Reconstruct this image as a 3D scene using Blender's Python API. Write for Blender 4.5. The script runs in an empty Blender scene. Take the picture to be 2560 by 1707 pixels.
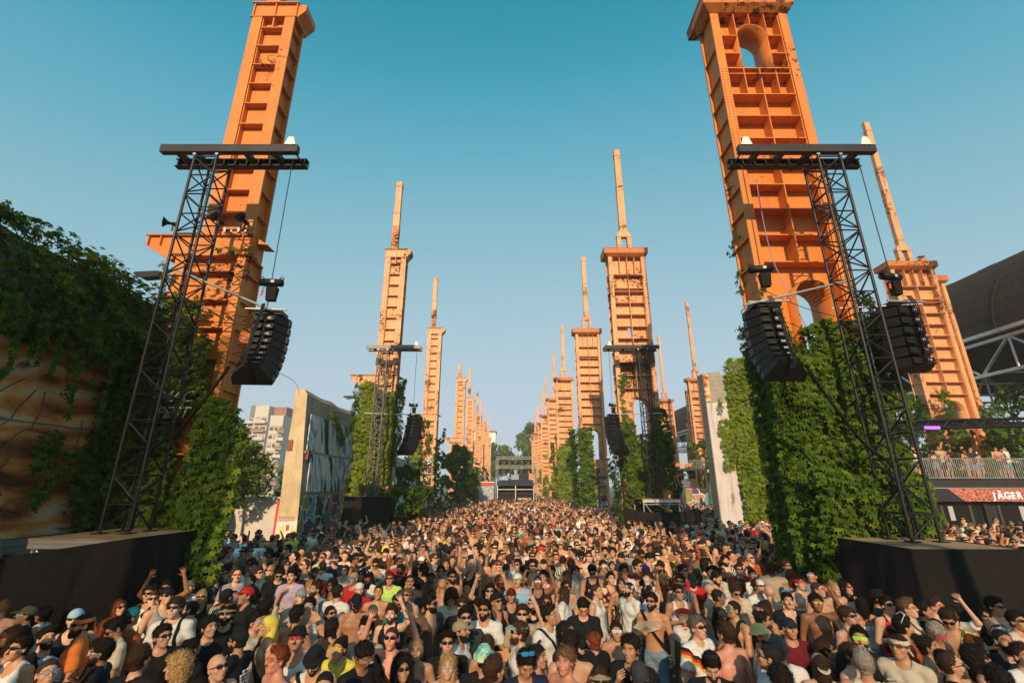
import bpy, math, random
import numpy as np
from mathutils import Matrix, Vector, Euler

R = math.radians
rnd = random.Random(11)
rng = np.random.default_rng(11)
S = bpy.context.scene
COL = S.collection

# ------------------------------------------------------------------ camera, sky, sun, exposure
cam_d = bpy.data.cameras.new("camera")
cam_d.lens = 16.0
cam_d.sensor_width = 36.0
cam_d.clip_end = 3000
cam_d.clip_start = 0.05
cam = bpy.data.objects.new("camera", cam_d)
COL.objects.link(cam)
cam.location = (0, 0, 3.2)
cam.rotation_euler = (R(90 + 17.6), 0, 0)
S.camera = cam

SUN_EL, SUN_AZ = 23.0, 5.0        # low evening sun behind the camera, a little to the left
world = bpy.data.worlds.new("World")
S.world = world
world.use_nodes = True
wn = world.node_tree
wn.nodes.clear()
w_out = wn.nodes.new("ShaderNodeOutputWorld")
w_bg = wn.nodes.new("ShaderNodeBackground")
w_sky = wn.nodes.new("ShaderNodeTexSky")
w_sky.sky_type = 'NISHITA'
w_sky.sun_disc = False
w_sky.sun_elevation = R(SUN_EL)
w_sky.sun_rotation = R(180 + SUN_AZ)
w_sky.air_density = 1.0
w_sky.dust_density = 0.35
w_sky.ozone_density = 1.0
# the film-like colour response of the sky: one curve per channel over the sky's own colour
w_in = wn.nodes.new("ShaderNodeVectorMath"); w_in.operation = 'MULTIPLY'
w_in.inputs[1].default_value = (0.120, 0.193, 0.184)
w_cv = wn.nodes.new("ShaderNodeRGBCurve")
for ch, pts in enumerate((((0, 0), (.072, .018), (.108, .115), (.163, .26), (.30, .42), (.675, .54), (1, .57)),
                          ((0, 0), (.215, .29), (.274, .395), (.43, .51), (.75, .60), (1, .63)),
                          ((0, 0), (.355, .41), (.45, .535), (.68, .63), (1, .70)))):
    c = w_cv.mapping.curves[ch]
    while len(c.points) < len(pts): c.points.new(.5, .5)
    for q, (x, y) in zip(c.points, pts): q.location = (x, y)
w_cv.mapping.update()
w_sc = wn.nodes.new("ShaderNodeVectorMath"); w_sc.operation = 'SCALE'
w_sc.inputs["Scale"].default_value = 4.1
wn.links.new(w_sky.outputs[0], w_in.inputs[0])
wn.links.new(w_in.outputs[0], w_cv.inputs["Color"])
wn.links.new(w_cv.outputs[0], w_sc.inputs[0])
wn.links.new(w_sc.outputs[0], w_bg.inputs['Color'])
w_bg.inputs['Strength'].default_value = 0.15
wn.links.new(w_bg.outputs[0], w_out.inputs['Surface'])

sun_d = bpy.data.lights.new("sun", 'SUN')
sun_d.energy = 3.2
sun_d.angle = R(0.53)
sun_d.color = (1.0, 0.74, 0.46)
sun = bpy.data.objects.new("sun", sun_d)
COL.objects.link(sun)
sdir = Vector((math.sin(R(SUN_AZ)) * math.cos(R(SUN_EL)), math.cos(R(SUN_AZ)) * math.cos(R(SUN_EL)), -math.sin(R(SUN_EL))))
sun.rotation_euler = sdir.to_track_quat('-Z', 'Y').to_euler()
sun.location = (-10, -40, 30)

S.view_settings.view_transform = 'Standard'
S.view_settings.look = 'None'
S.view_settings.exposure = 0.70
S.view_settings.gamma = 1.0
S.view_settings.use_curve_mapping = False
S.render.engine = 'CYCLES'
S.cycles.use_denoising = True
S.cycles.max_bounces = 6
S.cycles.transparent_max_bounces = 6

# ------------------------------------------------------------------ small helpers
def tag(o, label=None, cat=None, group=None, kind=None):
    if label: o["label"] = label
    if cat: o["category"] = cat
    if group: o["group"] = group
    if kind: o["kind"] = kind
    return o

def empty(name, loc=(0, 0, 0), rz=0.0, parent=None):
    o = bpy.data.objects.new(name, None)
    COL.objects.link(o)
    o.location = loc
    o.rotation_euler = (0, 0, rz)
    o.empty_display_size = 0.2
    if parent: o.parent = parent
    return o

def link(name, me, parent=None, loc=None, rot=None, scale=None):
    o = bpy.data.objects.new(name, me)
    COL.objects.link(o)
    if parent is not None: o.parent = parent
    if loc is not None: o.location = loc
    if rot is not None: o.rotation_euler = rot
    if scale is not None: o.scale = scale
    return o

def np_mesh(name, verts, faces_flat, sizes, mat=None, smooth=False):
    """verts (n,3), faces_flat index array, sizes array of polygon sizes"""
    me = bpy.data.meshes.new(name)
    verts = np.asarray(verts, dtype=np.float32)
    faces_flat = np.asarray(faces_flat, dtype=np.int32)
    sizes = np.asarray(sizes, dtype=np.int32)
    me.vertices.add(len(verts))
    me.vertices.foreach_set("co", verts.ravel())
    me.loops.add(len(faces_flat))
    me.loops.foreach_set("vertex_index", faces_flat)
    me.polygons.add(len(sizes))
    starts = np.concatenate(([0], np.cumsum(sizes)[:-1])).astype(np.int32)
    me.polygons.foreach_set("loop_start", starts)
    me.polygons.foreach_set("loop_total", sizes)
    if smooth:
        me.polygons.foreach_set("use_smooth", np.ones(len(sizes), dtype=bool))
    me.update(calc_edges=True)
    if mat: me.materials.append(mat)
    return me

class MB:
    """collects boxes, bars, tubes and polygons into one mesh"""
    def __init__(self):
        self.v, self.f = [], []
    def add(self, vs, fs):
        b = len(self.v)
        self.v += [tuple(p) for p in vs]
        self.f += [[b + i for i in f] for f in fs]
        return self
    def box(self, x0, x1, y0, y1, z0, z1):
        return self.add([(x0, y0, z0), (x1, y0, z0), (x1, y1, z0), (x0, y1, z0), (x0, y0, z1), (x1, y0, z1), (x1, y1, z1), (x0, y1, z1)],
                        [[0, 3, 2, 1], [4, 5, 6, 7], [0, 1, 5, 4], [1, 2, 6, 5], [2, 3, 7, 6], [3, 0, 4, 7]])
    def prism(self, poly, axis, a, b):
        """poly: 2D points; axis 'y': (x,z) extruded along y from a to b; 'x': (y,z); 'z': (x,y)"""
        def P(p, t):
            return {'y': (p[0], t, p[1]), 'x': (t, p[0], p[1]), 'z': (p[0], p[1], t)}[axis]
        n = len(poly)
        vs = [P(p, a) for p in poly] + [P(p, b) for p in poly]
        fs = [list(range(n))[::-1], list(range(n, 2 * n))]
        fs += [[i, (i + 1) % n, n + (i + 1) % n, n + i] for i in range(n)]
        return self.add(vs, fs)
    def tube(self, pts, r, n=8, caps=True):
        pts = [Vector(p) for p in pts]
        rs = r if isinstance(r, (list, tuple)) else [r] * len(pts)
        rings = []
        up = Vector((0, 0, 1))
        for i, p in enumerate(pts):
            d = (pts[min(i + 1, len(pts) - 1)] - pts[max(i - 1, 0)]).normalized()
            a = d.cross(up)
            if a.length < 1e-3: a = d.cross(Vector((1, 0, 0)))
            a.normalize()
            b = d.cross(a)
            rings.append([p + (a * math.cos(2 * math.pi * k / n) + b * math.sin(2 * math.pi * k / n)) * rs[i] for k in range(n)])
        vs = [q for rg in rings for q in rg]
        fs = []
        for i in range(len(pts) - 1):
            for k in range(n):
                k2 = (k + 1) % n
                fs.append([i * n + k, i * n + k2, (i + 1) * n + k2, (i + 1) * n + k])
        if caps:
            fs.append(list(range(n)))
            fs.append([(len(pts) - 1) * n + k for k in range(n)][::-1])
        return self.add(vs, fs)
    def sphere(self, c, r, n=10, m=6):
        r = r if isinstance(r, (tuple, list)) else (r, r, r)
        vs = [(c[0], c[1], c[2] + r[2])]
        for j in range(1, m):
            t = math.pi * j / m
            for k in range(n):
                a = 2 * math.pi * k / n
                vs.append((c[0] + r[0] * math.sin(t) * math.cos(a), c[1] + r[1] * math.sin(t) * math.sin(a), c[2] + r[2] * math.cos(t)))
        vs.append((c[0], c[1], c[2] - r[2]))
        fs = [[0, 1 + k, 1 + (k + 1) % n] for k in range(n)]
        for j in range(m - 2):
            for k in range(n):
                a, b = 1 + j * n + k, 1 + j * n + (k + 1) % n
                fs.append([a, a + n, b + n, b])
        l = len(vs) - 1
        fs += [[l, 1 + (m - 2) * n + (k + 1) % n, 1 + (m - 2) * n + k] for k in range(n)]
        return self.add(vs, fs)
    def mesh(self, name, mat, smooth=False):
        me = bpy.data.meshes.new(name)
        me.from_pydata(self.v, [], self.f)
        if smooth: me.polygons.foreach_set("use_smooth", np.ones(len(me.polygons), dtype=bool))
        if mat: me.materials.append(mat)
        return me
    def build(self, name, mat, parent=None, smooth=False, loc=None):
        return link(name, self.mesh(name, mat, smooth), parent, loc)

_unit = {}
def unit_box(mat):
    k = ('b', mat.name)
    if k not in _unit:
        _unit[k] = MB().box(-.5, .5, -.5, .5, -.5, .5).mesh("block_" + mat.name, mat)
    return _unit[k]
def unit_rod(mat):
    k = ('r', mat.name)
    if k not in _unit:
        _unit[k] = MB().tube([(0, 0, 0), (0, 0, 1)], 1.0, 8).mesh("rod_" + mat.name, mat, True)
        m = _unit[k]
        for p in m.polygons:
            if len(p.vertices) > 4: p.use_smooth = False
    return _unit[k]
def pbox(parent, name, mat, x0, x1, y0, y1, z0, z1):
    return link(name, unit_box(mat), parent, ((x0 + x1) / 2, (y0 + y1) / 2, (z0 + z1) / 2), None, (abs(x1 - x0), abs(y1 - y0), abs(z1 - z0)))
def prod(parent, name, mat, a, b, r):
    a, b = Vector(a), Vector(b)
    d = b - a
    q = d.to_track_quat('Z', 'Y').to_euler()
    return link(name, unit_rod(mat), parent, a, q, (r, r, d.length))

# ------------------------------------------------------------------ materials
def new_mat(name):
    m = bpy.data.materials.new(name)
    m.use_nodes = True
    nt = m.node_tree
    return m, nt, nt.nodes["Principled BSDF"]
def nd(nt, t, ins=None, **props):
    n = nt.nodes.new("ShaderNode" + t)
    for k, v in props.items(): setattr(n, k, v)
    for k, v in (ins or {}).items():
        if hasattr(v, "is_output") or isinstance(v, bpy.types.NodeSocket): nt.links.new(v, n.inputs[k])
        else: n.inputs[k].default_value = v
    return n
def rgb(c): return (c[0], c[1], c[2], 1.0)
def mixc(nt, fac, a, b, mode='MIX'):
    n = nt.nodes.new("ShaderNodeMix")
    n.data_type = 'RGBA'
    n.blend_type = mode
    for sock, v in ((n.inputs[0], fac), (n.inputs[6], a), (n.inputs[7], b)):
        if isinstance(v, bpy.types.NodeSocket): nt.links.new(v, sock)
        else: sock.default_value = rgb(v) if isinstance(v, (tuple, list)) else v
    return n.outputs[2]
def ramp(nt, fac, stops, interp='LINEAR'):
    n = nt.nodes.new("ShaderNodeValToRGB")
    n.color_ramp.interpolation = interp
    el = n.color_ramp.elements
    while len(el) < len(stops): el.new(0.5)
    for e, (p, c) in zip(el, stops):
        e.position = p
        e.color = rgb(c) if isinstance(c, (tuple, list)) else (c, c, c, 1)
    nt.links.new(fac, n.inputs[0])
    return n.outputs[0]
def math_n(nt, op, a, b=None, c=None):
    n = nt.nodes.new("ShaderNodeMath")
    n.operation = op
    for s, v in zip(n.inputs, (a, b, c)):
        if v is None: continue
        if isinstance(v, bpy.types.NodeSocket): nt.links.new(v, s)
        else: s.default_value = v
    return n.outputs[0]
def wpos(nt, scale=(1, 1, 1)):
    g = nd(nt, "NewGeometry")
    mp = nd(nt, "Mapping", {"Vector": g.outputs["Position"]})
    mp.inputs["Scale"].default_value = scale
    return mp.outputs[0]
def opos(nt, scale=(1, 1, 1), loc=(0, 0, 0)):
    g = nd(nt, "TexCoord")
    mp = nd(nt, "Mapping", {"Vector": g.outputs["Object"]})
    mp.inputs["Scale"].default_value = scale
    mp.inputs["Location"].default_value = loc
    return mp.outputs[0]
def noise(nt, vec, scale, detail=4, rough=0.55, dist=0.0, out="Fac"):
    n = nd(nt, "TexNoise", {"Vector": vec, "Scale": scale, "Detail": detail, "Roughness": rough, "Distortion": dist})
    return n.outputs[out if out == "Color" else 0]
def bump(nt, b, h, strength=0.3, dist=0.02):
    n = nd(nt, "Bump", {"Height": h, "Strength": strength, "Distance": dist})
    nt.links.new(n.outputs[0], b.inputs["Normal"])

def plain(name, c, rough=0.6, metal=0.0, var=0.0, spec=0.5):
    m, nt, b = new_mat(name)
    b.inputs["Roughness"].default_value = rough
    b.inputs["Metallic"].default_value = metal
    b.inputs["Specular IOR Level"].default_value = spec
    if var > 0:
        n = noise(nt, wpos(nt), 3.0, 6)
        col = mixc(nt, ramp(nt, n, [(0.3, 0.0), (0.7, 1.0)]), tuple(x * (1 - var) for x in c), tuple(min(1, x * (1 + var)) for x in c))
        nt.links.new(col, b.inputs["Base Color"])
    else:
        b.inputs["Base Color"].default_value = rgb(c)
    return m

def orange_paint(name, c1, c2, rust, thr, dirt=.75):
    m, nt, b = new_mat(name)
    p = wpos(nt)
    base = mixc(nt, ramp(nt, noise(nt, p, 0.9, 5), [(0.3, 0.0), (0.7, 1.0)]), c1, c2)
    st = noise(nt, wpos(nt, (5, 5, 0.5)), 1.4, 6, 0.65)          # vertical runs of dirt
    base = mixc(nt, ramp(nt, st, [(0.48, 0.0), (0.74, dirt)]), base, tuple(x * k for x, k in zip(c1, (.5, .42, .4))))
    big = noise(nt, p, 0.55, 3)
    fine = noise(nt, wpos(nt, (1, 1, 1.6)), 5.5, 8, 0.72)
    mask = math_n(nt, 'ADD', math_n(nt, 'MULTIPLY', big, 0.55), math_n(nt, 'MULTIPLY', fine, 0.6))
    rm = ramp(nt, mask, [(thr, 0.0), (thr + 0.035, 1.0)])
    rc = mixc(nt, ramp(nt, noise(nt, p, 14, 4), [(0.35, 0.0), (0.65, 1.0)]), rust, tuple(x * 0.3 for x in rust))
    col = mixc(nt, rm, base, rc)
    nt.links.new(col, b.inputs["Base Color"])
    rr = ramp(nt, rm, [(0.0, 0.5), (1.0, 0.9)])
    nt.links.new(rr, b.inputs["Roughness"])
    b.inputs["Specular IOR Level"].default_value = 0.35
    bump(nt, b, math_n(nt, 'ADD', math_n(nt, 'MULTIPLY', fine, 0.5), math_n(nt, 'MULTIPLY', rm, -0.3)), 0.25, 0.02)
    return m

M_OR = orange_paint("orange_paint", (0.69, 0.235, 0.040), (0.58, 0.175, 0.027), (0.10, 0.03, 0.010), 0.668, .45)
M_OR2 = orange_paint("hazed_weathered_orange_paint", (0.755, 0.395, 0.185), (0.65, 0.31, 0.135), (0.20, 0.07, 0.026), 0.635)  # same orange paled to put distance haze into the colour, plus heavier rust
M_CAP = orange_paint("rusty_orange_paint", (0.62, 0.22, 0.05), (0.48, 0.14, 0.03), (0.11, 0.034, 0.012), 0.615)
M_BLK = plain("black_steel", (0.010, 0.0095, 0.0095), 0.45, 0.0, 0.2, 0.4)
M_BEAM = plain("dark_grey_beam", (0.034, 0.030, 0.031), 0.5, 0.0, 0.2, 0.3)
M_ALU = plain("galvanised_steel", (0.55, 0.54, 0.52), 0.42, 0.7, 0.15)
M_GTR = plain("grey_truss_paint", (0.16, 0.15, 0.14), 0.5, 0.4, 0.2)
M_WHT = plain("white_paint", (0.74, 0.73, 0.70), 0.5, 0.0, 0.06)
M_PWHT = plain("white_print", (0.8, 0.8, 0.8), 0.6)
M_SPK = plain("speaker_black", (0.007, 0.0068, 0.007), 0.55, 0.0, 0.25, 0.25)
M_GRL = plain("speaker_grille", (0.03, 0.028, 0.028), 0.5, 0.4)
M_BADGE = plain("badge_grey", (0.42, 0.42, 0.44), 0.5)
M_PLY = plain("plywood", (0.34, 0.23, 0.13), 0.95, 0.0, 0.25, 0.05)
M_RED = plain("red_plastic", (0.6, 0.05, 0.03), 0.45)
M_WOOD = plain("bark", (0.09, 0.065, 0.045), 0.9, 0.0, 0.3)
M_STEM = plain("vine_stem", (0.12, 0.085, 0.05), 0.9, 0.0, 0.3)
M_DKR = plain("dark_roof", (0.036, 0.025, 0.02), 0.85, 0.0, 0.35, 0.15)
M_BRN = plain("brown_box_steel", (0.22, 0.075, 0.03), 0.7, 0.1, 0.3)
M_DARKWOOD = plain("dark_timber", (0.05, 0.04, 0.034), 0.8, 0.0, 0.3)
M_BARK = plain("dark_bar_front", (0.02, 0.018, 0.018), 0.7, 0, 0.3)

def leaf_mat(name, cols, trans=0.35):
    m, nt, b = new_mat(name)
    g = nd(nt, "NewGeometry")
    big = noise(nt, wpos(nt), 0.8, 3)
    f = math_n(nt, 'ADD', math_n(nt, 'MULTIPLY', g.outputs["Random Per Island"], 0.6), math_n(nt, 'MULTIPLY', big, 0.45))
    n = len(cols)
    col = ramp(nt, f, [(0.12 + 0.8 * i / (n - 1), c) for i, c in enumerate(cols)])
    nt.links.new(col, b.inputs["Base Color"])
    b.inputs["Roughness"].default_value = 0.55
    b.inputs["Specular IOR Level"].default_value = 0.1
    tr = nd(nt, "BsdfTranslucent", {"Color": mixc(nt, 1.0, col, (1.3, 1.25, 0.5), 'MULTIPLY')})
    mx = nd(nt, "MixShader", {0: trans})
    nt.links.new(b.outputs[0], mx.inputs[1])
    nt.links.new(tr.outputs[0], mx.inputs[2])
    out = nt.nodes["Material Output"]
    nt.links.new(mx.outputs[0], out.inputs["Surface"])
    return m
M_IVY = leaf_mat("creeper_leaf", [(0.030, 0.066, 0.008), (0.058, 0.115, 0.012), (0.095, 0.165, 0.017), (0.20, 0.235, 0.022)])
M_IVYL = leaf_mat("light_creeper_leaf", [(0.085, 0.15, 0.014), (0.14, 0.21, 0.02), (0.20, 0.27, 0.027), (0.27, 0.31, 0.036)])
M_TREE = leaf_mat("tree_leaf", [(0.05, 0.09, 0.012), (0.085, 0.14, 0.018), (0.13, 0.19, 0.026), (0.18, 0.24, 0.036)])

def concrete(name, c, graffiti_top=None, boards=True):
    m, nt, b = new_mat(name)
    p = wpos(nt)
    n1 = noise(nt, p, 1.3, 8, 0.6)
    n2 = noise(nt, wpos(nt, (2, 2, 0.35)), 1.2, 6, 0.65)
    col = mixc(nt, ramp(nt, n1, [(0.3, 0.0), (0.7, 1.0)]), tuple(x * 0.72 for x in c), c)
    col = mixc(nt, ramp(nt, n2, [(0.5, 0.0), (0.72, 0.65)]), col, tuple(x * 0.42 for x in c))
    h = math_n(nt, 'MULTIPLY', noise(nt, p, 9, 8, 0.7), 0.5)
    if boards:
        sep = nd(nt, "SeparateXYZ", {0: p})
        fr = math_n(nt, 'FRACT', math_n(nt, 'MULTIPLY', sep.outputs[2], 4.2))
        ln = ramp(nt, fr, [(0.0, 1.0), (0.06, 0.0), (0.94, 0.0), (1.0, 1.0)])
        col = mixc(nt, math_n(nt, 'MULTIPLY', ln, 0.45), col, tuple(x * 0.35 for x in c))
        h = math_n(nt, 'SUBTRACT', h, math_n(nt, 'MULTIPLY', ln, 0.6))
    if graffiti_top is not None:
        g = graffiti_cols(nt, p)
        sep = nd(nt, "SeparateXYZ", {0: p})
        z = math_n(nt, 'ADD', sep.outputs[2], math_n(nt, 'MULTIPLY', noise(nt, p, 1.6, 3), 1.2))
        k = ramp(nt, math_n(nt, 'DIVIDE', z, graffiti_top * 2), [(0.5, 1.0), (0.52, 0.0)])
        col = mixc(nt, k, col, g)
    nt.links.new(col, b.inputs["Base Color"])
    b.inputs["Roughness"].default_value = 0.85
    bump(nt, b, h, 0.5, 0.03)
    return m
def graffiti_cols(nt, p):
    warp = nd(nt, "VectorMath", {0: p}, operation='ADD')
    nz = nd(nt, "TexNoise", {"Vector": p, "Scale": 1.1, "Detail": 2.0})
    sc = nd(nt, "VectorMath", {0: nz.outputs["Color"]}, operation='SCALE')
    sc.inputs["Scale"].default_value = 1.3
    nt.links.new(sc.outputs[0], warp.inputs[1])
    v1 = nd(nt, "TexVoronoi", {"Vector": warp.outputs[0], "Scale": 1.25})
    pick = nd(nt, "SeparateColor", {0: v1.outputs["Color"]})
    pal = ramp(nt, pick.outputs[0], [(0.0, (0.03, 0.025, 0.03)), (0.22, (0.28, 0.22, 0.05)), (0.4, (0.10, 0.03, 0.14)), (0.52, (0.09, 0.28, 0.33)), (0.66, (0.45, 0.22, 0.18)), (0.8, (0.05, 0.04, 0.05)), (0.92, (0.55, 0.5, 0.42))], 'CONSTANT')
    v2 = nd(nt, "TexVoronoi", {"Vector": warp.outputs[0], "Scale": 1.25}, feature='DISTANCE_TO_EDGE')
    ln = ramp(nt, v2.outputs[0], [(0.0, 1.0), (0.035, 1.0), (0.05, 0.0)])
    lc = ramp(nt, pick.outputs[1], [(0.0, (0.7, 0.68, 0.62)), (0.6, (0.02, 0.02, 0.02))], 'CONSTANT')
    col = mixc(nt, ln, pal, lc)
    wv = nd(nt, "TexWave", {"Vector": warp.outputs[0], "Scale": 0.9, "Distortion": 9.0, "Detail": 2.0})
    ln2 = ramp(nt, wv.outputs[0], [(0.46, 0.0), (0.49, 1.0), (0.51, 1.0), (0.54, 0.0)])
    return mixc(nt, math_n(nt, 'MULTIPLY', ln2, 0.8), col, (0.5, 0.46, 0.3))
M_CONC = concrete("board_concrete", (0.44, 0.36, 0.26), 3.3)
M_CONCE = concrete("end_concrete", (0.66, 0.50, 0.29), None, False)
M_CONC2 = concrete("grey_concrete", (0.38, 0.35, 0.29), None)
M_CONC3 = concrete("far_wall_concrete", (0.42, 0.40, 0.36), 1.3)

def flow_paint(name, stops, scale=(1, 1, 1), ws=0.55, dist=5.0, wmix=.55, ns=.8, axis='X', nd_=.8):
    m, nt, b = new_mat(name)
    p = wpos(nt, scale)
    wv = nd(nt, "TexWave", {"Vector": p, "Scale": ws, "Distortion": dist, "Detail": 2.5, "Detail Scale": 0.9, "Detail Roughness": 0.55}, bands_direction=axis)
    n = noise(nt, p, ns, 7, 0.6, nd_)
    f = math_n(nt, 'ADD', math_n(nt, 'MULTIPLY', wv.outputs[0], wmix), math_n(nt, 'MULTIPLY', n, 1.05 - wmix))
    nt.links.new(ramp(nt, f, stops), b.inputs["Base Color"])
    b.inputs["Roughness"].default_value = 0.7
    return m
M_MUR = flow_paint("teal_drapery_mural", [(0.36, (0.012, 0.02, 0.026)), (0.41, (0.035, 0.10, 0.13)), (0.46, (0.13, 0.32, 0.38)), (0.50, (0.46, 0.52, 0.55)), (0.55, (0.74, 0.70, 0.68)), (0.60, (0.58, 0.57, 0.57)), (0.64, (0.12, 0.26, 0.31)), (0.70, (0.02, 0.035, 0.045))], (1, 0.75, 0.40), 0.75, 8.0, .16, .5, 'DIAGONAL', 2.6)
M_MURO = flow_paint("orange_portrait_mural", [(0.36, (0.09, 0.03, 0.013)), (0.43, (0.40, 0.115, 0.028)), (0.50, (0.68, 0.27, 0.065)), (0.57, (0.80, 0.48, 0.19)), (0.63, (0.66, 0.56, 0.36)), (0.69, (0.24, 0.11, 0.05))], (1, 0.35, 0.75), 0.9, 8.0, .12, .8, 'Z', 2.6)
M_MURW = flow_paint("pale_pink_mural", [(0.34, (0.25, 0.12, 0.08)), (0.44, (0.50, 0.43, 0.42)), (0.60, (0.58, 0.54, 0.54)), (0.84, (0.40, 0.2, 0.12))], (1.5, 1.5, 0.3), 0.4, 9.0, .12, 1.3)
M_GRAF, _nt, _b = new_mat("graffiti_paint")
_nt.links.new(graffiti_cols(_nt, wpos(_nt)), _b.inputs["Base Color"])
_b.inputs["Roughness"].default_value = 0.7

def cloth_sheet(name, c):
    m, nt, b = new_mat(name)
    n = noise(nt, wpos(nt, (1, 1, 0.4)), 4, 6)
    nt.links.new(mixc(nt, n, tuple(x * 0.7 for x in c), tuple(x * 1.3 for x in c)), b.inputs["Base Color"])
    b.inputs["Roughness"].default_value = 0.75
    b.inputs["Specular IOR Level"].default_value = 0.12
    bump(nt, b, noise(nt, wpos(nt), 60, 3), 0.2, 0.004)
    return m
M_DRAPE = cloth_sheet("black_drape", (0.013, 0.011, 0.0105))

M_GND, _nt, _b = new_mat("worn_asphalt")
_p = wpos(_nt)
_c = mixc(_nt, ramp(_nt, noise(_nt, _p, 0.35, 6), [(0.35, 0.0), (0.65, 1.0)]), (0.055, 0.048, 0.042), (0.11, 0.095, 0.075))
_nt.links.new(mixc(_nt, math_n(_nt, 'MULTIPLY', noise(_nt, _p, 30, 4), 0.5), _c, (0.03, 0.028, 0.026)), _b.inputs["Base Color"])
_b.inputs["Roughness"].default_value = 0.9
bump(_nt, _b, noise(_nt, _p, 40, 5), 0.4, 0.01)
# ------------------------------------------------------------------ the setting
g = MB().add([(-900, -300, 0), (900, -300, 0), (900, 1500, 0), (-900, 1500, 0)], [[0, 1, 2, 3]]).build("ground", M_GND)
tag(g, "worn asphalt ground under the crowd", None, None, "structure")

# ------------------------------------------------------------------ steel pillars
def frustum(mb, b0, b1, z0, z1):
    (ax0, ax1, ay0, ay1), (bx0, bx1, by0, by1) = b0, b1
    mb.add([(ax0, ay0, z0), (ax1, ay0, z0), (ax1, ay1, z0), (ax0, ay1, z0), (bx0, by0, z1), (bx1, by0, z1), (bx1, by1, z1), (bx0, by1, z1)],
           [[0, 3, 2, 1], [4, 5, 6, 7], [0, 1, 5, 4], [1, 2, 6, 5], [2, 3, 7, 6], [3, 0, 4, 7]])

def ribs(root, near, mat, name, boxes):
    if near:
        for b in boxes: pbox(root, name, mat, *b)
    else:
        mb = MB()
        for b in boxes: mb.box(*b)
        tag(mb.build(name + "s", mat, root), kind="stuff")

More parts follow.
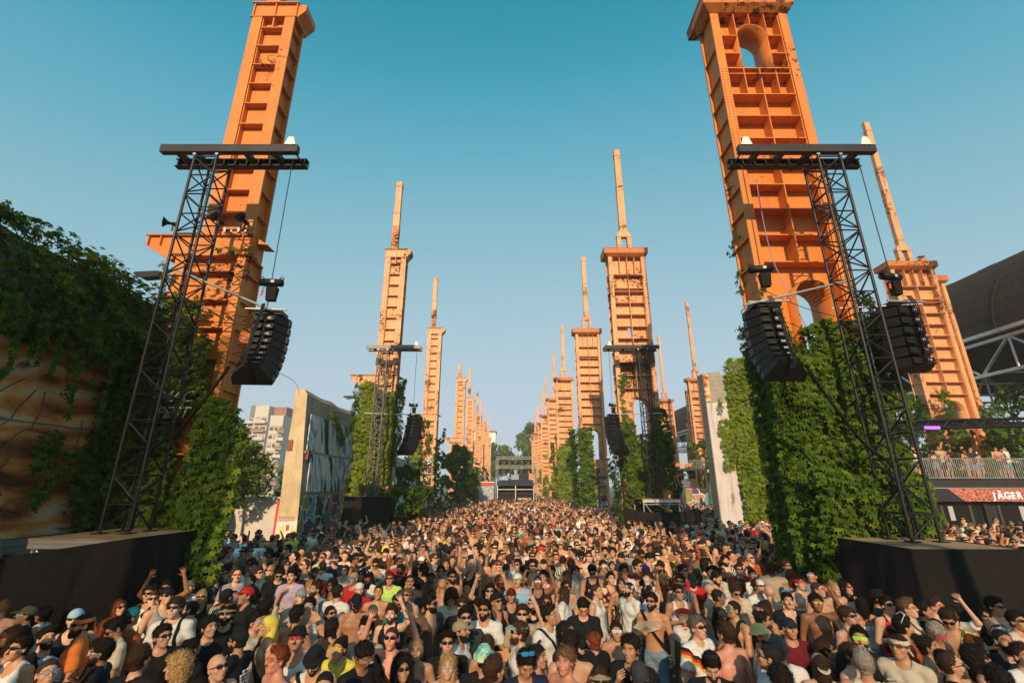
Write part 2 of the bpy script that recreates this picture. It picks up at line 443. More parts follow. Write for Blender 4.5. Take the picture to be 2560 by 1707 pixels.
def ladder_pillar(x, y, label, near, group, bracket=True, mullion=True, mat=None, mast_top=23.0, zcap=17.2, mast=True, flip=1):
    """narrow ladder-like box pillar; x is the centre of the upper box"""
    mat = mat or M_OR
    root = empty("steel_pillar", (x, y, 0))
    tag(root, label, "pillar", group)
    hw, D, fl, web = .665, .62, .31, .21
    zb = 9.46 if bracket else 0.0
    for s in (-1, 1):
        pbox(root, "flange", mat, s * (hw - fl), s * hw, 0, .05, zb, zcap)
        pbox(root, "back_flange", mat, s * (hw - fl), s * hw, D - .05, D, zb, zcap)
        pbox(root, "inner_plate", mat, s * (hw - fl - .03), s * (hw - fl) + s * .002, .05, D - .05, zb, zcap)
    pbox(root, "web_plate", mat, -(hw - fl) + .032, (hw - fl) - .032, web, web + .04, zb, zcap)
    for s in (-1, 1):
        pbox(root, "side_plate", mat, s * .50, s * .53, .052, D - .052, zb, zcap)
    zs = [z for z in np.arange(zcap - .43, zb + .5, -.737)]
    ribs(root, near, mat, "stiffener", [(-(hw - fl) + .001, (hw - fl) - .001, .012, web - .002, z - .03, z) for z in zs])
    ribs(root, near, mat, "side_stiffener", [(s * .532, s * .655, .053, D - .053, z - .033, z - .003) for z in zs for s in (-1, 1)])
    pbox(root, "stiffener", mat, -.02, .02, .02, web - .003, zs[0] + .002, zcap - .003)
    # head: box with ribs, flaring out on one side
    mb = MB()
    xo = .26 * flip
    x0, x1 = -hw - .03, hw + .03
    mb.prism([(x0, zcap), (x1, zcap), (x1 + .02, zcap + .06), (x1 + .24, zcap + .32), (x1 + .24, zcap + .56), (x0, zcap + .56)] if flip > 0 else
             [(x0, zcap), (x1, zcap), (x1, zcap + .56), (x0 - .24, zcap + .56), (x0 - .24, zcap + .32), (x0 - .02, zcap + .06)], 'y', .06, D + .12)
    mb.build("head_box", mat, root)
    pbox(root, "head_plate", M_CAP, x0 - .06, x1 + .02, -.03, D + .14, zcap + .562, zcap + .60)
    pbox(root, "head_base_plate", mat, x0 - .04, x1 + .02, -.02, .058, zcap - .012, zcap + .02)
    for rx in (x0 + .02, 0, x1 - .03):
        pbox(root, "head_rib", mat, rx - .018, rx + .018, .0, .058, zcap + .022, zcap + .56)
    if mast:
        mx = -.22
        z0 = zcap + .60
        h = mast_top - z0
        m = empty("mast", (mx, .3, z0), 0, root)
        for (a, b, w) in ((0, .33, .215), (.335, .52, .205), (.525, 1.0, .19)):
            pbox(m, "mast_tube", M_CAP if a < .3 else mat, -w, w, -.16, .16, h * a, h * b - .01)
        for a in (.2, .23, .33, .52, .93):
            pbox(m, "mast_band", M_CAP, -.225, .225, -.18, .18, h * a, h * a + .05)
    if bracket:
        # wider lower box carrying the crane rail bracket
        lx0, lx1 = -.86 - .33, .66
        lm, lfl, zt, DD = mat, .27, 8.86, .72
        for a, b in ((lx0, lx0 + lfl), (lx1 - lfl, lx1)):
            pbox(root, "flange", lm, a, b, .0, .05, 0, zt)
            pbox(root, "back_flange", lm, a, b, DD - .05, DD, 0, zt)
        pbox(root, "web_plate", lm, lx0 + lfl + .032, lx1 - lfl - .032, .21, .25, 0, zt)
        for a in (lx0 + lfl - .002, lx1 - lfl - .028):
            pbox(root, "inner_plate", lm, a, a + .03, .052, DD - .052, 0, zt)
        for s, a in ((-1, lx0 + .13), (1, lx1 - .13)):
            pbox(root, "side_plate", lm, a, a + s * .03, .053, DD - .053, 0, zt)
        lzs = [8.42, 7.65, 6.92, 6.12, 5.40, 4.66, 3.9, 3.15, 2.4, 1.65, .9]
        ribs(root, near, lm, "stiffener", [(lx0 + lfl + .03, lx1 - lfl - .03, .012, .208, z - .03, z) for z in lzs])
        ribs(root, near, lm, "side_stiffener", [(lx1 - .098, lx1 - .004, .054, DD - .054, z - .04, z - .01) for z in lzs])
        if mullion:
            c = (lx0 + lx1) / 2
            pbox(root, "mullion", lm, c - .02, c + .02, .03, .209, 0, zt)
        mb = MB()
        bx0, bx1 = -2.05, .68
        mb.prism([(bx0, 9.15), (-1.36, 8.73), (-1.2, 8.863), (bx1, 8.863), (bx1, 9.42), (bx0, 9.42)], 'y', .03, .60)
        mb.build("bracket_box", lm, root)
        pbox(root, "bracket_top_plate", M_CAP, bx0 - .03, bx1 + .02, -.05, .74, 9.422, 9.456)
        pbox(root, "bracket_bottom_plate", lm, -1.24, bx1 + .01, -.04, .70, 8.835, 8.861)
        for rx in (bx0 + .04, bx0 + .36, bx1 - .24):
            pbox(root, "bracket_rib", lm, rx - .015, rx + .015, -.03, .028, 9.17 if rx < -1 else 8.87, 9.42)
        mb = MB()
        mb.prism([(bx1 + .02, 9.30), (bx1 + .30, 9.28), (bx1 + .02, 9.46)], 'y', .2, .62)
        mb.build("bracket_gusset", lm, root)
    return root

def arch_plate(root, name, mat, x0, x1, z0, z1, xc, hw, zs, ya, yb):
    """plate x0..x1, z0..z1 with a round-headed opening (centre xc, half width hw, springing zs, open at z0)"""
    mb = MB()
    mb.box(x0, xc - hw, ya, yb, z0, z1)
    mb.box(xc + hw, x1, ya, yb, z0, z1)
    n = 14
    pts = [(xc - hw * math.cos(math.pi * i / n), zs + hw * math.sin(math.pi * i / n)) for i in range(n + 1)]
    for i in range(n):
        (ax, az), (bx, bz) = pts[i], pts[i + 1]
        mb.prism([(ax, az), (bx, bz), (bx, z1), (ax, z1)], 'y', ya, yb)
    return mb.build(name, mat, root)
def arch_lining(root, mat, xc, hw, z0, zs, ya, yb):
    mb = MB()
    n = 16
    t = .025
    prof = [(xc - hw, z0)] + [(xc - hw * math.cos(math.pi * i / n), zs + hw * math.sin(math.pi * i / n)) for i in range(n + 1)] + [(xc + hw, z0)]
    inn = [(xc - hw + t, z0)] + [(xc - (hw - t) * math.cos(math.pi * i / n), zs + (hw - t) * math.sin(math.pi * i / n)) for i in range(n + 1)] + [(xc + hw - t, z0)]
    for i in range(len(prof) - 1):
        mb.prism([prof[i], prof[i + 1], inn[i + 1], inn[i]], 'y', ya, yb)
    return mb.build("arch_lining", mat, root, True)

def grid_pillar(x, y, label, near, group, hw=1.2, top_arch=True, low_arch=7.05, mat=None, mast_top=25.9, zcap=17.33, slot=None, rz=0.0, sides=True):
    """wide box pillar with a grid of stiffened cells; x is its centre, y its front face"""
    mat = mat or M_OR
    root = empty("steel_pillar", (x, y, 0), rz)
    tag(root, label, "pillar", group)
    D, fl, web = .82, .25, .36
    wx = hw - fl
    for s in (-1, 1):
        pbox(root, "flange", mat, s * wx, s * hw, 0, .05, 0, zcap)
        pbox(root, "back_flange", mat, s * wx, s * hw, D - .05, D, 0, zcap)
        pbox(root, "inner_plate", mat, s * (wx - .03), s * (wx + .001), .051, D - .051, 0, zcap - .002)
        pbox(root, "side_plate", mat, s * (hw - .12), s * (hw - .09), .052, D - .052, 0, zcap - .003)
    ahw = .475 * hw / 1.2
    rows = [15.13, 14.92, 14.15, 13.36, 12.58, 11.81, 11.04, 10.27, 9.48, 8.70]
    low = [7.91, 7.1, 6.3, 5.5, 4.7, 3.9, 3.1, 2.3, 1.5, .7]
    la_z0, la_zs = 5.5, 7.7
    xi = wx - .032
    # web plates in bands, with the openings left free
    if top_arch:
        arch_plate(root, "web_plate", mat, -xi, xi, 15.13, zcap - .004, 0, ahw, 16.43, web, web + .04)
        arch_lining(root, mat, 0, ahw, 15.13, 16.43, .02, D - .01)
    else:
        pbox(root, "web_plate", mat, -xi, xi, web, web + .04, 15.13, zcap - .004)
    if low_arch:
        arch_plate(root, "web_plate", mat, -xi, xi, la_z0, 8.70, .14, ahw, la_zs, web, web + .04)
        arch_lining(root, mat, .14, ahw, la_z0, la_zs, -.03, D + .02)
        pbox(root, "web_plate", mat, -xi, xi, web, web + .04, 0, la_z0 - .002)
        low = [z for z in low if z < la_z0]
    else:
        pbox(root, "web_plate", mat, -xi, xi, web, web + .04, 0, 8.698)
    if slot:
        pbox(root, "web_plate", mat, -xi, xi, web, web + .04, slot + .75, 15.128)
        pbox(root, "web_plate", mat, -xi, xi, web, web + .04, 8.702, slot)
        pbox(root, "web_plate", mat, -xi, -.20, web, web + .04, slot + .002, slot + .748)
        pbox(root, "web_plate", mat, -.03, xi, web, web + .04, slot + .002, slot + .748)
    else:
        pbox(root, "web_plate", mat, -xi, xi, web, web + .04, 8.702, 15.128)
    W = xi + .001
    bx = []
    for z in rows + low: bx.append((-W, W, .010, web - .002, z - .028, z))
    if top_arch:
        for z in (16.43, 15.72):
            bx.append((-W, -ahw - .002, .011, web - .002, z - .028, z))
            bx.append((ahw + .002, W, .011, web - .002, z - .028, z))
    else:
        bx.append((-W, W, .011, web - .002, 16.05, 16.08))
    ribs(root, near, mat, "stiffener", bx)
    mu = []
    top = 17.30
    if top_arch:
        for mx, z0 in ((-ahw, 16.45), (0, 16.92), (ahw, 16.45)): mu.append((mx - .014, mx + .014, .008, web - .003, z0, top))
        for mx in (-ahw, ahw): mu.append((mx - .013, mx + .013, .006, web - .003, 14.152, 15.10))
    else:
        for mx in (-ahw, ahw): mu.append((mx - .014, mx + .014, .008, web - .003, 16.082, top))
        mu.append((-.014, .014, .008, web - .003, 15.13, 16.05))
        mu.append((-.014, .014, .008, web - .003, 16.082, top))
    rr = [15.13 - .03] + rows[1:]
    for a, b in zip(rr[:-1], rr[1:]):
        mu.append((-.014, .014, .006, web - .003, b + .001, a - .03 if a != rr[0] else a))
    if not low_arch:
        ll = [8.70] + low + [0]
        for a, b in zip(ll[:-1], ll[1:]): mu.append((-.014, .014, .006, web - .003, b + .001, a - .03))
    ribs(root, near, mat, "mullion", [m for m in mu if m[5] > m[4] + .02])
    if sides:
        ribs(root, near, mat, "side_stiffener", [(s * (hw - .088), s * (hw - .003), .054, D - .054, z - .06, z - .03) for z in rows[1:] + [16.0] + low for s in (-1, 1)])
    # flared head
    mb = MB()
    frustum(mb, (-hw - .02, hw + .02, -.02, D + .02), (-hw - .26, hw + .15, -.22, D + .25), zcap, zcap + .16)
    mb.box(-hw - .26, hw + .15, -.22, D + .25, zcap + .16, zcap + .50)
    mb.build("head_box", M_CAP, root)
    pbox(root, "head_plate", M_CAP, -hw - .28, hw + .17, -.24, D + .27, zcap + .502, zcap + .53)
    # mast on a forked foot
    z0 = zcap + .53
    k = hw / 1.2
    m = empty("mast", (0, .35, z0), 0, root)
    for s in (-1, 1):
        mb = MB()
        mb.prism([(s * .22, 0), (s * .52, 0), (s * .46, .35), (s * .46, 1.0), (s * .20, 1.0)], 'y', -.16, .16)
        mb.build("fork_leg", mat, m)
        pbox(m, "fork_band", M_CAP, s * .19, s * .475, -.18, .18, .36, .42)
        pbox(m, "fork_band", M_CAP, s * .19, s * .475, -.18, .18, .98, 1.03)
    MB().prism([(-.47, 1.032), (.47, 1.032), (.47, 1.20), (.24, 1.48), (-.24, 1.48), (-.47, 1.20)], 'y', -.165, .165).build("fork_head", mat, m)
    h = mast_top - z0
    for (a, b, w) in ((1.482, h * .62, .22), (h * .62 + .01, h - .02, .20)):
        pbox(m, "mast_tube", mat, -w, w, -.15, .15, a, b)
    for a in (1.80, h * .62 - .05, h * .93):
        pbox(m, "mast_band", M_CAP, -.235, .235, -.17, .17, a, a + .05)
    pbox(m, "mast_band", M_CAP, -.21, .21, -.16, .16, h - .018, h)
    return root

LY = [10.5, 26.2, 41.6, 62.8, 78.3, 97, 110, 130, 145]
G_L, G_R, G_O = "ladder pillars along the left of the avenue", "grid pillars along the right of the avenue", "pillars of the outer right row"
LL = ["nearest orange ladder-like steel pillar behind the left black truss", "second left ladder pillar, rising from creeper behind the distant left truss",
      "third left ladder pillar, its foot covered in graffiti panels", "fourth left pillar with a short broken mast", "fifth left pillar with tall thin mast and rust-stained cells",
      "sixth ladder pillar of the left row", "seventh ladder pillar of the left row", "eighth ladder pillar of the left row", "farthest ladder pillar of the left row"]
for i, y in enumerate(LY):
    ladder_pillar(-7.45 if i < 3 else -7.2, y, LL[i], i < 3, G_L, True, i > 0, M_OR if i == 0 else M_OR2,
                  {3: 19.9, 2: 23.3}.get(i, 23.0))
RL = ["nearest orange grid pillar with an arched opening near its head", "second right grid pillar with creeper-covered foot behind the distant right truss", "third right grid pillar with arched opening beside dark creeper",
      "fourth right grid pillar with light green creeper on its foot", "fifth grid pillar of the right row", "sixth grid pillar of the right row", "seventh grid pillar of the right row",
      "eighth grid pillar of the right row", "ninth grid pillar of the right row", "farthest grid pillar of the right row"]
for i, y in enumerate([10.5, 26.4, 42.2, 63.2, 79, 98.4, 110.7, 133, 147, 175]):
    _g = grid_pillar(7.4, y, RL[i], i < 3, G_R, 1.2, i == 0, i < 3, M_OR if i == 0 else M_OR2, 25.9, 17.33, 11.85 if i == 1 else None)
    if i == 0: RT0 = _g
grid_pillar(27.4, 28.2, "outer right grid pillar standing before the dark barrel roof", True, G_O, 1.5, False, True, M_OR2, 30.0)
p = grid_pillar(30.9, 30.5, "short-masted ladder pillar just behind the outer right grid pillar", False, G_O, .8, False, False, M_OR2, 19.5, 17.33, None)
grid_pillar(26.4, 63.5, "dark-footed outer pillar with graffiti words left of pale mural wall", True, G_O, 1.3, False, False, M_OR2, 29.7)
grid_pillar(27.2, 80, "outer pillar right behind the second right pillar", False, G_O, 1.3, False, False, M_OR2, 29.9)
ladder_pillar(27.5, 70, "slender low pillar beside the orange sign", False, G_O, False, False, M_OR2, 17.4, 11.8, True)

# rivets down the nearest right pillar's left flange
rv = MB()
for k in range(34):
    for dx in (.06, .19): rv.sphere((6.2 + dx, 10.497, 11.6 + k * .105), (.018, .012, .018), 6, 4)
rvo = rv.build("rivets", M_BRN); rvo.parent = RT0; rvo.matrix_parent_inverse = Matrix.Translation((-7.4, -10.5, 0)); tag(rvo, kind="stuff")
# horn loudspeakers and lamp on the nearest left pillar
def horn(loc, rz, label):
    r = empty("horn_speaker", loc, rz)
    tag(r, label, "loudspeaker", "horn speakers on the left pillar")
    MB().tube([(0, 0, 0), (0, -.10, 0), (0, -.16, 0), (0, -.20, 0)], [.03, .05, .10, .14], 16, False).build("horn", M_SPK, r, True)
    MB().tube([(0, .12, 0), (0, 0, 0)], .055, 10).build("driver", M_SPK, r, True)
    MB().box(-.015, .015, .0, .04, -.20, -.02).build("mount", M_BLK, r)
horn((-7.62, 10.36, 9.78), 0, "black horn speaker on pillar bracket, middle one")
horn((-6.92, 10.30, 9.73), 0, "black horn speaker on pillar bracket, right one")
horn((-8.95, 10.5, 9.78), R(-60), "black horn speaker on pillar bracket, left one seen from side")
r = empty("horn_rail", (-7.27, 10.38, 9.52)); tag(r, "small black rail of clamps and wires under the horn speakers", "rail")
pbox(r, "bar", M_BLK, -.42, .42, -.02, .02, -.02, .02)
for k in range(5): pbox(r, "clamp", M_ALU, -.36 + k * .18, -.31 + k * .18, -.05, -.022, -.07, .05)
def flood(loc, ang, label):
    r = empty("street_light", loc, ang)
    tag(r, label, "street light")
    MB().tube([(0, 0, 0), (.35, 0, .0)], .03, 8).build("arm", M_ALU, r)
    MB().prism([(-.62, -.02), (-.60, .04), (0, .07), (.06, .03), (.02, -.08), (-.40, -.12)], 'y', -.11, .11).build("lamp_head", M_BLK, r)
flood((-9.0, 10.6, 8.35), 0, "dark street light head left of the nearest left pillar")
flood((-9.2, 26.3, 8.15), 0, "dark street light head left of the second left pillar")
flood((-5.6, 26.4, 5.85), R(180), "dark street light head right of the second left pillar")
r = empty("flood_lamp", (-6.55, 10.75, 6.72)); tag(r, "round rusty floodlight on side of nearest left pillar", "floodlight")
MB().tube([(0, .1, 0), (0, -.02, 0), (0, -.09, 0)], [.10, .17, .19], 16).build("lamp_shade", M_CAP, r, True)
pbox(r, "bracket", M_ALU, -.25, -.1, -.02, .02, .02, .06)

# ------------------------------------------------------------------ trusses with hanging speakers
def truss_tower(root, x0, x1, y0, y1, z0, z1, bay, rc, rb, mat):
    cs = [(x0, y0), (x1, y0), (x1, y1), (x0, y1)]
    for c in cs: prod(root, "chord", mat, (c[0], c[1], z0), (c[0], c[1], z1), rc)
    n = int(round((z1 - z0) / bay))
    h = (z1 - z0) / n
    for i in range(n):
        for k in range(4):
            a, b = cs[k], cs[(k + 1) % 4]
            za, zb = z0 + i * h, z0 + (i + 1) * h
            prod(root, "cross_bar", mat, (*a, zb - .03), (*b, zb - .03), rb)
            if (i + k) % 2: a, b = b, a
            prod(root, "diagonal", mat, (*a, za + .02), (*b, zb - .05), rb)
def top_beams(root, xa, xb, y0, y1, z, mat_f, mat_b, ties):
    pbox(root, "front_beam", mat_f, xa, xb, y0 - .07, y0 + .07, z, z + .20)
    # rear beam: an open channel with stiffeners
    pbox(root, "rear_beam", mat_b, xa, xb, y1 + .03, y1 + .06, z + .012, z + .188)
    pbox(root, "rear_beam_flange", mat_b, xa, xb, y1 - .09, y1 + .06, z - .01, z + .010)
    pbox(root, "rear_beam_flange", mat_b, xa, xb, y1 - .09, y1 + .06, z + .19, z + .21)
    for k in range(12):
        t = xa + .06 + (xb - xa - .12) * k / 11
        pbox(root, "rear_beam_stiffener", mat_b, t - .012, t + .012, y1 - .08, y1 + .028, z + .012, z + .188)
    for t in ties:
        pbox(root, "tie_beam", mat_b, t - .06, t + .06, y0 + .072, y1 - .092, z + .03, z + .15)
    mb = MB()
    for k in range(20):
        t = xa + .15 + (xb - xa - .3) * k / 19
        mb.box(t - .010, t + .010, y0 - .074, y0 - .071, z + .15, z + .17)
    mb.build("bolt_holes", M_SPK, root)
def hoist_plate(root, x, y0, y1, z):
    MB().prism([(x - .13, z - .04), (x + .13, z - .04), (x + .06, z + .17), (x - .06, z + .17)], 'y', y0, y0 + .02).build("hoist_plate", M_WHT, root)
    MB().prism([(x - .11, z - .10), (x + .11, z - .10), (x + .05, z + .03), (x - .05, z + .03)], 'y', y1, y1 + .02).build("hoist_plate", M_WHT, root)
    prod(root, "hoist_bar", M_ALU, (x, y0 + .02, z - .03), (x, y1, z - .05), .025)

def chain(a, b, label, group="hoist chains"):
    a, b = Vector(a), Vector(b)
    o = prod(None, "hoist_chain", M_BLK, a, b, .011)
    return tag(o, label, "chain", group)
def motor(loc, label, rz=0):
    r = empty("chain_hoist", loc, rz)
    tag(r, label, "chain hoist", "chain hoists above the speakers")
    MB().tube([(-.24, 0, 0), (-.235, 0, 0), (.235, 0, 0), (.24, 0, 0)], [.075, .085, .085, .075], 16).build("motor_body", M_SPK, r, True)
    for s in (-1, 1):
        MB().tube([(s * .16, 0, .08), (s * .18, 0, .125), (s * .21, 0, .14), (s * .245, 0, .12), (s * .25, 0, .08)], .010, 6).build("handle", M_SPK, r)
    pbox(r, "label_plate", M_BADGE, .02, .09, -.089, -.086, -.03, .03)
    mb = MB(); frustum(mb, (-.09, .09, -.06, .06), (-.11, .11, -.08, .08), -.43, -.12)
    b = mb.build("chain_bag", M_DRAPE, r); b.location = (.05, 0, 0)
    prod(r, "hook_shank", M_BLK, (0, 0, -.08), (0, 0, -.58), .012)
    prod(r, "plug", M_RED, (-.13, -.04, -.20), (-.15, -.04, -.32), .022)
    MB().tube([(-.1, -.02, -.08), (-.12, -.05, -.15), (-.13, -.04, -.2)], .008, 6).build("plug_lead", M_SPK, r)
    return r

def line_array(loc, n, label, group, face=0.0, w=.86, h=.225, d=.46, bend=None, side=1, rows=2, detail=True):
    """hung column of wedge boxes; they face +Y (away from the stage); loc is the rigging point"""
    root = empty("line_array", loc, face)
    tag(root, label, "speaker array", group)
    pbox(root, "fly_bar", M_BLK, -.30, .30, -.05, .30, -.10, -.02)
    prod(root, "fly_bar_tube", M_ALU, (-.42, -.12, -.03), (.42, -.12, -.03), .022)
    z, y, ang = -.13, .12, R(3)
    wr = w * .56
    for i in range(n):
        ang -= R(bend[i] if bend else 2.5)
        b = empty("cabinet", (0, y, z), 0, root)
        b.rotation_euler = (ang, 0, 0)
        mb = MB()     # wedge: wide front, narrow back, sloping top and bottom
        hb = h * .80
        mb.add([(-w / 2, d / 2, -h + .006), (w / 2, d / 2, -h + .006), (w / 2, d / 2, -.006), (-w / 2, d / 2, -.006),
                (-w / 2, d * .12, -h + .008), (w / 2, d * .12, -h + .008), (w / 2, d * .12, -.008), (-w / 2, d * .12, -.008),
                (-wr / 2, -d / 2, -h / 2 - hb / 2), (wr / 2, -d / 2, -h / 2 - hb / 2), (wr / 2, -d / 2, -h / 2 + hb / 2), (-wr / 2, -d / 2, -h / 2 + hb / 2)],
               [[0, 1, 2, 3], [0, 3, 7, 4], [1, 5, 6, 2], [3, 2, 6, 7], [0, 4, 5, 1], [4, 7, 11, 8], [5, 9, 10, 6], [7, 6, 10, 11], [4, 8, 9, 5], [8, 11, 10, 9]])
        mb.build("housing", M_SPK, b)
        pbox(b, "front_grille", M_GRL, -w / 2 + .02, w / 2 - .02, d / 2 + .001, d / 2 + .012, -h + .02, -.02)
        for s in (-1, 1):
            pbox(b, "rear_panel", M_SPK, s * (wr / 2 - .19), s * (wr / 2 - .01), -d / 2 - .055, -d / 2 - .001, -h + .045, -.035)
            pbox(b, "handle_bar", M_BLK, s * (wr / 2 - .18), s * (wr / 2 - .02), -d / 2 - .085, -d / 2 - .056, -h + .05, -h + .075)
            if detail: pbox(b, "rigging_plate", M_BLK, s * (w / 2 + .001), s * (w / 2 + .014), d * .15, d * .47, -h + .03, -.03)
        if detail:
            for k in (0, 1):
                pbox(b, "badge", M_BADGE, side * (wr / 2 - .135) + k * .042 - .018, side * (wr / 2 - .135) + k * .042 + .016, -d / 2 - .0575, -d / 2 - .0552, -.105, -.068)
            for s in (-1, 1):
                mb = MB()
                mb.add([(s * (w / 2 + .0145), d * .2, -h + .06), (s * (w / 2 + .0145), d * .42, -h + .06), (s * (w / 2 + .0145), d * .42, -.06), (s * (w / 2 + .0145), d * .2, -.06)], [[0, 1, 2, 3]])
                mb.build("side_grille", M_GRL, b)
        z -= h * math.cos(ang)
        y -= h * math.sin(-ang) * .98
    pts = [(-.02, -.22, .05), (0, -.30, -.15), (.02, y * .55 - .34, z * .45), (.0, y - .34, z * .9), (-.12, y - .42, z - .03)]
    for k in range(3):
        MB().tube([(p[0] + .03 * k - .03, p[1] - .012 * k, p[2]) for p in pts], .012, 6).build("signal_cable", M_SPK, root)
    if detail:
        for k in range(7):
            zz = z * (.12 + .12 * k); yy = -.33 + y * (.1 + .11 * k)
            MB().tube([(-.16, yy, zz), (-.2 - .05 * (k % 2), yy - .09, zz - .06), (-.1, yy - .08, zz - .12), (-.02, yy - .01, zz - .08)], .007, 6).build("patch_lead", M_SPK, root)
    return root

BND = [1, 3, 4, 6, 7, 8, 9, 9, 5, 5]
def pa_tower(xc, y0, zdeck, side, beam, label, ties, plates, group, mat=M_BLK):
    """side -1 left, +1 right"""
    root = empty("truss_tower", (0, 0, 0))
    tag(root, label, "truss tower", group)
    y1 = y0 + .52
    x0, x1 = xc - .26, xc + .26
    truss_tower(root, x0, x1, y0, y1, zdeck + .02, 10.58, .50, .030, .017, mat)
    for cx in (x0, x1):
        for cy in (y0, y1):
            pbox(root, "foot_plate", mat, cx - .09, cx + .09, cy - .09, cy + .09, zdeck + .003, zdeck + .02)
            pbox(root, "top_clamp", M_ALU, cx - .035, cx + .035, cy - .035, cy + .035, 10.582, 10.635)
    top_beams(root, beam[0], beam[1], y0, y1, 10.64, M_BEAM if mat is M_BLK else mat, mat, ties)
    for t in plates: hoist_plate(root, t, y0 - .095, y1 + .065, 10.86)
    return root
G_T = "truss towers carrying the speaker arrays"
pa_tower(-7.17, 8.85, 2.38, -1, (-8.24, -5.03), "near left black square truss tower with cantilever beams on top", (-7.9, -7.5, -6.3, -5.6), (-5.2,), G_T)
pa_tower(7.43, 8.85, 2.24, 1, (5.32, 8.53), "near right black square truss tower with cantilever beams on top", (5.8, 6.4, 7.05, 8.15), (5.5, 8.3), G_T)
pa_tower(-7.33, 24.8, 2.7, -1, (-8.3, -5.2), "distant left grey truss tower before the creeper pillar", (-7.9, -7, -6.2, -5.6), (-5.45,), G_T, M_GTR)
pa_tower(7.42, 24.8, 2.6, 1, (5.28, 8.38), "distant right black truss tower before the creeper pillar", (5.6, 6.4, 7.2, 8.0), (5.55,), G_T)

G_A = "hanging speaker arrays"
yc = 9.11
chain((-5.27, yc, 10.66), (-5.27, yc, 7.53), "thin chain above the left hanging speaker column")
motor((-5.27, yc, 7.44), "black chain hoist above the left speaker column", R(6))
line_array((-5.22, yc, 6.80), 8, "curved black speaker column hanging from the left truss", G_A, R(5), w=.76, h=.19, d=.42, bend=BND, side=1)
chain((5.50, yc, 10.66), (5.50, yc, 7.87), "thin chain beside nearest right pillar above left-hand speakers")
motor((5.50, yc, 7.77), "black chain hoist in front of the nearest right pillar", R(-10))
line_array((5.48, yc, 6.98), 8, "curved black speaker column hanging before the right creeper pillar", G_A, R(-5), w=.78, h=.205, d=.42, bend=BND, side=1)
chain((8.32, yc, 10.66), (8.32, yc, 7.68), "thin chain right of the near right truss")
motor((8.32, yc, 7.58), "black chain hoist right of the near right truss", R(12))
line_array((8.38, yc, 6.98), 6, "short straight speaker stack hanging right of the near right truss", G_A, R(4), w=.88, h=.225, d=.46, bend=[1] * 6, side=1)
chain((-5.45, 25.06, 10.66), (-5.45, 25.06, 7.55), "thin chain under the distant left truss beam")
motor((-5.45, 25.06, 7.45), "small chain hoist at the distant left speakers", R(20))
line_array((-5.45, 25.06, 6.98), 10, "distant left speaker column beside the green pillar foot", G_A, R(-14), bend=BND, detail=False)
chain((5.55, 25.06, 10.66), (5.55, 25.06, 7.55), "thin chain under the distant right truss beam")
motor((5.55, 25.06, 7.45), "small chain hoist at the distant right speakers", R(40))
line_array((5.6, 25.06, 6.98), 10, "distant right speaker column before the green pillar foot", G_A, R(14), bend=BND, detail=False)

def pole(a, b, label, r=.026):
    return tag(prod(None, "stay_pole", M_ALU, a, b, r), label, "pole", "stay poles from truss to speakers")
pole((-7.75, 9.45, 7.95), (-5.1, 8.95, 6.74), "silver stay pole from left truss to speaker column")
pole((7.75, 9.40, 7.66), (4.9, 8.95, 6.84), "silver stay pole from right truss to left-hand speakers")
pole((7.1, 9.42, 6.95), (8.7, 8.98, 6.88), "silver stay pole from right truss to right-hand speakers", .02)
pole((-8.1, 25.0, 7.0), (-5.35, 24.95, 6.92), "pale stay pole at the distant left truss")
pole((5.5, 24.95, 6.94), (8.2, 25.0, 7.0), "pale stay pole at the distant right truss")

def cable(pts, r, label, name="power_cable", cat="cable", mat=None):
    # smooth the control points
    P = [Vector(p) for p in pts]
    out = []
    for i in range(len(P) - 1):
        a, b, c, d = P[max(i - 1, 0)], P[i], P[i + 1], P[min(i + 2, len(P) - 1)]
        for k in range(6):
            t = k / 6
            out.append(.5 * ((2 * b) + (c - a) * t + (2 * a - 5 * b + 4 * c - d) * t * t + (3 * b - a - 3 * c + d) * t ** 3))
    out.append(P[-1])
    return tag(MB().tube(out, r, 6).build(name, mat or M_SPK, None, True), label, cat)
cable([(-5.35, 8.35, 5.35), (-5.75, 8.45, 4.75), (-6.3, 8.7, 4.15), (-6.85, 8.85, 3.85), (-6.92, 8.86, 3.1), (-6.9, 8.9, 2.45)], .03, "thick black cable drooping from left speakers to truss")
cable([(5.6, 8.4, 5.4), (6.0, 8.5, 4.7), (6.6, 8.7, 3.95), (7.15, 8.86, 3.55), (7.3, 8.86, 2.9), (7.35, 8.86, 2.3)], .03, "thick black cable drooping from right speakers to truss")
cable([(-5.1, 9.2, 5.55), (-6.6, 13.6, 6.2), (-8.75, 18.55, 6.72)], .006, "thin wire from left speakers to the mural wall")
cable([(-7.9, 10.3, 7.42), (-6.4, 9.8, 6.95), (-5.1, 9.3, 6.62)], .008, "upper thin wire between left truss and speakers")
cable([(-7.9, 10.3, 7.02), (-6.4, 9.8, 6.74), (-5.1, 9.3, 6.40)], .008, "lower thin wire between left truss and speakers")
cable([(5.5, 9.2, 7.32), (7.0, 9.9, 7.1), (9.0, 10.6, 7.0)], .008, "upper thin wire across the right pillar arch")
cable([(5.6, 9.2, 6.7), (7.0, 9.9, 6.55), (9.0, 10.6, 6.5)], .008, "lower thin wire across the right pillar arch")
cable([(6.55, 10.32, 11.0), (6.5, 10.28, 9.8), (6.55, 10.22, 8.4), (6.85, 9.95, 6.6)], .011, "violet rope hanging down the nearest right pillar", "rope", "rope", plain("violet_rope", (.3, .22, .4), .7))

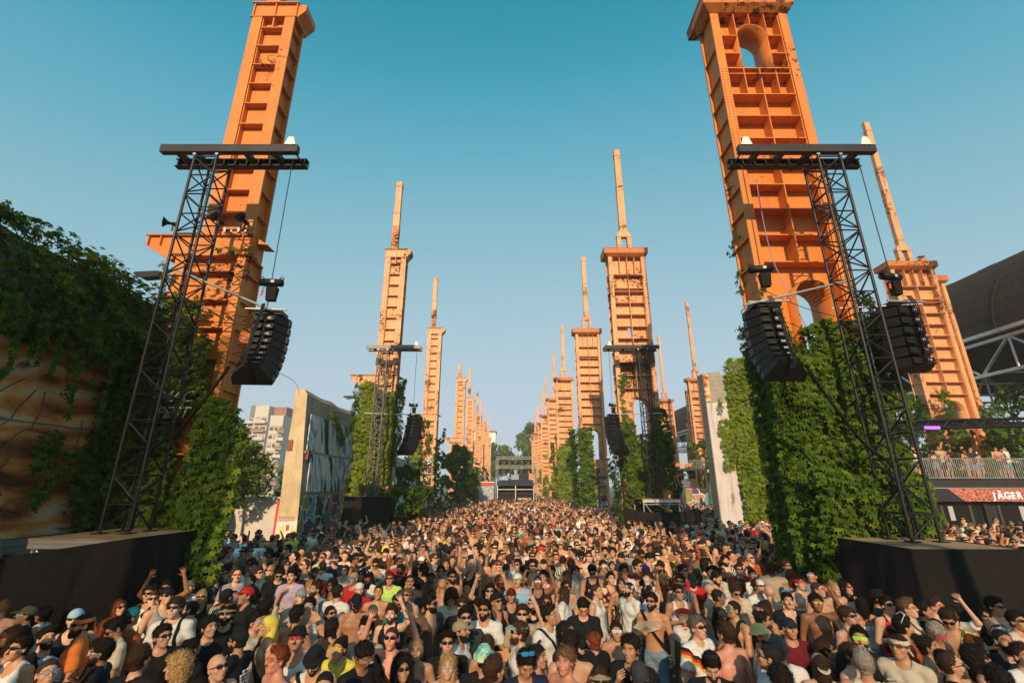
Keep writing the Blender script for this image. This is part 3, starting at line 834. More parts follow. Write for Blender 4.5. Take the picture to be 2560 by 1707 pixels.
# ------------------------------------------------------------------ scaffold platforms with black drapes
def drape(root, top, ground_z=0.0, amp=.05, name="drape", freq=2.3, nz=14, bulge=.15):
    """top: polyline of (x,y,z) with outward normal derived; hangs to the ground with folds"""
    P = []
    for i in range(len(top) - 1):
        a, b = Vector(top[i]), Vector(top[i + 1])
        n = max(2, int((b - a).length / .07))
        for k in range(n): P.append(a.lerp(b, k / n))
    P.append(Vector(top[-1]))
    vs, s = [], 0.0
    for i, p in enumerate(P):
        d = P[min(i + 1, len(P) - 1)] - P[max(i - 1, 0)]
        s += (P[i] - P[i - 1]).length if i else 0
        nrm = Vector((d.y, -d.x, 0)).normalized()
        for k in range(nz + 1):
            t = k / nz
            off = bulge * t + amp * (t ** .6) * (math.sin(s * freq * 2.2 + t * 1.5) + .6 * math.sin(s * freq * 5.1 + 1.3 + t * 2) + .35 * math.sin(s * 17 + t * 4))
            off += .045 * math.sin(t * 9 + s * 1.6) * (1 - t) * t * 3
            z = p.z + (ground_z - p.z) * t
            vs.append(p + nrm * off + Vector((0, 0, z - p.z)))
    fs = []
    m = nz + 1
    for i in range(len(P) - 1):
        for k in range(nz): fs.append([i * m + k, i * m + k + 1, (i + 1) * m + k + 1, (i + 1) * m + k])
    return MB().add(vs, fs).build(name, M_DRAPE, root, True)
def platform(x0, x1, y0, y1, z, label, group):
    root = empty("scaffold_platform", ((x0 + x1) / 2, (y0 + y1) / 2, 0))
    tag(root, label, "platform", group)
    o = Vector(root.location)
    def L(a): return (a[0] - o.x, a[1] - o.y, a[2])
    n = 3
    for k in range(n):
        a = y0 + (y1 - y0) * k / n; b = y0 + (y1 - y0) * (k + 1) / n
        pbox(root, "deck_board", M_PLY, x0 - o.x, x1 - o.x, a - o.y + .004, b - o.y - .004, z - .03, z - .0005 * k)
    pbox(root, "deck_frame", M_ALU, x0 - o.x + .01, x1 - o.x - .01, y0 - o.y + .012, y0 - o.y + .05, z - .16, z - .032)
    pbox(root, "deck_frame", M_ALU, x0 - o.x + .01, x1 - o.x - .01, y1 - o.y - .05, y1 - o.y - .012, z - .16, z - .032)
    for cx in (x0 + .06, x1 - .06):
        for cy in (y0 + .08, y1 - .08):
            prod(root, "leg", M_ALU, L((cx, cy, 0)), L((cx, cy, z - .03)), .028)
    prod(root, "brace", M_ALU, L((x0 + .08, y0 + .1, z - .15)), L((x0 + 1.0, y0 + .1, z - 1.4)), .026)
    prod(root, "rail", M_ALU, L((x0 + .08, y0 + .09, z - .26)), L((x1 - .08, y0 + .09, z - .26)), .022)
    return root
G_P = "scaffold platforms under the truss towers"
p = platform(-7.95, -6.2, 8.1, 10.0, 2.38, "left scaffold platform with sagging black drape and plywood deck", G_P)
o = Vector(p.location)
def rel(pts): return [(a - o.x, b - o.y, c) for a, b, c in pts]
drape(p, rel([(-10.4, 7.25, 1.95), (-9.2, 7.45, 2.0), (-8.2, 7.75, 2.10), (-7.2, 7.98, 2.25), (-6.19, 8.07, 2.392), (-6.15, 8.9, 2.385), (-6.15, 10.05, 2.385)]), 0, .10, "drape")
p2 = platform(6.35, 8.10, 7.9, 9.75, 2.24, "right scaffold platform with tight black drape and plywood deck", G_P)
o = Vector(p2.location)
drape(p2, rel([(6.32, 9.78, 2.248), (6.33, 8.8, 2.25), (6.34, 7.87, 2.25), (7.2, 7.86, 2.25), (8.12, 7.86, 2.25), (8.14, 9.0, 2.25), (8.14, 9.8, 2.248)]), 0, .075, "drape", bulge=.14)
p3 = platform(-8.4, -6.4, 24.1, 26.0, 2.68, "distant left platform wrapped in black drape", G_P)
o = Vector(p3.location)
drape(p3, rel([(-8.4, 24.05, 2.7), (-6.4, 24.05, 2.7), (-6.38, 26.0, 2.7)]), 0, .03, "drape", bulge=.02)
p4 = platform(6.5, 8.4, 24.0, 25.9, 2.58, "distant right platform with low drape and visible scaffold", G_P)
o = Vector(p4.location)
drape(p4, rel([(5.4, 23.6, 2.25), (6.4, 23.8, 2.0), (7.6, 23.8, 1.95), (9.2, 23.7, 2.1)]), 0, .03, "front_drape", bulge=.02)
prod(p4, "brace", M_ALU, (-.5, -.85, 2.5), (.6, -.85, 1.9), .02)

# ------------------------------------------------------------------ walls
def ragged(n, a, b, base, amp, seed):
    q = random.Random(seed)
    return [(a + (b - a) * i / n, base + q.uniform(-amp, amp)) for i in range(n + 1)]
w = empty("concrete_wall", (-9.4, 4, 0)); tag(w, "dark left wall with orange mural under hanging creeper", "wall")
def wall_side(name, parent, x, ys, zt, mat, thick, z0=0.0, base=(0, 0, 0)):
    pts = [(ys[0], z0)] + [(ys[-1], z0)] + list(zip(ys[::-1], zt[::-1]))
    mb = MB(); mb.prism([(a - base[1], b) for a, b in pts], 'x', x - base[0], x - thick - base[0])
    return mb.build(name, mat, parent)
top = ragged(14, -6, 11.3, 7.55, .16, 3)
wall_side("wall_body", w, -9.05, [a for a, b in top], [b for a, b in top], M_CONC2, .8, 0, (-9.4, 4, 0))
for (a, b, c, d) in ((3.5, 6.6, 4.35, 6.1), (6.63, 10.0, 4.35, 6.1), (3.5, 6.6, 2.3, 4.3), (6.63, 10.0, 2.3, 4.3)):
    pbox(w, "mural_panel", M_MURO, .35, .38, a - 4, b - 4, c, d)

w2 = empty("mural_wall", (-8.7, 22, 0)); tag(w2, "tall broken concrete wall with blue drapery mural panels", "wall")
mb = MB()
prof_n = [(-8.96, 0), (-8.06, 0), (-8.14, 2.2), (-8.2, 3.6), (-8.33, 5.2), (-8.42, 6.8), (-8.55, 7.0), (-8.94, 7.02), (-8.9, 5.6), (-8.95, 4.4), (-8.9, 2.6)]
n = len(prof_n)
secs = [(18.5, 1.0, 0), (18.58, 1.0, .02), (20.2, .99, .0), (21.4, 1.0, .0), (22.3, .985, 0), (24.0, .995, 0), (26.1, .985, 0)]
vs, fs = [], []
for si, (yy, k, _) in enumerate(secs):
    q = random.Random(si)
    for (a, b) in prof_n: vs.append((a + 8.7 + (q.uniform(-.02, .02) if a < -8.6 else 0), yy - 22, b * k))
for si in range(len(secs) - 1):
    for k in range(n):
        fs.append([si * n + k, si * n + (k + 1) % n, (si + 1) * n + (k + 1) % n, (si + 1) * n + k])
fs.append(list(range(n))); fs.append([(len(secs) - 1) * n + k for k in range(n)][::-1])
wb = mb.add(vs, fs).build("wall_body", M_CONC, w2)
wb.data.materials.append(M_CONCE)
wb.data.polygons[len(fs) - 2].material_index = 1
for (a, b, c, d) in ((18.75, 20.9, 4.55, 6.02), (20.95, 22.9, 4.55, 6.02), (22.94, 25.0, 4.55, 6.02), (18.95, 21.05, 2.97, 4.43), (21.1, 23.4, 2.97, 4.43), (23.44, 25.3, 2.97, 4.43)):
    pbox(w2, "mural_panel", M_MUR, .42 if c > 4 else .53, .46 if c > 4 else .57, a - 22, b - 22, c, d)
pbox(w2, "ledge", M_CONC2, .38, .50, -3.4, 3.6, 4.44, 4.54)
pbox(w2, "rust_plate", M_BRN, -.22, -.02, -3.56, -3.502, 4.55, 4.95)
pbox(w2, "rust_plate", M_BRN, .40, .56, -3.3, -3.1, 4.2, 4.6)
# the yellow cartoon hand sprayed on the end of the wall
def disc(mb, cx, cz, rx, rz_, y, n=18):
    mb.add([(cx + rx * math.cos(2 * math.pi * k / n), y, cz + rz_ * math.sin(2 * math.pi * k / n)) for k in range(n)], [list(range(n))])
def stroke(mb, pts, wd, y):
    for (a, b) in zip(pts[:-1], pts[1:]):
        a, b = Vector((a[0], 0, a[1])), Vector((b[0], 0, b[1]))
        d = (b - a).normalized(); nn = Vector((-d.z, 0, d.x)) * wd
        mb.add([(v.x, y, v.z) for v in (a - nn, b - nn, b + nn, a + nn)], [[0, 1, 2, 3]])
ye = plain("yellow_spray", (.75, .58, .12), .6); rd = plain("red_spray", (.5, .06, .05), .6); pk = plain("pink_spray", (.6, .3, .28), .6); bk = plain("black_spray", (.02, .02, .02), .6); wp = plain("white_spray", (.7, .66, .6), .7)
def art(nm, mat, fn):
    mb = MB(); fn(mb); return mb.build(nm, mat, w2)
Yf = -3.506
art("white_ground", wp, lambda m: m.add([(-.24, Yf, .3), (.60, Yf, .3), (.55, Yf, 1.95), (-.21, Yf, 1.9)], [[0, 1, 2, 3]]))
HX = lambda x: .19 + (x + .22) * .72
def hand(m):
    disc(m, HX(-.22), 1.15, .21, .24, Yf - .004)
    for k, (x0, x1, zt) in enumerate(((-.46, -.56, 1.75), (-.36, -.40, 1.82), (.02, .10, 1.78), (.10, .24, 1.66))): stroke(m, [(HX(x0), 1.2), (HX(x1), zt)], .042, Yf - .004)
art("yellow_hand", ye, hand)
def hand_line(m):
    stroke(m, [(HX(x_), z_) for x_, z_ in ((-.5, 1.05), (-.3, .93), (-.05, .95), (.08, 1.15))], .012, Yf - .008)
    stroke(m, [(HX(x_), z_) for x_, z_ in ((-.35, 1.2), (-.2, 1.3), (0, 1.2))], .012, Yf - .008)
    for k in range(6): stroke(m, [(HX(-.7 + k * .16), .62), (HX(-.62 + k * .16), .78), (HX(-.56 + k * .16), .6)], .018, Yf - .008)
art("black_outline", bk, hand_line)
art("red_spray", rd, lambda m: [stroke(m, [(HX(-.16), 1.6), (HX(-.18), 1.8)], .06, Yf - .006), stroke(m, [(HX(.22), .9), (HX(.26), 1.2)], .05, Yf - .006), stroke(m, [(HX(-.62), .9), (HX(-.66), 1.25)], .04, Yf - .006), stroke(m, [(HX(-.8), .45), (HX(.3), .42)], .04, Yf - .006)])
art("pink_letters", pk, lambda m: [stroke(m, [(HX(-.72 + k * .15), 1.92), (HX(-.66 + k * .15), 2.1), (HX(-.6 + k * .15), 1.94)], .02, Yf - .006) for k in range(6)])

KW = 1.19      # the wall stands a little farther out than first measured
w2.location = (-8.7 * KW, 22 * KW, 3.2 - 3.2 * KW); w2.scale = (KW, KW, KW)
w3 = empty("mural_wall", (12, 24, 0)); tag(w3, "right wall with tall pale pink mural and bright creeper", "wall")
MB().prism([(-1.72, 0), (1.9, 0), (1.9, 10.1), (.6, 9.9), (.55, 9.0), (-.7, 8.9), (-.75, 9.1), (-1.72, 9.0)], 'y', 0, .7).build("wall_body", M_CONC2, w3)
pbox(w3, "mural_panel", M_MURW, -1.70, -.62, -.05, -.004, .15, 7.4)
pbox(w3, "end_panel", M_MURO, -1.71, -1.45, -.06, -.006, 7.45, 8.9)
pbox(w3, "end_panel", M_MURO, .5, .75, -.06, -.006, 8.4, 9.8)
w4 = empty("panel_wall", (-8.5, 45, 0)); tag(w4, "pale boarded wall with grey panels beside third left pillar", "wall")
wall_side("wall_body", w4, -8.3, [33.5, 41.2], [5.2, 5.0], M_CONC3, .6, 0, (-8.5, 45, 0))
for k in range(3):
    for z0 in (1.5, 3.3):
        pbox(w4, "wall_panel", M_MUR, .205, .24, -11.3 + k * 2.5, -8.85 + k * 2.5, z0, z0 + 1.72)
w5 = empty("concrete_pier", (-9.0, 31.5, 0)); tag(w5, "old concrete pier between second and third left pillars", "pier")
MB().prism([(-1.0, 0), (.5, 0), (.35, 5.6), (-.2, 5.9), (-.35, 5.7)], 'y', 0, .8).build("pier_body", M_CONC3, w5)
# ------------------------------------------------------------------ climbing plants and trees
def leaf_template(n):
    """palmate leaf: n pointed leaflets round a centre, hanging towards -v"""
    v = [(0, 0, 0)]; f = []
    angs = {5: (-105, -52, 0, 52, 105), 3: (-62, 0, 62)}[n]
    lens = {5: (.62, .9, 1.0, .9, .62), 3: (.85, 1.0, .85)}[n]
    for a, l in zip(angs, lens):
        a = R(a - 90)
        d = (math.cos(a), math.sin(a)); q = (-d[1], d[0])
        b = len(v)
        wv = .21 if n == 5 else .30
        v += [(d[0] * l * .5 + q[0] * wv, d[1] * l * .5 + q[1] * wv, .07), (d[0] * l, d[1] * l, -.12), (d[0] * l * .5 - q[0] * wv, d[1] * l * .5 - q[1] * wv, .07)]
        f.append([0, b, b + 1, b + 2])
    return np.array(v), np.array(f)
LT5, LT3 = leaf_template(5), leaf_template(3)
def leaves_mesh(name, pos, nrm, size, mat, tmpl=LT5, tilt=.45, droop=True, seed=1):
    q = np.random.default_rng(seed)
    n = len(pos)
    nrm = nrm + q.normal(0, tilt, (n, 3))
    if droop: nrm[:, 2] += .35
    nrm /= np.linalg.norm(nrm, axis=1)[:, None]
    up = np.tile(np.array([0., 0., 1.]), (n, 1)) + q.normal(0, .35 if droop else 2.0, (n, 3))
    u = np.cross(up, nrm); u /= np.linalg.norm(u, axis=1)[:, None] + 1e-9
    v = np.cross(nrm, u)
    tv, tf = tmpl
    k = len(tv)
    V = pos[:, None, :] + size[:, None, None] * (tv[None, :, 0, None] * u[:, None, :] + tv[None, :, 1, None] * v[:, None, :] + tv[None, :, 2, None] * nrm[:, None, :])
    F = (tf[None] + (np.arange(n) * k)[:, None, None]).reshape(-1)
    return np_mesh(name, V.reshape(-1, 3), F, np.full(n * len(tf), 4), mat)
def snoise(p, f, seed=0):
    """cheap smooth pseudo noise in -1..1"""
    q = np.random.default_rng(seed)
    out = np.zeros(len(p))
    for _ in range(7):
        k = q.normal(0, 1, 3) * f
        out += np.sin(p @ k + q.uniform(0, 6.28))
    return out / 3.2
def ivy_face(o, u, v, nrm, wu, hv, dens, thick=.28, lump=.22, gap=-.9, seed=0, ztop=None, zwob=.6, fr=1.3):
    """leaf positions on the rectangle o + a*u + b*v (a<wu, b<hv) bulging along nrm"""
    q = np.random.default_rng(seed)
    n = int(wu * hv * dens)
    a, b = q.uniform(0, wu, n), q.uniform(0, hv, n)
    o, u, v, nrm = (np.array(t, float) for t in (o, u, v, nrm))
    base = o + a[:, None] * u + b[:, None] * v
    lo = snoise(base, fr, seed + 5)
    hi = snoise(base, fr * 3.2, seed + 9)
    keep = (lo + .5 * hi) > gap
    if ztop is not None:
        lim = ztop + zwob * snoise(base * np.array([1, 1, 0]), 1.9, seed + 3) + .25 * hi
        keep &= base[:, 2] < lim
    off = .05 + thick * q.uniform(0, 1, n) ** .7 + lump * np.clip(lo + .6 * hi, -.6, 1.4)
    pos = base + nrm * off[:, None]
    return pos[keep], np.tile(nrm, (int(keep.sum()), 1))
def creeper(name, parts, size, mat, label, seed=0, tmpl=LT5, cat="creeper", extra=None):
    pos = np.concatenate([p for p, _ in parts]); nr = np.concatenate([n for _, n in parts])
    q = np.random.default_rng(seed)
    sz = q.uniform(size[0], size[1], len(pos))
    ob = link(name, leaves_mesh("leaves", pos, nr, sz, mat, tmpl, seed=seed))
    tag(ob, label, cat, None, "stuff")
    return ob
X, Yv, Z = (1, 0, 0), (0, 1, 0), (0, 0, 1)
def box_ivy(x0, x1, y0, y1, z0, z1, dens, seed, ztop=None, zwob=.6, sides="flr", **kw):
    out = []
    for s in sides:
        if s == 'f': a = ((x0, y0, z0), X, Z, (0, -1, 0), x1 - x0)
        if s == 'l': a = ((x0, y0, z0), Yv, Z, (-1, 0, 0), y1 - y0)
        if s == 'r': a = ((x1, y0, z0), Yv, Z, (1, 0, 0), y1 - y0)
        out.append(ivy_face(a[0], a[1], a[2], a[3], a[4], z1 - z0, dens, seed=seed + ord(s), ztop=ztop, zwob=zwob, **kw))
    return out
def strands(n, x0, x1, y, ztop, lmin, lmax, seed, along='x', xfix=0, nrm=(0, -1, 0)):
    """hanging shoots"""
    q = np.random.default_rng(seed)
    P = []
    for _ in range(n):
        t = q.uniform(x0, x1); L = q.uniform(lmin, lmax); k = int(L / .045)
        z = ztop + q.uniform(-.5, .3) - np.linspace(0, L, k)
        wob = np.cumsum(q.normal(0, .012, k)); wob2 = .25 + .1 * q.uniform() + np.cumsum(q.normal(0, .008, k))
        if along == 'x': P.append(np.stack([t + wob, y - wob2, z], 1))
        else: P.append(np.stack([xfix + wob2, t + wob, z], 1))
    P = np.concatenate(P)
    return P, np.tile(np.array(nrm, float), (len(P), 1))

# nearest right pillar: thick creeper, climbing higher on the sides
parts = box_ivy(6.2, 8.5, 10.34, 11.5, 0, 7.8, 520, 21, 6.75, .5, "f", thick=.38, lump=.24, gap=-1.9)
parts += box_ivy(6.05, 8.5, 10.3, 11.2, 0, 7.4, 420, 23, 6.3, .5, "r", thick=.15, lump=.10, gap=-1.9)
parts += box_ivy(6.2, 8.9, 10.3, 11.4, 0, 7.4, 400, 22, 6.5, .5, "l", thick=.12, lump=.06, gap=-1.9)
parts += box_ivy(6.08, 6.5, 10.3, 11.3, 5.8, 8.2, 200, 24, 7.4, .6, "fl", thick=.16, lump=.1, gap=-.7)
parts += box_ivy(6.1, 6.3, 10.4, 11.3, 7.4, 9.6, 50, 25, 9.2, .5, "fl", thick=.08, lump=.05, gap=.0)
parts += box_ivy(8.2, 8.8, 10.3, 11.3, 5.8, 8.0, 180, 27, 7.3, .5, "fr", thick=.15, lump=.1, gap=-.7)
parts += [ivy_face((6.0, 10.0, 0), X, Z, (0, -1, 0), 1.2, 4.6, 330, .45, .28, -1.6, 31, 3.9, .7)]
parts += [ivy_face((6.12, 10.58, 0), (.7, -.7, 0), Z, (-.7, -.7, 0), .45, 7.0, 420, .2, .12, -1.9, 33, 6.5, .5)]
parts += [strands(34, 6.0, 8.7, 10.2, 6.2, .4, 1.5, 41)]
creeper("creeper", parts, (.07, .135), M_IVY, "thick green creeper over foot of nearest right pillar", 3)
# left wall: overhanging mass on top, hanging shoots, patches below
wl = []
wl += [ivy_face((-9.05, 3.0, 5.7), Yv, Z, (1, 0, 0), 8.2, 2.1, 420, .5, .34, -1.5, 51, 7.8, .25)]
wl += [ivy_face((-9.05, 3.0, 7.4), Yv, X, (0, 0, 1), 8.2, .6, 150, .22, .16, -.8, 52)]
wl += [ivy_face((-9.05, 9.75, 0), Yv, Z, (1, 0, 0), 2.0, 6.6, 460, .34, .24, -1.7, 53)]
wl += [ivy_face((-9.05, 5.5, 1.6), Yv, Z, (1, 0, 0), 4.4, 4.4, 240, .2, .16, .72, 54, fr=1.0)]
wl += [ivy_face((-9.05, 5.0, 0), Yv, Z, (1, 0, 0), 5.2, 2.6, 260, .3, .2, -.5, 55, 1.9, .5)]
wl += [strands(44, 6.0, 10.3, 0, 6.4, .5, 1.6, 56, 'y', -8.70, (1, 0, 0))]
creeper("creeper", wl, (.06, .12), M_IVY, "dark creeper hanging over the left mural wall", 5)
vs = MB()
q = random.Random(5)
for k in range(8):
    y0 = q.uniform(6, 9); z = q.uniform(1.8, 3.6); pts = []
    for j in range(8):
        pts.append((-8.93 + q.uniform(-.02, .04), y0, z)); y0 += q.uniform(-.05, .3); z += q.uniform(.05, .4)
    vs.tube(pts, .012, 5, False)
vsm = vs.build("vine_stem", M_STEM)
tag(vsm, "brown creeper stems crossing the left orange mural", "vine")
# nearest left pillar
lp = box_ivy(-8.95, -7.0, 10.40, 11.3, 0, 7.6, 340, 61, 6.6, .6, "f", thick=.32, lump=.2, gap=-1.3)
lp += [ivy_face((-7.0, 10.40, 0), X, Z, (0, -1, 0), .6, 6.6, 300, .25, .2, -.5, 62, 5.0, .8)]
lp += [ivy_face((-8.7, 10.42, 6.2), X, Z, (0, -1, 0), 1.15, 2.6, 230, .16, .14, -.6, 64, 8.3, .5)]
lp += [ivy_face((-6.85, 10.0, 0), X, Z, (.2, -1, 0), 1.15, 5.4, 330, .40, .25, -1.6, 65, 4.9, .5)]
lp += [ivy_face((-7.6, 10.44, 8.88), X, Z, (0, -1, 0), 1.0, .14, 120, .03, .02, -2, 66)]
creeper("creeper", lp, (.08, .14), M_IVY, "creeper climbing the nearest left pillar behind the truss", 7)
# second pillars
cr = box_ivy(-8.75, -6.75, 26.05, 27.0, 0, 9.4, 120, 71, 8.9, .5, "flr", thick=.25, lump=.3, gap=-1.3)
wv = [ivy_face((-8.16, 24.6, 0), Yv, Z, (1, 0, 0), 1.8, 6.9, 150, .3, .3, -.9, 73, 6.7, .4)]
wv += [strands(14, 23.4, 26, 0, 6.6, .5, 2.0, 74, 'y', -8.4, (1, 0, 0))]
wv += [ivy_face((-8.2, 20.6 + k * .32, 6.2 - k * .22), Yv, Z, (1, 0, 0), .36, .3, 200, .05, .02, -2, 76 + k) for k in range(6)]
cr += [(p * KW + np.array([0, 0, 3.2 - 3.2 * KW]), n) for p, n in wv]
creeper("creeper", cr, (.13, .22), M_IVYL, "sunlit creeper sheathing the second left pillar", 9)
cr = box_ivy(6.1, 8.8, 26.15, 27.2, 0, 6.6, 110, 81, 5.9, .7, "flr", thick=.35, lump=.35, gap=-1.2)
cr += [ivy_face((6.3, 26.2, 5.2), X, Z, (0, -1, 0), .75, 4.4, 90, .16, .15, -.2, 84, 9.4, .3)]
cr += [ivy_face((8.0, 26.2, 5.2), X, Z, (0, -1, 0), .9, 2.8, 110, .25, .2, -.9, 85, 7.6, .3)]
creeper("creeper", cr, (.13, .22), M_IVY, "dark creeper over the foot of the second right pillar", 11)
cr = box_ivy(5.9, 7.2, 41.6, 42.6, 0, 9.0, 60, 91, 8.2, .3, "fl", thick=.5, lump=.4, gap=-1.4)
creeper("creeper", cr, (.22, .36), M_IVY, "dark creeper column on left half of third right pillar", 13, LT3)
cr = box_ivy(6.1, 8.7, 62.9, 64, 0, 9.5, 34, 101, 8.7, .9, "fl", thick=.4, lump=.4, gap=-.75, fr=.9)
cr += box_ivy(5.9, 6.5, 78.5, 79.3, 0, 4, 16, 103, 3.6, .6, "fl", thick=.3, lump=.3, gap=-.6)
creeper("creeper", cr, (.30, .46), M_IVYL, "light green creeper on the fourth right pillar", 15, LT3)
cr = [ivy_face((11.4, 23.95, 0), X, Z, (0, -1, 0), 2.6, 9.8, 190, .25, .25, -1.4, 111, 9.6, .5)]
cr += [ivy_face((10.7, 23.95, 4.0), X, Z, (0, -1, 0), 1.0, 3.6, 110, .12, .1, -.1, 114, 7.2, .5)]
cr += [ivy_face((10.35, 23.95, 6.0), X, Z, (0, -1, 0), .7, 2.8, 60, .1, .1, .3, 115, 8.6, .5)]
creeper("creeper", cr, (.10, .18), M_IVYL, "bright yellow-green creeper on the right mural wall", 17)
cr = box_ivy(-8.9, -8.2, 41.3, 42.4, 2, 9.5, 60, 121, 8.8, .5, "flr", thick=.4, lump=.4, gap=-1.0)
creeper("creeper", cr, (.22, .36), M_IVYL, "creeper clump left of the third left pillar", 19, LT3)
cr = box_ivy(-6.9, -6.4, 41.7, 42.5, 0, 8.4, 40, 123, 8.0, .5, "fr", thick=.2, lump=.2, gap=-.8)
creeper("creeper", cr, (.22, .34), M_IVY, "narrow creeper on right edge of third left pillar", 20, LT3)
cr = []
for k, y in enumerate((78.5, 97, 110)):
    cr += box_ivy(-7.9, -6.5, y - .1, y + 1, 0, 9, 16, 131 + k * 5, 7.5, 1.2, "fr", thick=.4, lump=.5, gap=-.3, fr=.8)
    cr += box_ivy(6.3, 8.5, y + .6, y + 1.5, 0, 9, 12, 151 + k * 5, 6.5, 1.2, "fl", thick=.4, lump=.5, gap=.2, fr=.8)
creeper("creeper", cr, (.4, .6), M_IVYL, "patches of creeper on the far pillars", 21, LT3)
cr = box_ivy(26.0, 26.9, 27.9, 29.2, 3, 9.2, 55, 161, 8.4, .5, "fl", thick=.4, lump=.4, gap=-1.2)
cr += box_ivy(27.6, 29.6, 27.8, 29.4, 3, 7.5, 45, 165, 6.6, .8, "fr", thick=.5, lump=.5, gap=-1.0)
creeper("creeper", cr, (.16, .28), M_IVY, "creeper round the arch of the outer right pillar", 23)

def tree(loc, h, rad, label, seed, n=2600, size=(.12, .2), mat=None, group=None, trunk=.14, squash=.8, base=.35, name="tree"):
    q = random.Random(seed); qn = np.random.default_rng(seed)
    root = empty(name, loc)
    tag(root, label, "tree" if name == "tree" else "shrub", group)
    cz = h * (base + (1 - base) / 2); rz = h * (1 - base) / 2
    mb = MB()
    mb.tube([(0, 0, 0), (.04, .02, h * .25), (-.05, .03, h * .5), (.02, 0, h * .8)], [trunk, trunk * .8, trunk * .55, trunk * .15], 8)
    ends = []
    for k in range(11):
        a = q.uniform(0, 6.28); z0 = h * q.uniform(.28, .6); L = rad * q.uniform(.6, .95)
        e = (L * math.cos(a), L * math.sin(a), min(z0 + L * q.uniform(.4, 1.0), h * .95))
        mb.tube([(0, 0, z0), (e[0] * .5, e[1] * .5, z0 + (e[2] - z0) * .6), e], [trunk * .4, trunk * .25, trunk * .08], 6)
        ends.append(e)
    mb.build("trunk", M_WOOD, root, True)
    # leaf clumps spread through the crown
    C = []
    for k in range(34):
        a = q.uniform(0, 6.28); t = q.uniform(-1, 1); rr = (q.uniform(.25, 1)) ** .5
        wid = math.sqrt(max(0.05, 1 - t * t * .8))
        C.append((rad * rr * wid * math.cos(a) * .86, rad * rr * wid * math.sin(a) * .86, cz + rz * t * .9, q.uniform(.18, .34) * rad))
    C += [(e[0], e[1], e[2], .3 * rad) for e in ends]
    per = n // len(C)
    P, Nn = [], []
    for (x, y, z, r_) in C:
        d = qn.normal(0, 1, (per, 3)); d /= np.linalg.norm(d, axis=1)[:, None]
        rr = r_ * qn.uniform(.35, 1.08, per) ** .6
        P.append(np.array([x, y, z]) + d * rr[:, None] * np.array([1, 1, squash])); Nn.append(d)
    P, Nn = np.concatenate(P), np.concatenate(Nn)
    me = leaves_mesh("crown", P, Nn, qn.uniform(size[0], size[1], len(P)), mat or M_TREE, LT3, .6, False, seed)
    link("crown", me, root)
    return root
G_TL = "trees beyond the left wall"
tree((-16.4, 27.6, 0), 6.0, 2.0, "green tree with slim trunk before the white container", 1, 5200, (.10, .19), None, G_TL)
tree((-20.6, 34, 0), 7.0, 2.4, "tree half hidden behind nearest left pillar", 2, 3600, (.12, .2), None, G_TL)
tree((-15.6, 35, 0), 5.6, 1.6, "small tree tucked behind the mural wall's end", 3, 2400, (.12, .2), None, G_TL)
tree((-13.5, 13.5, 0), 5.4, 1.5, "leafy young tree squeezed behind nearest left pillar", 14, 2600, (.1, .16), None, G_TL)
tree((-5.65, 25.9, 0), 4.3, 1.2, "dark rounded bush-like tree right of second left pillar", 4, 3000, (.12, .2), M_IVY, "trees in the avenue", .1, .9, .12)
tree((-6.0, 52, 0), 7.6, 1.8, "large leafy tree between third and fourth left pillars", 5, 3600, (.22, .36), None, "trees in the avenue", .2, .9, .12)
tree((-5.8, 60, 0), 5.5, 1.5, "lower dark tree behind the large avenue tree", 6, 2200, (.25, .4), M_IVY, "trees in the avenue", .2, .9, .1)
G_TF = "trees at the far end of the avenue"
tree((-5.5, 185, 0), 19, 6.5, "broad tree at far end, left of gap", 7, 2400, (.7, 1.1), None, G_TF, .5)
tree((9.5, 175, 0), 26, 8.0, "tall tree at far end, right of gap", 8, 3000, (.7, 1.2), None, G_TF, .5)
tree((3.5, 200, 0), 15, 5.5, "lower tree at far end in middle of gap", 9, 1800, (.7, 1.1), None, G_TF, .5)
tree((-13, 200, 0), 22, 7.5, "far tree hidden among distant left pillars", 10, 2000, (.8, 1.2), None, G_TF, .5)
G_TR = "trees behind the right terrace"
for k, (x, y, h, r_, lb) in enumerate(((25.5, 33, 8.4, 2.2, "round tree left of the outer right pillar"), (31.5, 31, 8.6, 2.4, "tree right of the outer right pillar"), (35.5, 31, 10, 2.6, "tree at right picture edge above terrace"), (24.0, 60, 9.5, 1.8, "conical dark shrub-like tree beside slender low pillar"), (33, 38, 8.5, 3, "tree seen under the dark roof"))):
    tree((x, y, 0), h, r_, lb, 30 + k, 2600, (.16, .3), M_IVY if k == 3 else None, G_TR, .16, .9, .2)
# ------------------------------------------------------------------ background: buildings, roof hall, terrace, far stage
M_BW = plain("pale_render", (0.55, 0.50, 0.44), .8, 0, .1)
M_BG = plain("green_cladding", (0.14, 0.19, 0.17), .7, 0, .1)
M_BR = plain("brick_cladding", (0.30, 0.15, 0.10), .8, 0, .15)
M_GLS = plain("window_glass", (0.05, 0.06, 0.07), .12, 0, 0, .8)
M_BLIND = plain("beige_blind", (0.45, 0.38, 0.28), .8)
b = empty("apartment_building", (-86.7, 160, 0)); tag(b, "white high-rise apartment block with balconies behind left trees", "building")
pbox(b, "tower_block", M_BW, -3.6, 1.2, 0, 9, 0, 30.2)
pbox(b, "tower_block", M_BG, -6.4, -3.62, 2, 10, 0, 30.6)
pbox(b, "tower_block", M_BW, 1.22, 6.0, 1.5, 9, 0, 27.0)
pbox(b, "penthouse", M_BR, 1.3, 5.9, 3.0, 9, 27.02, 30.2)
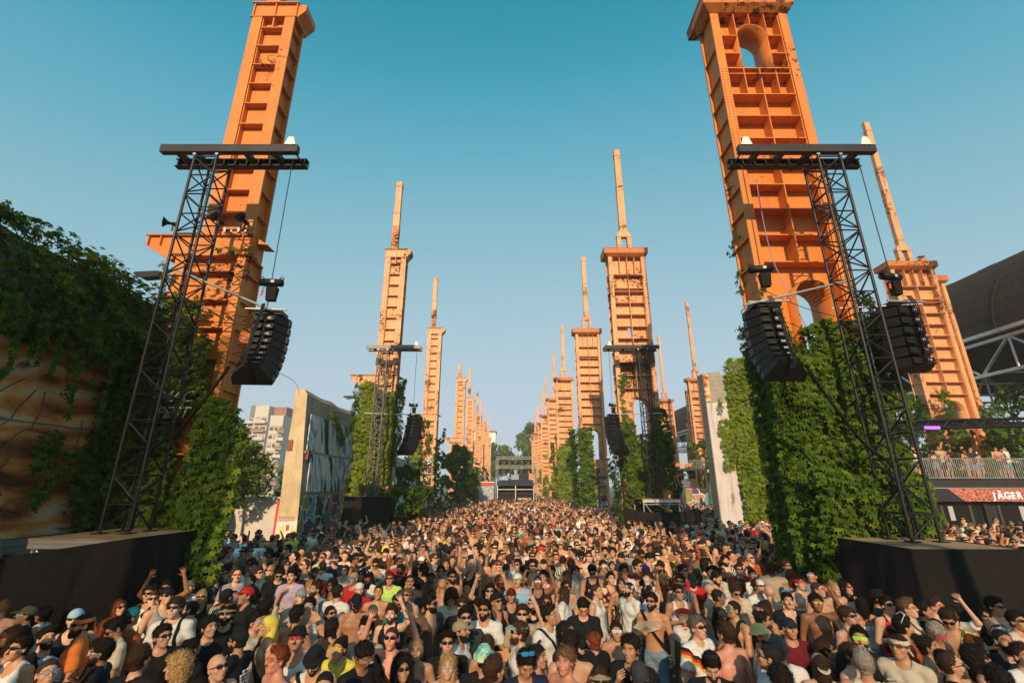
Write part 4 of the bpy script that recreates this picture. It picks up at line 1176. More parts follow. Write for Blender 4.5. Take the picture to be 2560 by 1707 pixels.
for f in range(9):
    z = 1.5 + f * 2.9
    for (x0, x1, yy) in ((-6.0, -4.2, 2), (-2.9, -1.5, 0), (-.9, .8, 0), (1.7, 2.9, 1.5), (3.4, 4.4, 1.5), (4.9, 5.9, 1.5)):
        if z > 23 and x0 > 1.3: continue
        wn_ = pbox(b, "window", M_GLS, x0, x1, yy - .06, yy - .005, z, z + 1.6)
        pbox(b, "blind", M_BLIND, x0 + .05, x1 - .05, yy - .09, yy - .065, z + (1.0 if (f + int(x0)) % 3 else .4), z + 1.55)
    for (x0, x1, yy) in ((-3.2, 1.1, 0), (4.6, 7.4, 1.5), (-7.0, -4.4, 2)):
        if z > 23 and x0 > 4: continue
        pbox(b, "balcony", M_BW if x0 > -5 else M_BR, x0, x1, yy - 1.3, yy - .1, z - .75, z - .55)
        pbox(b, "balcony_rail", M_BR if (f % 2) else M_BW, x0, x1, yy - 1.35, yy - 1.302, z - .55, z + .35)
for k in range(4): prod(b, "aerial", M_ALU, (-4 + 2.6 * k, 4, 30.2), (-4 + 2.6 * k, 4, 32.0), .06)
b2 = empty("white_building", (-14, 215, 0)); tag(b2, "plain white building end above the far left pillars", "building")
pbox(b2, "wall", M_WHT, -6, 6.4, 0, 8, 0, 27)
pbox(b2, "roof_edge", M_BR, -6.3, 6.7, -.3, 8.2, 27.002, 27.8)

# hall with dark barrel roof on the right
h = empty("market_hall", (46, 20, 0)); tag(h, "dark barrel-roofed steel hall with grey lattice girders at right", "hall")
mb = MB()
n = 18
prof = [(-12.2 * math.cos(math.pi * k / n * .75), 13.6 + 8.2 * math.sin(math.pi * k / n * .75)) for k in range(n + 1)]
inn = [(x * .985, z - .25) for x, z in prof]
for k in range(n):
    mb.prism([prof[k], prof[k + 1], inn[k + 1], inn[k]], 'y', -8, 92)
mb.build("barrel_roof", M_DKR, h)
seams = MB()
for yy in range(-6, 92, 4):
    for k in range(n):
        (ax, az), (bx, bz) = prof[k], prof[k + 1]
        seams.prism([(ax * 1.004, az + .03), (bx * 1.004, bz + .03), (bx, bz + .002), (ax, az + .002)], 'y', yy, yy + .12)
tag(seams.build("roof_seams", M_DKR, h), kind="stuff")
pbox(h, "gutter", M_ALU, -12.6, -12.25, -8, 92, 13.3, 13.55)
pbox(h, "inner_ceiling", M_DKR, -12.0, 9, -8, 92, 13.25, 13.4)
for row, (xx, z0, z1) in enumerate(((-12.1, 10.6, 13.1), (-4, 9.2, 12.6))):
    pbox(h, "girder_chord", M_ALU, xx - .12, xx + .12, -8, 92, z1 - .22, z1)
    pbox(h, "girder_chord", M_ALU, xx - .12, xx + .12, -8, 92, z0, z0 + .22)
    for k in range(20):
        y0 = -8 + k * 5
        prod(h, "girder_diagonal", M_ALU, (xx, y0, z0 + .1), (xx, y0 + 2.5, z1 - .1), .10)
        prod(h, "girder_diagonal", M_ALU, (xx, y0 + 2.5, z1 - .1), (xx, y0 + 5, z0 + .1), .10)
        prod(h, "girder_post", M_ALU, (xx, y0 + 2.5, z0), (xx, y0 + 2.5, z1), .08)
for k in range(8):
    pbox(h, "column", M_CAP, -11.4, -11.0, -6 + k * 13, -5.5 + k * 13, 0, 10.5)
    for s in range(3):
        prod(h, "cross_girder", M_ALU, (-12, -6 + k * 13 + s * 4, 10.8), (8, -6 + k * 13 + s * 4, 11.0), .10)

# terrace bar on the right
t = empty("terrace_bar", (25, 25, 0)); tag(t, "black two-storey terrace bar with barrier railing and illuminated banner", "bar")
pbox(t, "deck", M_BARK, -6, 12, 0, 8, 3.30, 3.55)
pbox(t, "fascia", M_BARK, -6, 12, -.12, -.004, 3.06, 3.56)
pbox(t, "bar_front", M_BARK, -6, 12, .3, .5, 0, 2.4)
for k in range(4): pbox(t, "bar_opening", M_SPK, -2.6 + k * 3.1, -.6 + k * 3.1, .24, .296, .9, 2.25)
for k in range(10): pbox(t, "corrugation", M_DARKWOOD, -4.2 + k * 1.5, -4.05 + k * 1.5, .22, .297, .2, 2.38)
for k in range(3): pbox(t, "menu_screen", M_BADGE, -2.3 + k * 3.7, -2.05 + k * 3.7, .20, .235, 1.5, 2.2)
m_scr, nt, bs = new_mat("led_banner")
p_ = opos(nt)
v = nd(nt, "TexVoronoi", {"Vector": p_, "Scale": 7.0}, feature='DISTANCE_TO_EDGE')
cc = ramp(nt, v.outputs[0], [(0.0, (.42, .15, .09)), (.1, (.30, .08, .04)), (.2, (.12, .025, .015))])
sep = nd(nt, "SeparateXYZ", {0: p_})
# slanted ends of the picture on the black banner
f1 = math_n(nt, 'ADD', sep.outputs[0], math_n(nt, 'MULTIPLY', sep.outputs[2], 1.2))
f2 = math_n(nt, 'ADD', sep.outputs[0], math_n(nt, 'MULTIPLY', sep.outputs[2], -1.2))
inm = math_n(nt, 'MULTIPLY', math_n(nt, 'GREATER_THAN', f1, -2.1), math_n(nt, 'LESS_THAN', f2, 2.35))
cc = mixc(nt, inm, (.012, .011, .012), cc)
nt.links.new(cc, bs.inputs["Base Color"]); nt.links.new(cc, bs.inputs["Emission Color"]); bs.inputs["Emission Strength"].default_value = .55
ban = MB().box(-3.2, 5.2, 0, .05, -.31, .31).build("led_banner", m_scr, t, False, (0, -.25, 2.76))
def text(name, s, size, loc, rot, mat, parent=None, ext=.004, align='LEFT', shear=0.0, scale=None, bold=0.0, space=1.0):
    c = bpy.data.curves.new(name, 'FONT'); c.body = s; c.size = size; c.extrude = ext; c.align_x = align; c.shear = shear; c.offset = bold; c.space_character = space
    tmp = bpy.data.objects.new("tmp_text", c)
    me = bpy.data.meshes.new_from_object(tmp)
    me.materials.clear(); me.materials.append(mat)
    bpy.data.objects.remove(tmp); bpy.data.curves.remove(c)
    return link(name, me, parent, loc, rot, scale)
m_let, nt, bs = new_mat("lit_letters"); bs.inputs["Base Color"].default_value = (.8, .78, .8, 1); bs.inputs["Emission Color"].default_value = (1, .95, .95, 1); bs.inputs["Emission Strength"].default_value = .5
lx = -.22
for ch in "JÄGER RE":
    if ch != ' ': text("banner_letter", ch, .46, (lx, -.26, 2.58), (R(90), 0, 0), m_let, t, .004, bold=.006)
    lx += {'J': .22, 'Ä': .34, 'G': .36, 'E': .30, 'R': .33, ' ': .16}[ch]
pbox(t, "banner_rail", M_ALU, -3.4, 8, -.3, -.1, 3.082, 3.12)
for k in range(5):
    y0, x0 = -.2, -5.9 + k * 2.45
    br = empty("barrier", (x0, y0, 3.56), 0, t)
    for zz in (.04, 1.02): prod(br, "rail", M_ALU, (0, 0, zz), (2.36, 0, zz), .024)
    for j in range(22): prod(br, "bar", M_ALU, (.03 + j * .11, 0, .04), (.03 + j * .11, 0, 1.02), .011)
for k in range(3): pbox(t, "post", M_BARK, -5.5 + k * 5, -5.3 + k * 5, .1, .28, 0, 3.3)
# lighting truss over the terrace
lt = empty("lighting_truss", (25, 24.6, 6.1)); tag(lt, "black lighting truss spanning above the terrace crowd", "truss")
for dy in (0, .4):
    for dz in (0, .4): prod(lt, "chord", M_BLK, (-5, dy, dz), (10, dy, dz + .35), .06)
for k in range(30):
    a = -5 + k * .5
    for dy in (0, .4): prod(lt, "diagonal", M_BLK, (a, dy, (k % 2) * .4 + (k * .5) / 15 * .35), (a + .5, dy, ((k + 1) % 2) * .4 + (k * .5 + .5) / 15 * .35), .035)
m_pur, nt, bs = new_mat("violet_lamp"); bs.inputs["Base Color"].default_value = (.2, .05, .6, 1); bs.inputs["Emission Color"].default_value = (.3, .1, 1, 1); bs.inputs["Emission Strength"].default_value = 1.2
pbox(lt, "cable_tray", M_SPK, -5, 10, .15, .3, .1, .42)
pbox(lt, "violet_lamp", m_pur, -3.0, -2.2, -.12, -.05, -.02, .14)
for k in range(7):
    MB().tube([(-1.5 + k * 1.2, .2, -.02), (-1.5 + k * 1.2, .1, -.28)], [.07, .11], 10).build("spotlight", M_SPK, lt, True)
for xx in (4.2, 4.9):
    for yy in (0, .4): prod(lt, "support_chord", M_BLK, (xx, yy, -3), (xx - .1, yy, 3.0), .035)
for k in range(10): prod(lt, "support_brace", M_BLK, (4.2 + (k % 2) * .68, 0, -3 + k * .5), (4.88 - (k % 2) * .68, 0, -2.5 + k * .5), .02)

# raised deck with orange sign, timber screen and graffiti hoarding behind the second right pillar
d = empty("raised_deck", (20.2, 56, 0)); tag(d, "raised timber deck with slatted front behind second right pillar", "deck")
pbox(d, "deck_slab", M_DARKWOOD, -2.6, 2.9, 0, 5, 4.98, 5.2)
for k in range(6): pbox(d, "slat", M_DARKWOOD, -2.5, 1.6, -.08, -.01, 3.0 + k * .17, 3.13 + k * .17)
for xx in (-2.3, -.3, 1.6, 2.7): pbox(d, "post", M_DARKWOOD, xx - .10, xx + .10, .02, .22, 0, 4.975)
pbox(d, "lower_deck", M_DARKWOOD, -2.5, 1.9, .3, 5, 3.0, 3.12)
for k in range(10): prod(d, "bar", M_ALU, (.95 + k * .19, -.05, 5.2), (.95 + k * .19, -.05, 6.1), .022)
prod(d, "rail", M_ALU, (.9, -.05, 6.1), (2.8, -.05, 6.1), .025)
M_SIGN = plain("orange_sign", (.85, .25, .08), .5)
sg = text("sign_lettering", "meister", .86, (18.75, 55.7, 5.38), (R(90), 0, 0), M_SIGN, None, .04, bold=.012)
tag(sg, "orange lettering sign along the raised deck edge", "sign")
ho = empty("hoarding", (21, 47, 0)); tag(ho, "graffiti hoarding beyond the right crowd", "hoarding")
for k in range(5): pbox(ho, "hoarding_panel", M_GRAF, -4 + k * 2.1, -1.93 + k * 2.1, 0, .08, 0, 3.0 - .1 * (k % 2))
for k, (x, y) in enumerate(((18.2, 44), (20.2, 44))):
    u = empty("folded_parasol", (x, y, 0)); tag(u, ("left" if k == 0 else "right") + " folded dark green parasol before the hoarding", "parasol", "folded parasols")
    prod(u, "pole", M_ALU, (0, 0, 0), (0, 0, 3.4), .04)
    MB().tube([(0, 0, 1.4), (0, 0, 2.0), (0, 0, 3.2), (0, 0, 3.45)], [.26, .22, .14, .02], 10).build("canopy", plain("green_canvas%d" % k, (.05, .10, .07), .8, 0, .2), u, True)
gw = text("graffiti_word", "WALK", .62, (25.35, 63.3, 6.2), (R(90), 0, 0), M_PWHT, None, .004); tag(gw, "white sprayed word on dark outer pillar", "graffiti")
gw2 = text("graffiti_word", "KV", .6, (26.4, 63.3, 7.75), (R(90), 0, 0), M_PWHT, None, .004); tag(gw2, "two small white sprayed letters above the sprayed word", "graffiti")
gw3 = text("graffiti_word", "MAC\nPEST", .36, (-7.95, 10.13, 5.0), (R(90), 0, 0), plain("faded_white_spray", (.42, .38, .36), .8), None, .002, 'LEFT', .25); tag(gw3, "faded white sprayed words at foot of nearest left pillar", "graffiti")
gw4 = text("graffiti_word", "BORN", 1.0, (-6.15, 96.8, 5.5), (R(90), R(90), 0), M_PWHT, None, .004); tag(gw4, "vertical white word painted on far left pillar", "graffiti")
# graffiti panels on the feet of the pillars
for (x0, x1, y, z0, z1, lb) in ((-8.4, -7.05, 41.55, 1.0, 5.5, "graffiti panels at foot of third left pillar"), (6.9, 8.4, 42.1, .8, 4.2, "graffiti panels at foot of third right pillar"), (25.6, 27.3, 63.4, 1.5, 5.5, "graffiti cells on dark outer pillar")):
    gq = empty("painted_cladding", ((x0 + x1) / 2, y, 0)); tag(gq, lb, "cladding")
    k = z0
    while k < z1:
        w_ = (x1 - x0) / 2
        for s in (-1, 0): pbox(gq, "painted_plate", M_GRAF, s * w_ + .06, s * w_ + w_ - .06, -.03, -.005, k, k + .62)
        k += .8

# far stage
fs_ = empty("far_stage", (.45, 62, 0)); tag(fs_, "small black stage under a lamp truss at avenue's end", "stage")
def hbox_truss(root, a, b, s, r, mat, n):
    a, b = Vector(a), Vector(b)
    d_ = (b - a); up = Vector((0, 0, s)) if abs(d_.x) > abs(d_.z) else Vector((s, 0, 0))
    for k in (0, 1):
        for yy in (0, s): prod(root, "truss_chord", mat, a + up * k + Vector((0, yy, 0)), b + up * k + Vector((0, yy, 0)), r)
    for k in range(n):
        p0, p1 = a + d_ * k / n, a + d_ * (k + 1) / n
        prod(root, "truss_diagonal", mat, p0 + up * (k % 2), p1 + up * ((k + 1) % 2), r * .7)
M_ALW = plain("bright_aluminium", (.42, .40, .36), .5, .2)
hbox_truss(fs_, (-2.55, 0, 6.6), (2.7, 0, 6.6), .28, .03, M_ALW, 20)
hbox_truss(fs_, (-2.55, 0, 5.45), (2.7, 0, 5.45), .28, .03, M_ALW, 20)
hbox_truss(fs_, (-2.55, 0, 0), (-2.55, 0, 6.6), .28, .03, M_ALW, 22)
hbox_truss(fs_, (2.45, 0, 0), (2.45, 0, 6.6), .28, .03, M_ALW, 22)
for row, z in enumerate((6.45, 5.3)):
    for k in range(6):
        l = empty("stage_lamp", (-1.95 + k * .79, .1, z), 0, fs_)
        MB().tube([(0, 0, -.1), (0, -.06, -.3), (0, -.1, -.48)], [.12, .17, .19], 12).build("lamp_body", M_SPK, l, True)
        MB().tube([(0, -.1, -.485), (0, -.101, -.487)], [.13, .13], 12).build("lens", M_BADGE, l)
        pbox(l, "yoke", M_SPK, -.2, .2, -.03, .03, -.06, .0)
mb = MB(); mb.add([(-2.4, -1.2, 3.32), (2.4, -1.2, 3.32), (2.25, .6, 3.95), (-2.25, .6, 3.95), (-2.4, -1.2, 3.26), (2.4, -1.2, 3.26), (2.25, .6, 3.89), (-2.25, .6, 3.89)], [[0, 1, 2, 3], [7, 6, 5, 4], [0, 4, 5, 1], [1, 5, 6, 2], [2, 6, 7, 3], [3, 7, 4, 0]])
mb.build("roof", plain("dark_violet_tarp", (.035, .028, .045), .6), fs_)
for xx in (-2.3, 0, 2.3):
    pbox(fs_, "post", M_ALU, xx - .04, xx + .04, -1.15, -1.07, 0, 3.25)
pbox(fs_, "front_rail", M_ALU, -2.3, 2.3, -1.14, -1.06, 2.75, 2.82)
pbox(fs_, "backdrop", M_SPK, -2.35, 2.35, .7, .8, 0, 3.9)
for s in (-1, 1): pbox(fs_, "side_cloth", M_DRAPE, s * 2.36, s * 2.40, -1.0, .69, 0, 3.3)
pbox(fs_, "counter", M_BLIND, .3, 2.0, -.6, -.1, 1.5, 1.75)
pbox(fs_, "stage_floor", M_DARKWOOD, -2.3, 2.3, -1.0, .65, 1.2, 1.35)
pbox(fs_, "scrim", plain("grey_scrim", (.30, .33, .38), .8), -.55, .45, .4, .43, 4.0, 5.3)
db = MB().sphere((-.75, -1.3, 4.12), .22, 16, 10).build("mirror_ball", plain("mirror_tiles", (.7, .72, .78), .15, .9), None, False, (.45, 62, 0)); tag(db, "mirror ball on the roof edge of the small stage", "mirror ball")
ct = empty("cargo_container", (-3.4, 64, 0)); tag(ct, "painted container with red top band left of small stage", "container")
pbox(ct, "body", plain("painted_container", (.35, .38, .42), .7, 0, .5), -1, 1, 0, 3, 0, 3.4)
pbox(ct, "red_band", plain("red_band", (.5, .06, .03), .6), -1.01, 1.01, -.03, -.005, 3.2, 3.65)
pbox(ct, "roof_edge", M_WHT, -1.05, 1.05, -.05, 3, 3.655, 3.75)
# things beyond the left wall
cn = empty("site_container", (-15.6, 29.5, 0)); tag(cn, "white site container with red door left of mural wall", "container")
pbox(cn, "body", M_BW, -2.0, 1.7, 0, 2.4, .1, 2.45); pbox(cn, "roof", M_BW, -2.05, 1.75, -.05, 2.45, 2.452, 2.55)
pbox(cn, "red_strip", M_RED, 1.25, 1.45, -.03, -.004, .2, 2.4)
tr = empty("food_trailer", (-19.0, 27.5, 0)); tag(tr, "black rounded food trailer under the left trees", "trailer")
MB().tube([(-2, 0, 1.5), (-1.9, 0, 1.5), (1.5, 0, 1.5), (1.9, 0, 1.45), (2.1, 0, 1.4)], [1.0, 1.15, 1.15, .9, .4], 16).build("body", M_SPK, tr, True)
for xx in (-.8, .6): MB().tube([(xx, -1.0, .35), (xx, -.8, .35)], .35, 14).build("wheel", M_SPK, tr, True)
pbox(tr, "hatch", M_BLIND, -.8, .8, -1.2, -1.14, 1.3, 1.9)
G_C = "white chest coolers by the wall"
for k, (x0, x1, y) in enumerate(((-9.3, -7.4, 14.2), (-7.2, -5.9, 14.6))):
    c = empty("chest_cooler", ((x0 + x1) / 2, y, 0)); tag(c, ("long white" if k == 0 else "green-grey") + " chest cooler in the crowd before the mural wall", "cooler", G_C)
    wd = (x1 - x0) / 2
    mc = M_WHT if k == 0 else plain("grey_green_plastic", (.10, .13, .11), .6)
    pbox(c, "tub", mc, -wd, wd, 0, .7, .1, 1.25)
    mb = MB(); mb.prism([(0, 1.252), (.72, 1.252), (.68, 1.42), (.05, 1.36)], 'x', -wd - .02, wd + .02); mb.build("lid", mc, c)
tb = empty("small_tent", (18, 70, 0)); tag(tb, "small white tent roof beside third right pillar", "tent")
frm = MB(); frustum(frm, (-9.3, -6.9, 0, 2.4), (-8.2, -8.0, 1.1, 1.3), 2.6, 3.5); frm.build("canopy", M_WHT, tb)
for xx in (-9.2, -7.0): pbox(tb, "leg", M_ALU, xx - .03, xx + .03, .05, .11, 0, 2.6)

# the stage the picture is taken from plus louvres and a slatted tower, added unseen to dim the sun
st = empty("main_stage", (0, -4, 0)); tag(st, "black main stage behind the viewpoint, with unseen louvres added to dim the front rows", "stage")
pbox(st, "stage_floor", M_BARK, -5.5, 5.5, -5, 2.6, 1.3, 1.5)
for xx in (-6.0, -2.0, 2.0, 6.0): pbox(st, "roof_post", M_BLK, xx - .12, xx + .12, .4, .64, 1.5, 7.3)
pbox(st, "roof_beam", M_BLK, -6.2, 6.2, .4, .64, 7.302, 7.5)
for k in range(74): pbox(st, "added_shade_louvre", M_BLK, -6.1, 6.1, .5, .51, 1.6 + k * .077, 1.6 + k * .077 + .016)  # added only to thin the sunlight on the front rows
sw = empty("sun_blocker_tower", (-9.2, -3.2, 0)); tag(sw, "added slatted sun blocker beside the stage, unseen behind the viewpoint", "sun blocker")  # unseen tower added to keep sun off the left side
for k in range(160): pbox(sw, "slat", M_BLK, -1.0, 2.2, 0, .012, .2 + k * .077, .2 + k * .077 + .040)
for s_ in (-1, 1): pbox(sw, "post", M_BLK, .6 + s_ * 1.6, .6 + s_ * 1.68, 0, .08, 0, 12.6)
# thin evening haze
hz = MB().box(-330, 330, -70, 560, -1, 37).build("haze", None)
m_hz = bpy.data.materials.new("evening_haze"); m_hz.use_nodes = True
nt = m_hz.node_tree; nt.nodes.clear()
o_ = nt.nodes.new("ShaderNodeOutputMaterial"); v_ = nt.nodes.new("ShaderNodeVolumePrincipled")
v_.inputs["Color"].default_value = (.95, .92, .9, 1); v_.inputs["Density"].default_value = .0009; v_.inputs["Anisotropy"].default_value = .0
nt.links.new(v_.outputs[0], o_.inputs["Volume"])
hz.data.materials.append(m_hz)
tag(hz, "thin evening haze over the avenue", "haze", None, "stuff")
# ------------------------------------------------------------------ people: bodies grown from a distance field, one surface per body
def axis_pts(*segs):
    out = []
    for a, b, st in segs:
        n = max(1, int(round((b - a) / st)))
        out.append(np.linspace(a, b, n, endpoint=False))
    return np.concatenate(out + [[segs[-1][1]]])
def grid_of(xs, ys, zs):
    g = np.meshgrid(xs, ys, zs, indexing='ij')
    return np.stack([a.ravel() for a in g], 1).astype(np.float32)
def surface_nets(val, xs, ys, zs):
    nx, ny, nz = len(xs), len(ys), len(zs)
    v = val.reshape(nx, ny, nz)
    ins = v < 0
    G = [xs, ys, zs]
    acc = np.zeros((nx - 1, ny - 1, nz - 1, 3)); cnt = np.zeros((nx - 1, ny - 1, nz - 1))
    for ax in range(3):
        sl0 = [slice(None)] * 3; sl1 = [slice(None)] * 3
        sl0[ax] = slice(0, -1); sl1[ax] = slice(1, None)
        a, b = v[tuple(sl0)], v[tuple(sl1)]
        cr = ins[tuple(sl0)] != ins[tuple(sl1)]
        t = np.where(cr, a / np.where(a - b == 0, 1, a - b), 0)
        base = np.meshgrid(*[G[k] if k != ax else G[k][:-1] for k in range(3)], indexing='ij')
        d = (G[ax][1:] - G[ax][:-1])
        sh = [1, 1, 1]; sh[ax] = -1
        P = np.stack(base, -1)
        P[..., ax] += t * d.reshape(sh)
        o = [k for k in range(3) if k != ax]
        for i in (0, 1):
            for j in (0, 1):
                s = [slice(None)] * 3
                s[o[0]] = slice(i, v.shape[o[0]] - 1 + i); s[o[1]] = slice(j, v.shape[o[1]] - 1 + j)
                s = tuple(s)
                acc += np.where(cr[s][..., None], P[s], 0)
                cnt += cr[s]
    act = cnt > 0
    idx = -np.ones(act.shape, int)
    idx[act] = np.arange(act.sum())
    verts = acc[act] / cnt[act][:, None]
    faces = []
    for ax in range(3):
        o = [k for k in range(3) if k != ax]
        sl0 = [slice(None)] * 3; sl1 = [slice(None)] * 3
        sl0[ax] = slice(0, -1); sl1[ax] = slice(1, None)
        for k in o:
            sl0[k] = slice(1, -1); sl1[k] = slice(1, -1)
        a, b = ins[tuple(sl0)], ins[tuple(sl1)]
        w = np.argwhere(a != b)
        if not len(w): continue
        flip = a[tuple(w.T)]
        base = w.copy()
        def cell(di, dj):
            c = base.copy(); c[:, o[0]] += di; c[:, o[1]] += dj
            return idx[c[:, 0], c[:, 1], c[:, 2]]
        q = np.stack([cell(0, 0), cell(1, 0), cell(1, 1), cell(0, 1)], 1)
        if ax == 1: flip = ~flip
        q[~flip] = q[~flip][:, ::-1]
        faces.append(q)
    f = np.concatenate(faces)
    return verts, f[(f >= 0).all(1)]

def rc(P, a, b, ra, rb):
    a = np.array(a, np.float32); b = np.array(b, np.float32)
    ab = b - a
    t = np.clip(((P - a) @ ab) / (ab @ ab), 0, 1)
    return np.linalg.norm(P - a - t[:, None] * ab, axis=1) - (ra + (rb - ra) * t)
def ell(P, c, r):
    r = np.array(r, np.float32); q = (P - np.array(c, np.float32))
    k0 = np.linalg.norm(q / r, axis=1); k1 = np.linalg.norm(q / (r * r), axis=1) + 1e-6
    return k0 * (k0 - 1) / k1
def smin(a, b, k):
    h = np.clip(.5 + .5 * (b - a) / k, 0, 1)
    return b + (a - b) * h - k * h * (1 - h)
def smax(a, b, k): return -smin(-a, -b, k)
def rotm(yaw, pitch, roll=0): return Euler((pitch, roll, yaw)).to_matrix()

def torso(P, f, sh=None):
    """trunk without arms; f 0 man, 1 woman"""
    if f:
        d = ell(P, (0, .005, 1.27), (.135, .098, .165))
        d = smin(d, ell(P, (0, .0, 1.08), (.112, .085, .16)), .06)
        d = smin(d, ell(P, (0, .01, .92), (.165, .112, .13)), .07)
        for s in (-1, 1): d = smin(d, ell(P, (s * .065, -.075, 1.25), (.062, .052, .06)), .03)
        sx = .155
    else:
        d = ell(P, (0, .005, 1.28), (.168, .112, .175))
        d = smin(d, ell(P, (0, .0, 1.08), (.142, .102, .17)), .07)
        d = smin(d, ell(P, (0, .005, .93), (.155, .108, .13)), .07)
        for s in (-1, 1): d = smin(d, ell(P, (s * .075, -.065, 1.31), (.08, .045, .06)), .04)
        sx = .185
    for s in (-1, 1):
        z = 1.415 + (sh[0 if s < 0 else 1] if sh else 0)
        d = smin(d, rc(P, (s * .04, .015, 1.45), (s * sx, .01, z), .052, .055), .05)
    return d
def arm_chain(f, s, el, wr, sh=0.0):
    return (s * (.165 if f else .195), .01, 1.41 + sh), el, wr
def head_sdf(q):
    d = ell(q, (0, .012, .032), (.076, .097, .088))
    d = smin(d, ell(q, (0, -.024, -.042), (.059, .067, .074)), .03)
    d = smin(d, ell(q, (0, -.060, -.096), (.026, .024, .022)), .03)
    d = smin(d, ell(q, (0, -.078, .030), (.052, .018, .013)), .02)
    for s in (-1, 1):
        d = smax(d, -ell(q, (s * .033, -.108, .008), (.021, .022, .015)), .016)
        d = smin(d, ell(q, (s * .046, -.062, -.022), (.022, .022, .024)), .02)
        d = smin(d, ell(q, (s * .078, .012, -.006), (.011, .020, .033)), .008)
    d = smin(d, rc(q, (0, -.090, .016), (0, -.112, -.026), .008, .0135), .012)
    d = smin(d, ell(q, (0, -.086, -.060), (.025, .012, .011)), .01)
    return d

def finger_tube(mb, base, d, nrm, L, curl, r):
    p = Vector(base); d = Vector(d).normalized(); nrm = Vector(nrm).normalized()
    ax = d.cross(nrm)
    pts = [p]
    for k, l in enumerate((.45, .32, .23)):
        d = Matrix.Rotation(curl, 3, ax) @ d
        p = p + d * (L * l); pts.append(p)
    mb.tube(pts, [r, r * .95, r * .85, r * .6], 6)
def add_hand(mb, wr, fw, pn, mode, right):
    """wr wrist, fw direction of the hand, pn palm normal"""
    fw, pn = Vector(fw).normalized(), Vector(pn).normalized()
    pn = (pn - fw * pn.dot(fw)).normalized()
    sd = fw.cross(pn) * (1 if right else -1)      # towards the thumb
    wr = Vector(wr)
    curl = {'open': R(8), 'relax': R(26), 'grip': R(62)}[mode]
    spread = {'open': .16, 'relax': .05, 'grip': .02}[mode]
    for k, (o, L) in enumerate(((.030, .072), (.010, .080), (-.010, .074), (-.029, .058))):
        finger_tube(mb, wr + fw * .092 + sd * o, fw + sd * (1.5 - k) * spread, pn, L, curl * (1 + .06 * k), .0085)
    finger_tube(mb, wr + fw * .035 + sd * .034, fw * .75 + sd * (.8 if mode != 'grip' else .5) + pn * .25, pn, .062, curl * .5, .0095)
    return fw, pn, sd

POSES = {   # elbows and wrists for right (-x) and left (+x) arm, hand modes, head yaw/pitch in degrees
    'down':  (((-.262, .03, 1.14), (-.275, -.05, .90)), ((.262, .03, 1.14), (.275, -.05, .90)), ('relax', 'relax'), (0, 13)),
    'down2': (((-.265, .05, 1.15), (-.26, -.10, .94)), ((.27, .02, 1.14), (.25, -.12, .96)), ('relax', 'relax'), (24, 10)),
    'drink': (((-.27, .03, 1.14), (-.13, -.19, 1.22)), ((.262, .03, 1.14), (.27, -.06, .91)), ('grip', 'relax'), (-8, 13)),
    'both':  (((-.34, -.06, 1.58), (-.25, -.12, 1.84)), ((.34, -.06, 1.58), (.26, -.10, 1.84)), ('open', 'open'), (0, 15)),
    'one':   (((-.262, .03, 1.14), (-.275, -.05, .90)), ((.33, -.08, 1.57), (.22, -.13, 1.82)), ('relax', 'open'), (10, 14)),
    'chin':  (((-.23, -.10, 1.13), (-.085, -.20, 1.36)), ((.24, -.06, 1.12), (.02, -.20, 1.10)), ('relax', 'relax'), (0, 4)),
    'cross': (((-.25, -.06, 1.14), (.05, -.19, 1.14)), ((.25, -.06, 1.13), (-.05, -.22, 1.17)), ('relax', 'relax'), (-16, 12)),
    'phone': (((-.24, -.14, 1.20), (-.06, -.34, 1.42)), ((.24, -.14, 1.20), (.06, -.34, 1.42)), ('grip', 'grip'), (0, 10)),
    'look':  (((-.24, -.02, 1.13), (-.07, -.24, 1.08)), ((.24, -.02, 1.13), (.07, -.24, 1.08)), ('grip', 'grip'), (0, -26)),
}
SHL = {'both': (.05, .05), 'one': (0, .05)}
def head_matrix(f, pose):
    y, p = POSES[pose][3]
    c = Vector((0, -.008 + (-.02 if p < -15 else 0), 1.632 - (.02 if f else 0) - (.012 if p < -15 else 0)))
    return Matrix.Translation(c) @ rotm(R(y), R(-p) * 1.0).to_4x4()
def body_sdf(P, f, pose):
    (re, rw), (le, lw), hm, hy = POSES[pose]
    sh = SHL.get(pose, (0, 0))
    d = torso(P, f, sh)
    H = head_matrix(f, pose)
    c = np.array(H.translation)
    d = smin(d, rc(P, (0, .018, 1.42), (c[0], c[1] + .022, c[2] - .075), .056 - .008 * f, .053 - .008 * f), .04)
    k = .9 if f else 1.0
    for s, e, w, z in ((-1, re, rw, sh[0]), (1, le, lw, sh[1])):
        a = (s * (.165 if f else .195), .01, 1.41 + z)
        d = smin(d, rc(P, a, e, .056 * k, .043 * k), .035)
        d = smin(d, rc(P, e, w, .043 * k, .027 * k), .015)
        dv = Vector(w) - Vector(e); dv.normalize()
        d = smin(d, rc(P, w, tuple(Vector(w) + dv * .075), .026 * k, .034 * k), .012)
    for s in (-1, 1):
        d = smin(d, rc(P, (s * .085, .01, .88), (s * .095, -.01, .48), .088, .055), .03)
        d = smin(d, rc(P, (s * .095, -.005, .48), (s * .10, .025, .08), .055, .036), .015)
        d = smin(d, rc(P, (s * .10, .04, .05), (s * .115, -.14, .035), .038, .03), .02)
    Rm = np.array(H.to_3x3(), np.float32)
    q = (P - c.astype(np.float32)) @ Rm * (1 / (.96 if f else 1.0))
    d = smin(d, head_sdf(q), .018)
    return d
AX = (axis_pts((-.46, -.115, .018), (-.115, .115, .0085), (.115, .46, .018)), axis_pts((-.47, -.14, .018), (-.14, .14, .0085), (.14, .20, .018)),
      axis_pts((-.01, .86, .034), (.86, 1.44, .018), (1.44, 1.79, .0085), (1.79, 2.0, .018)))

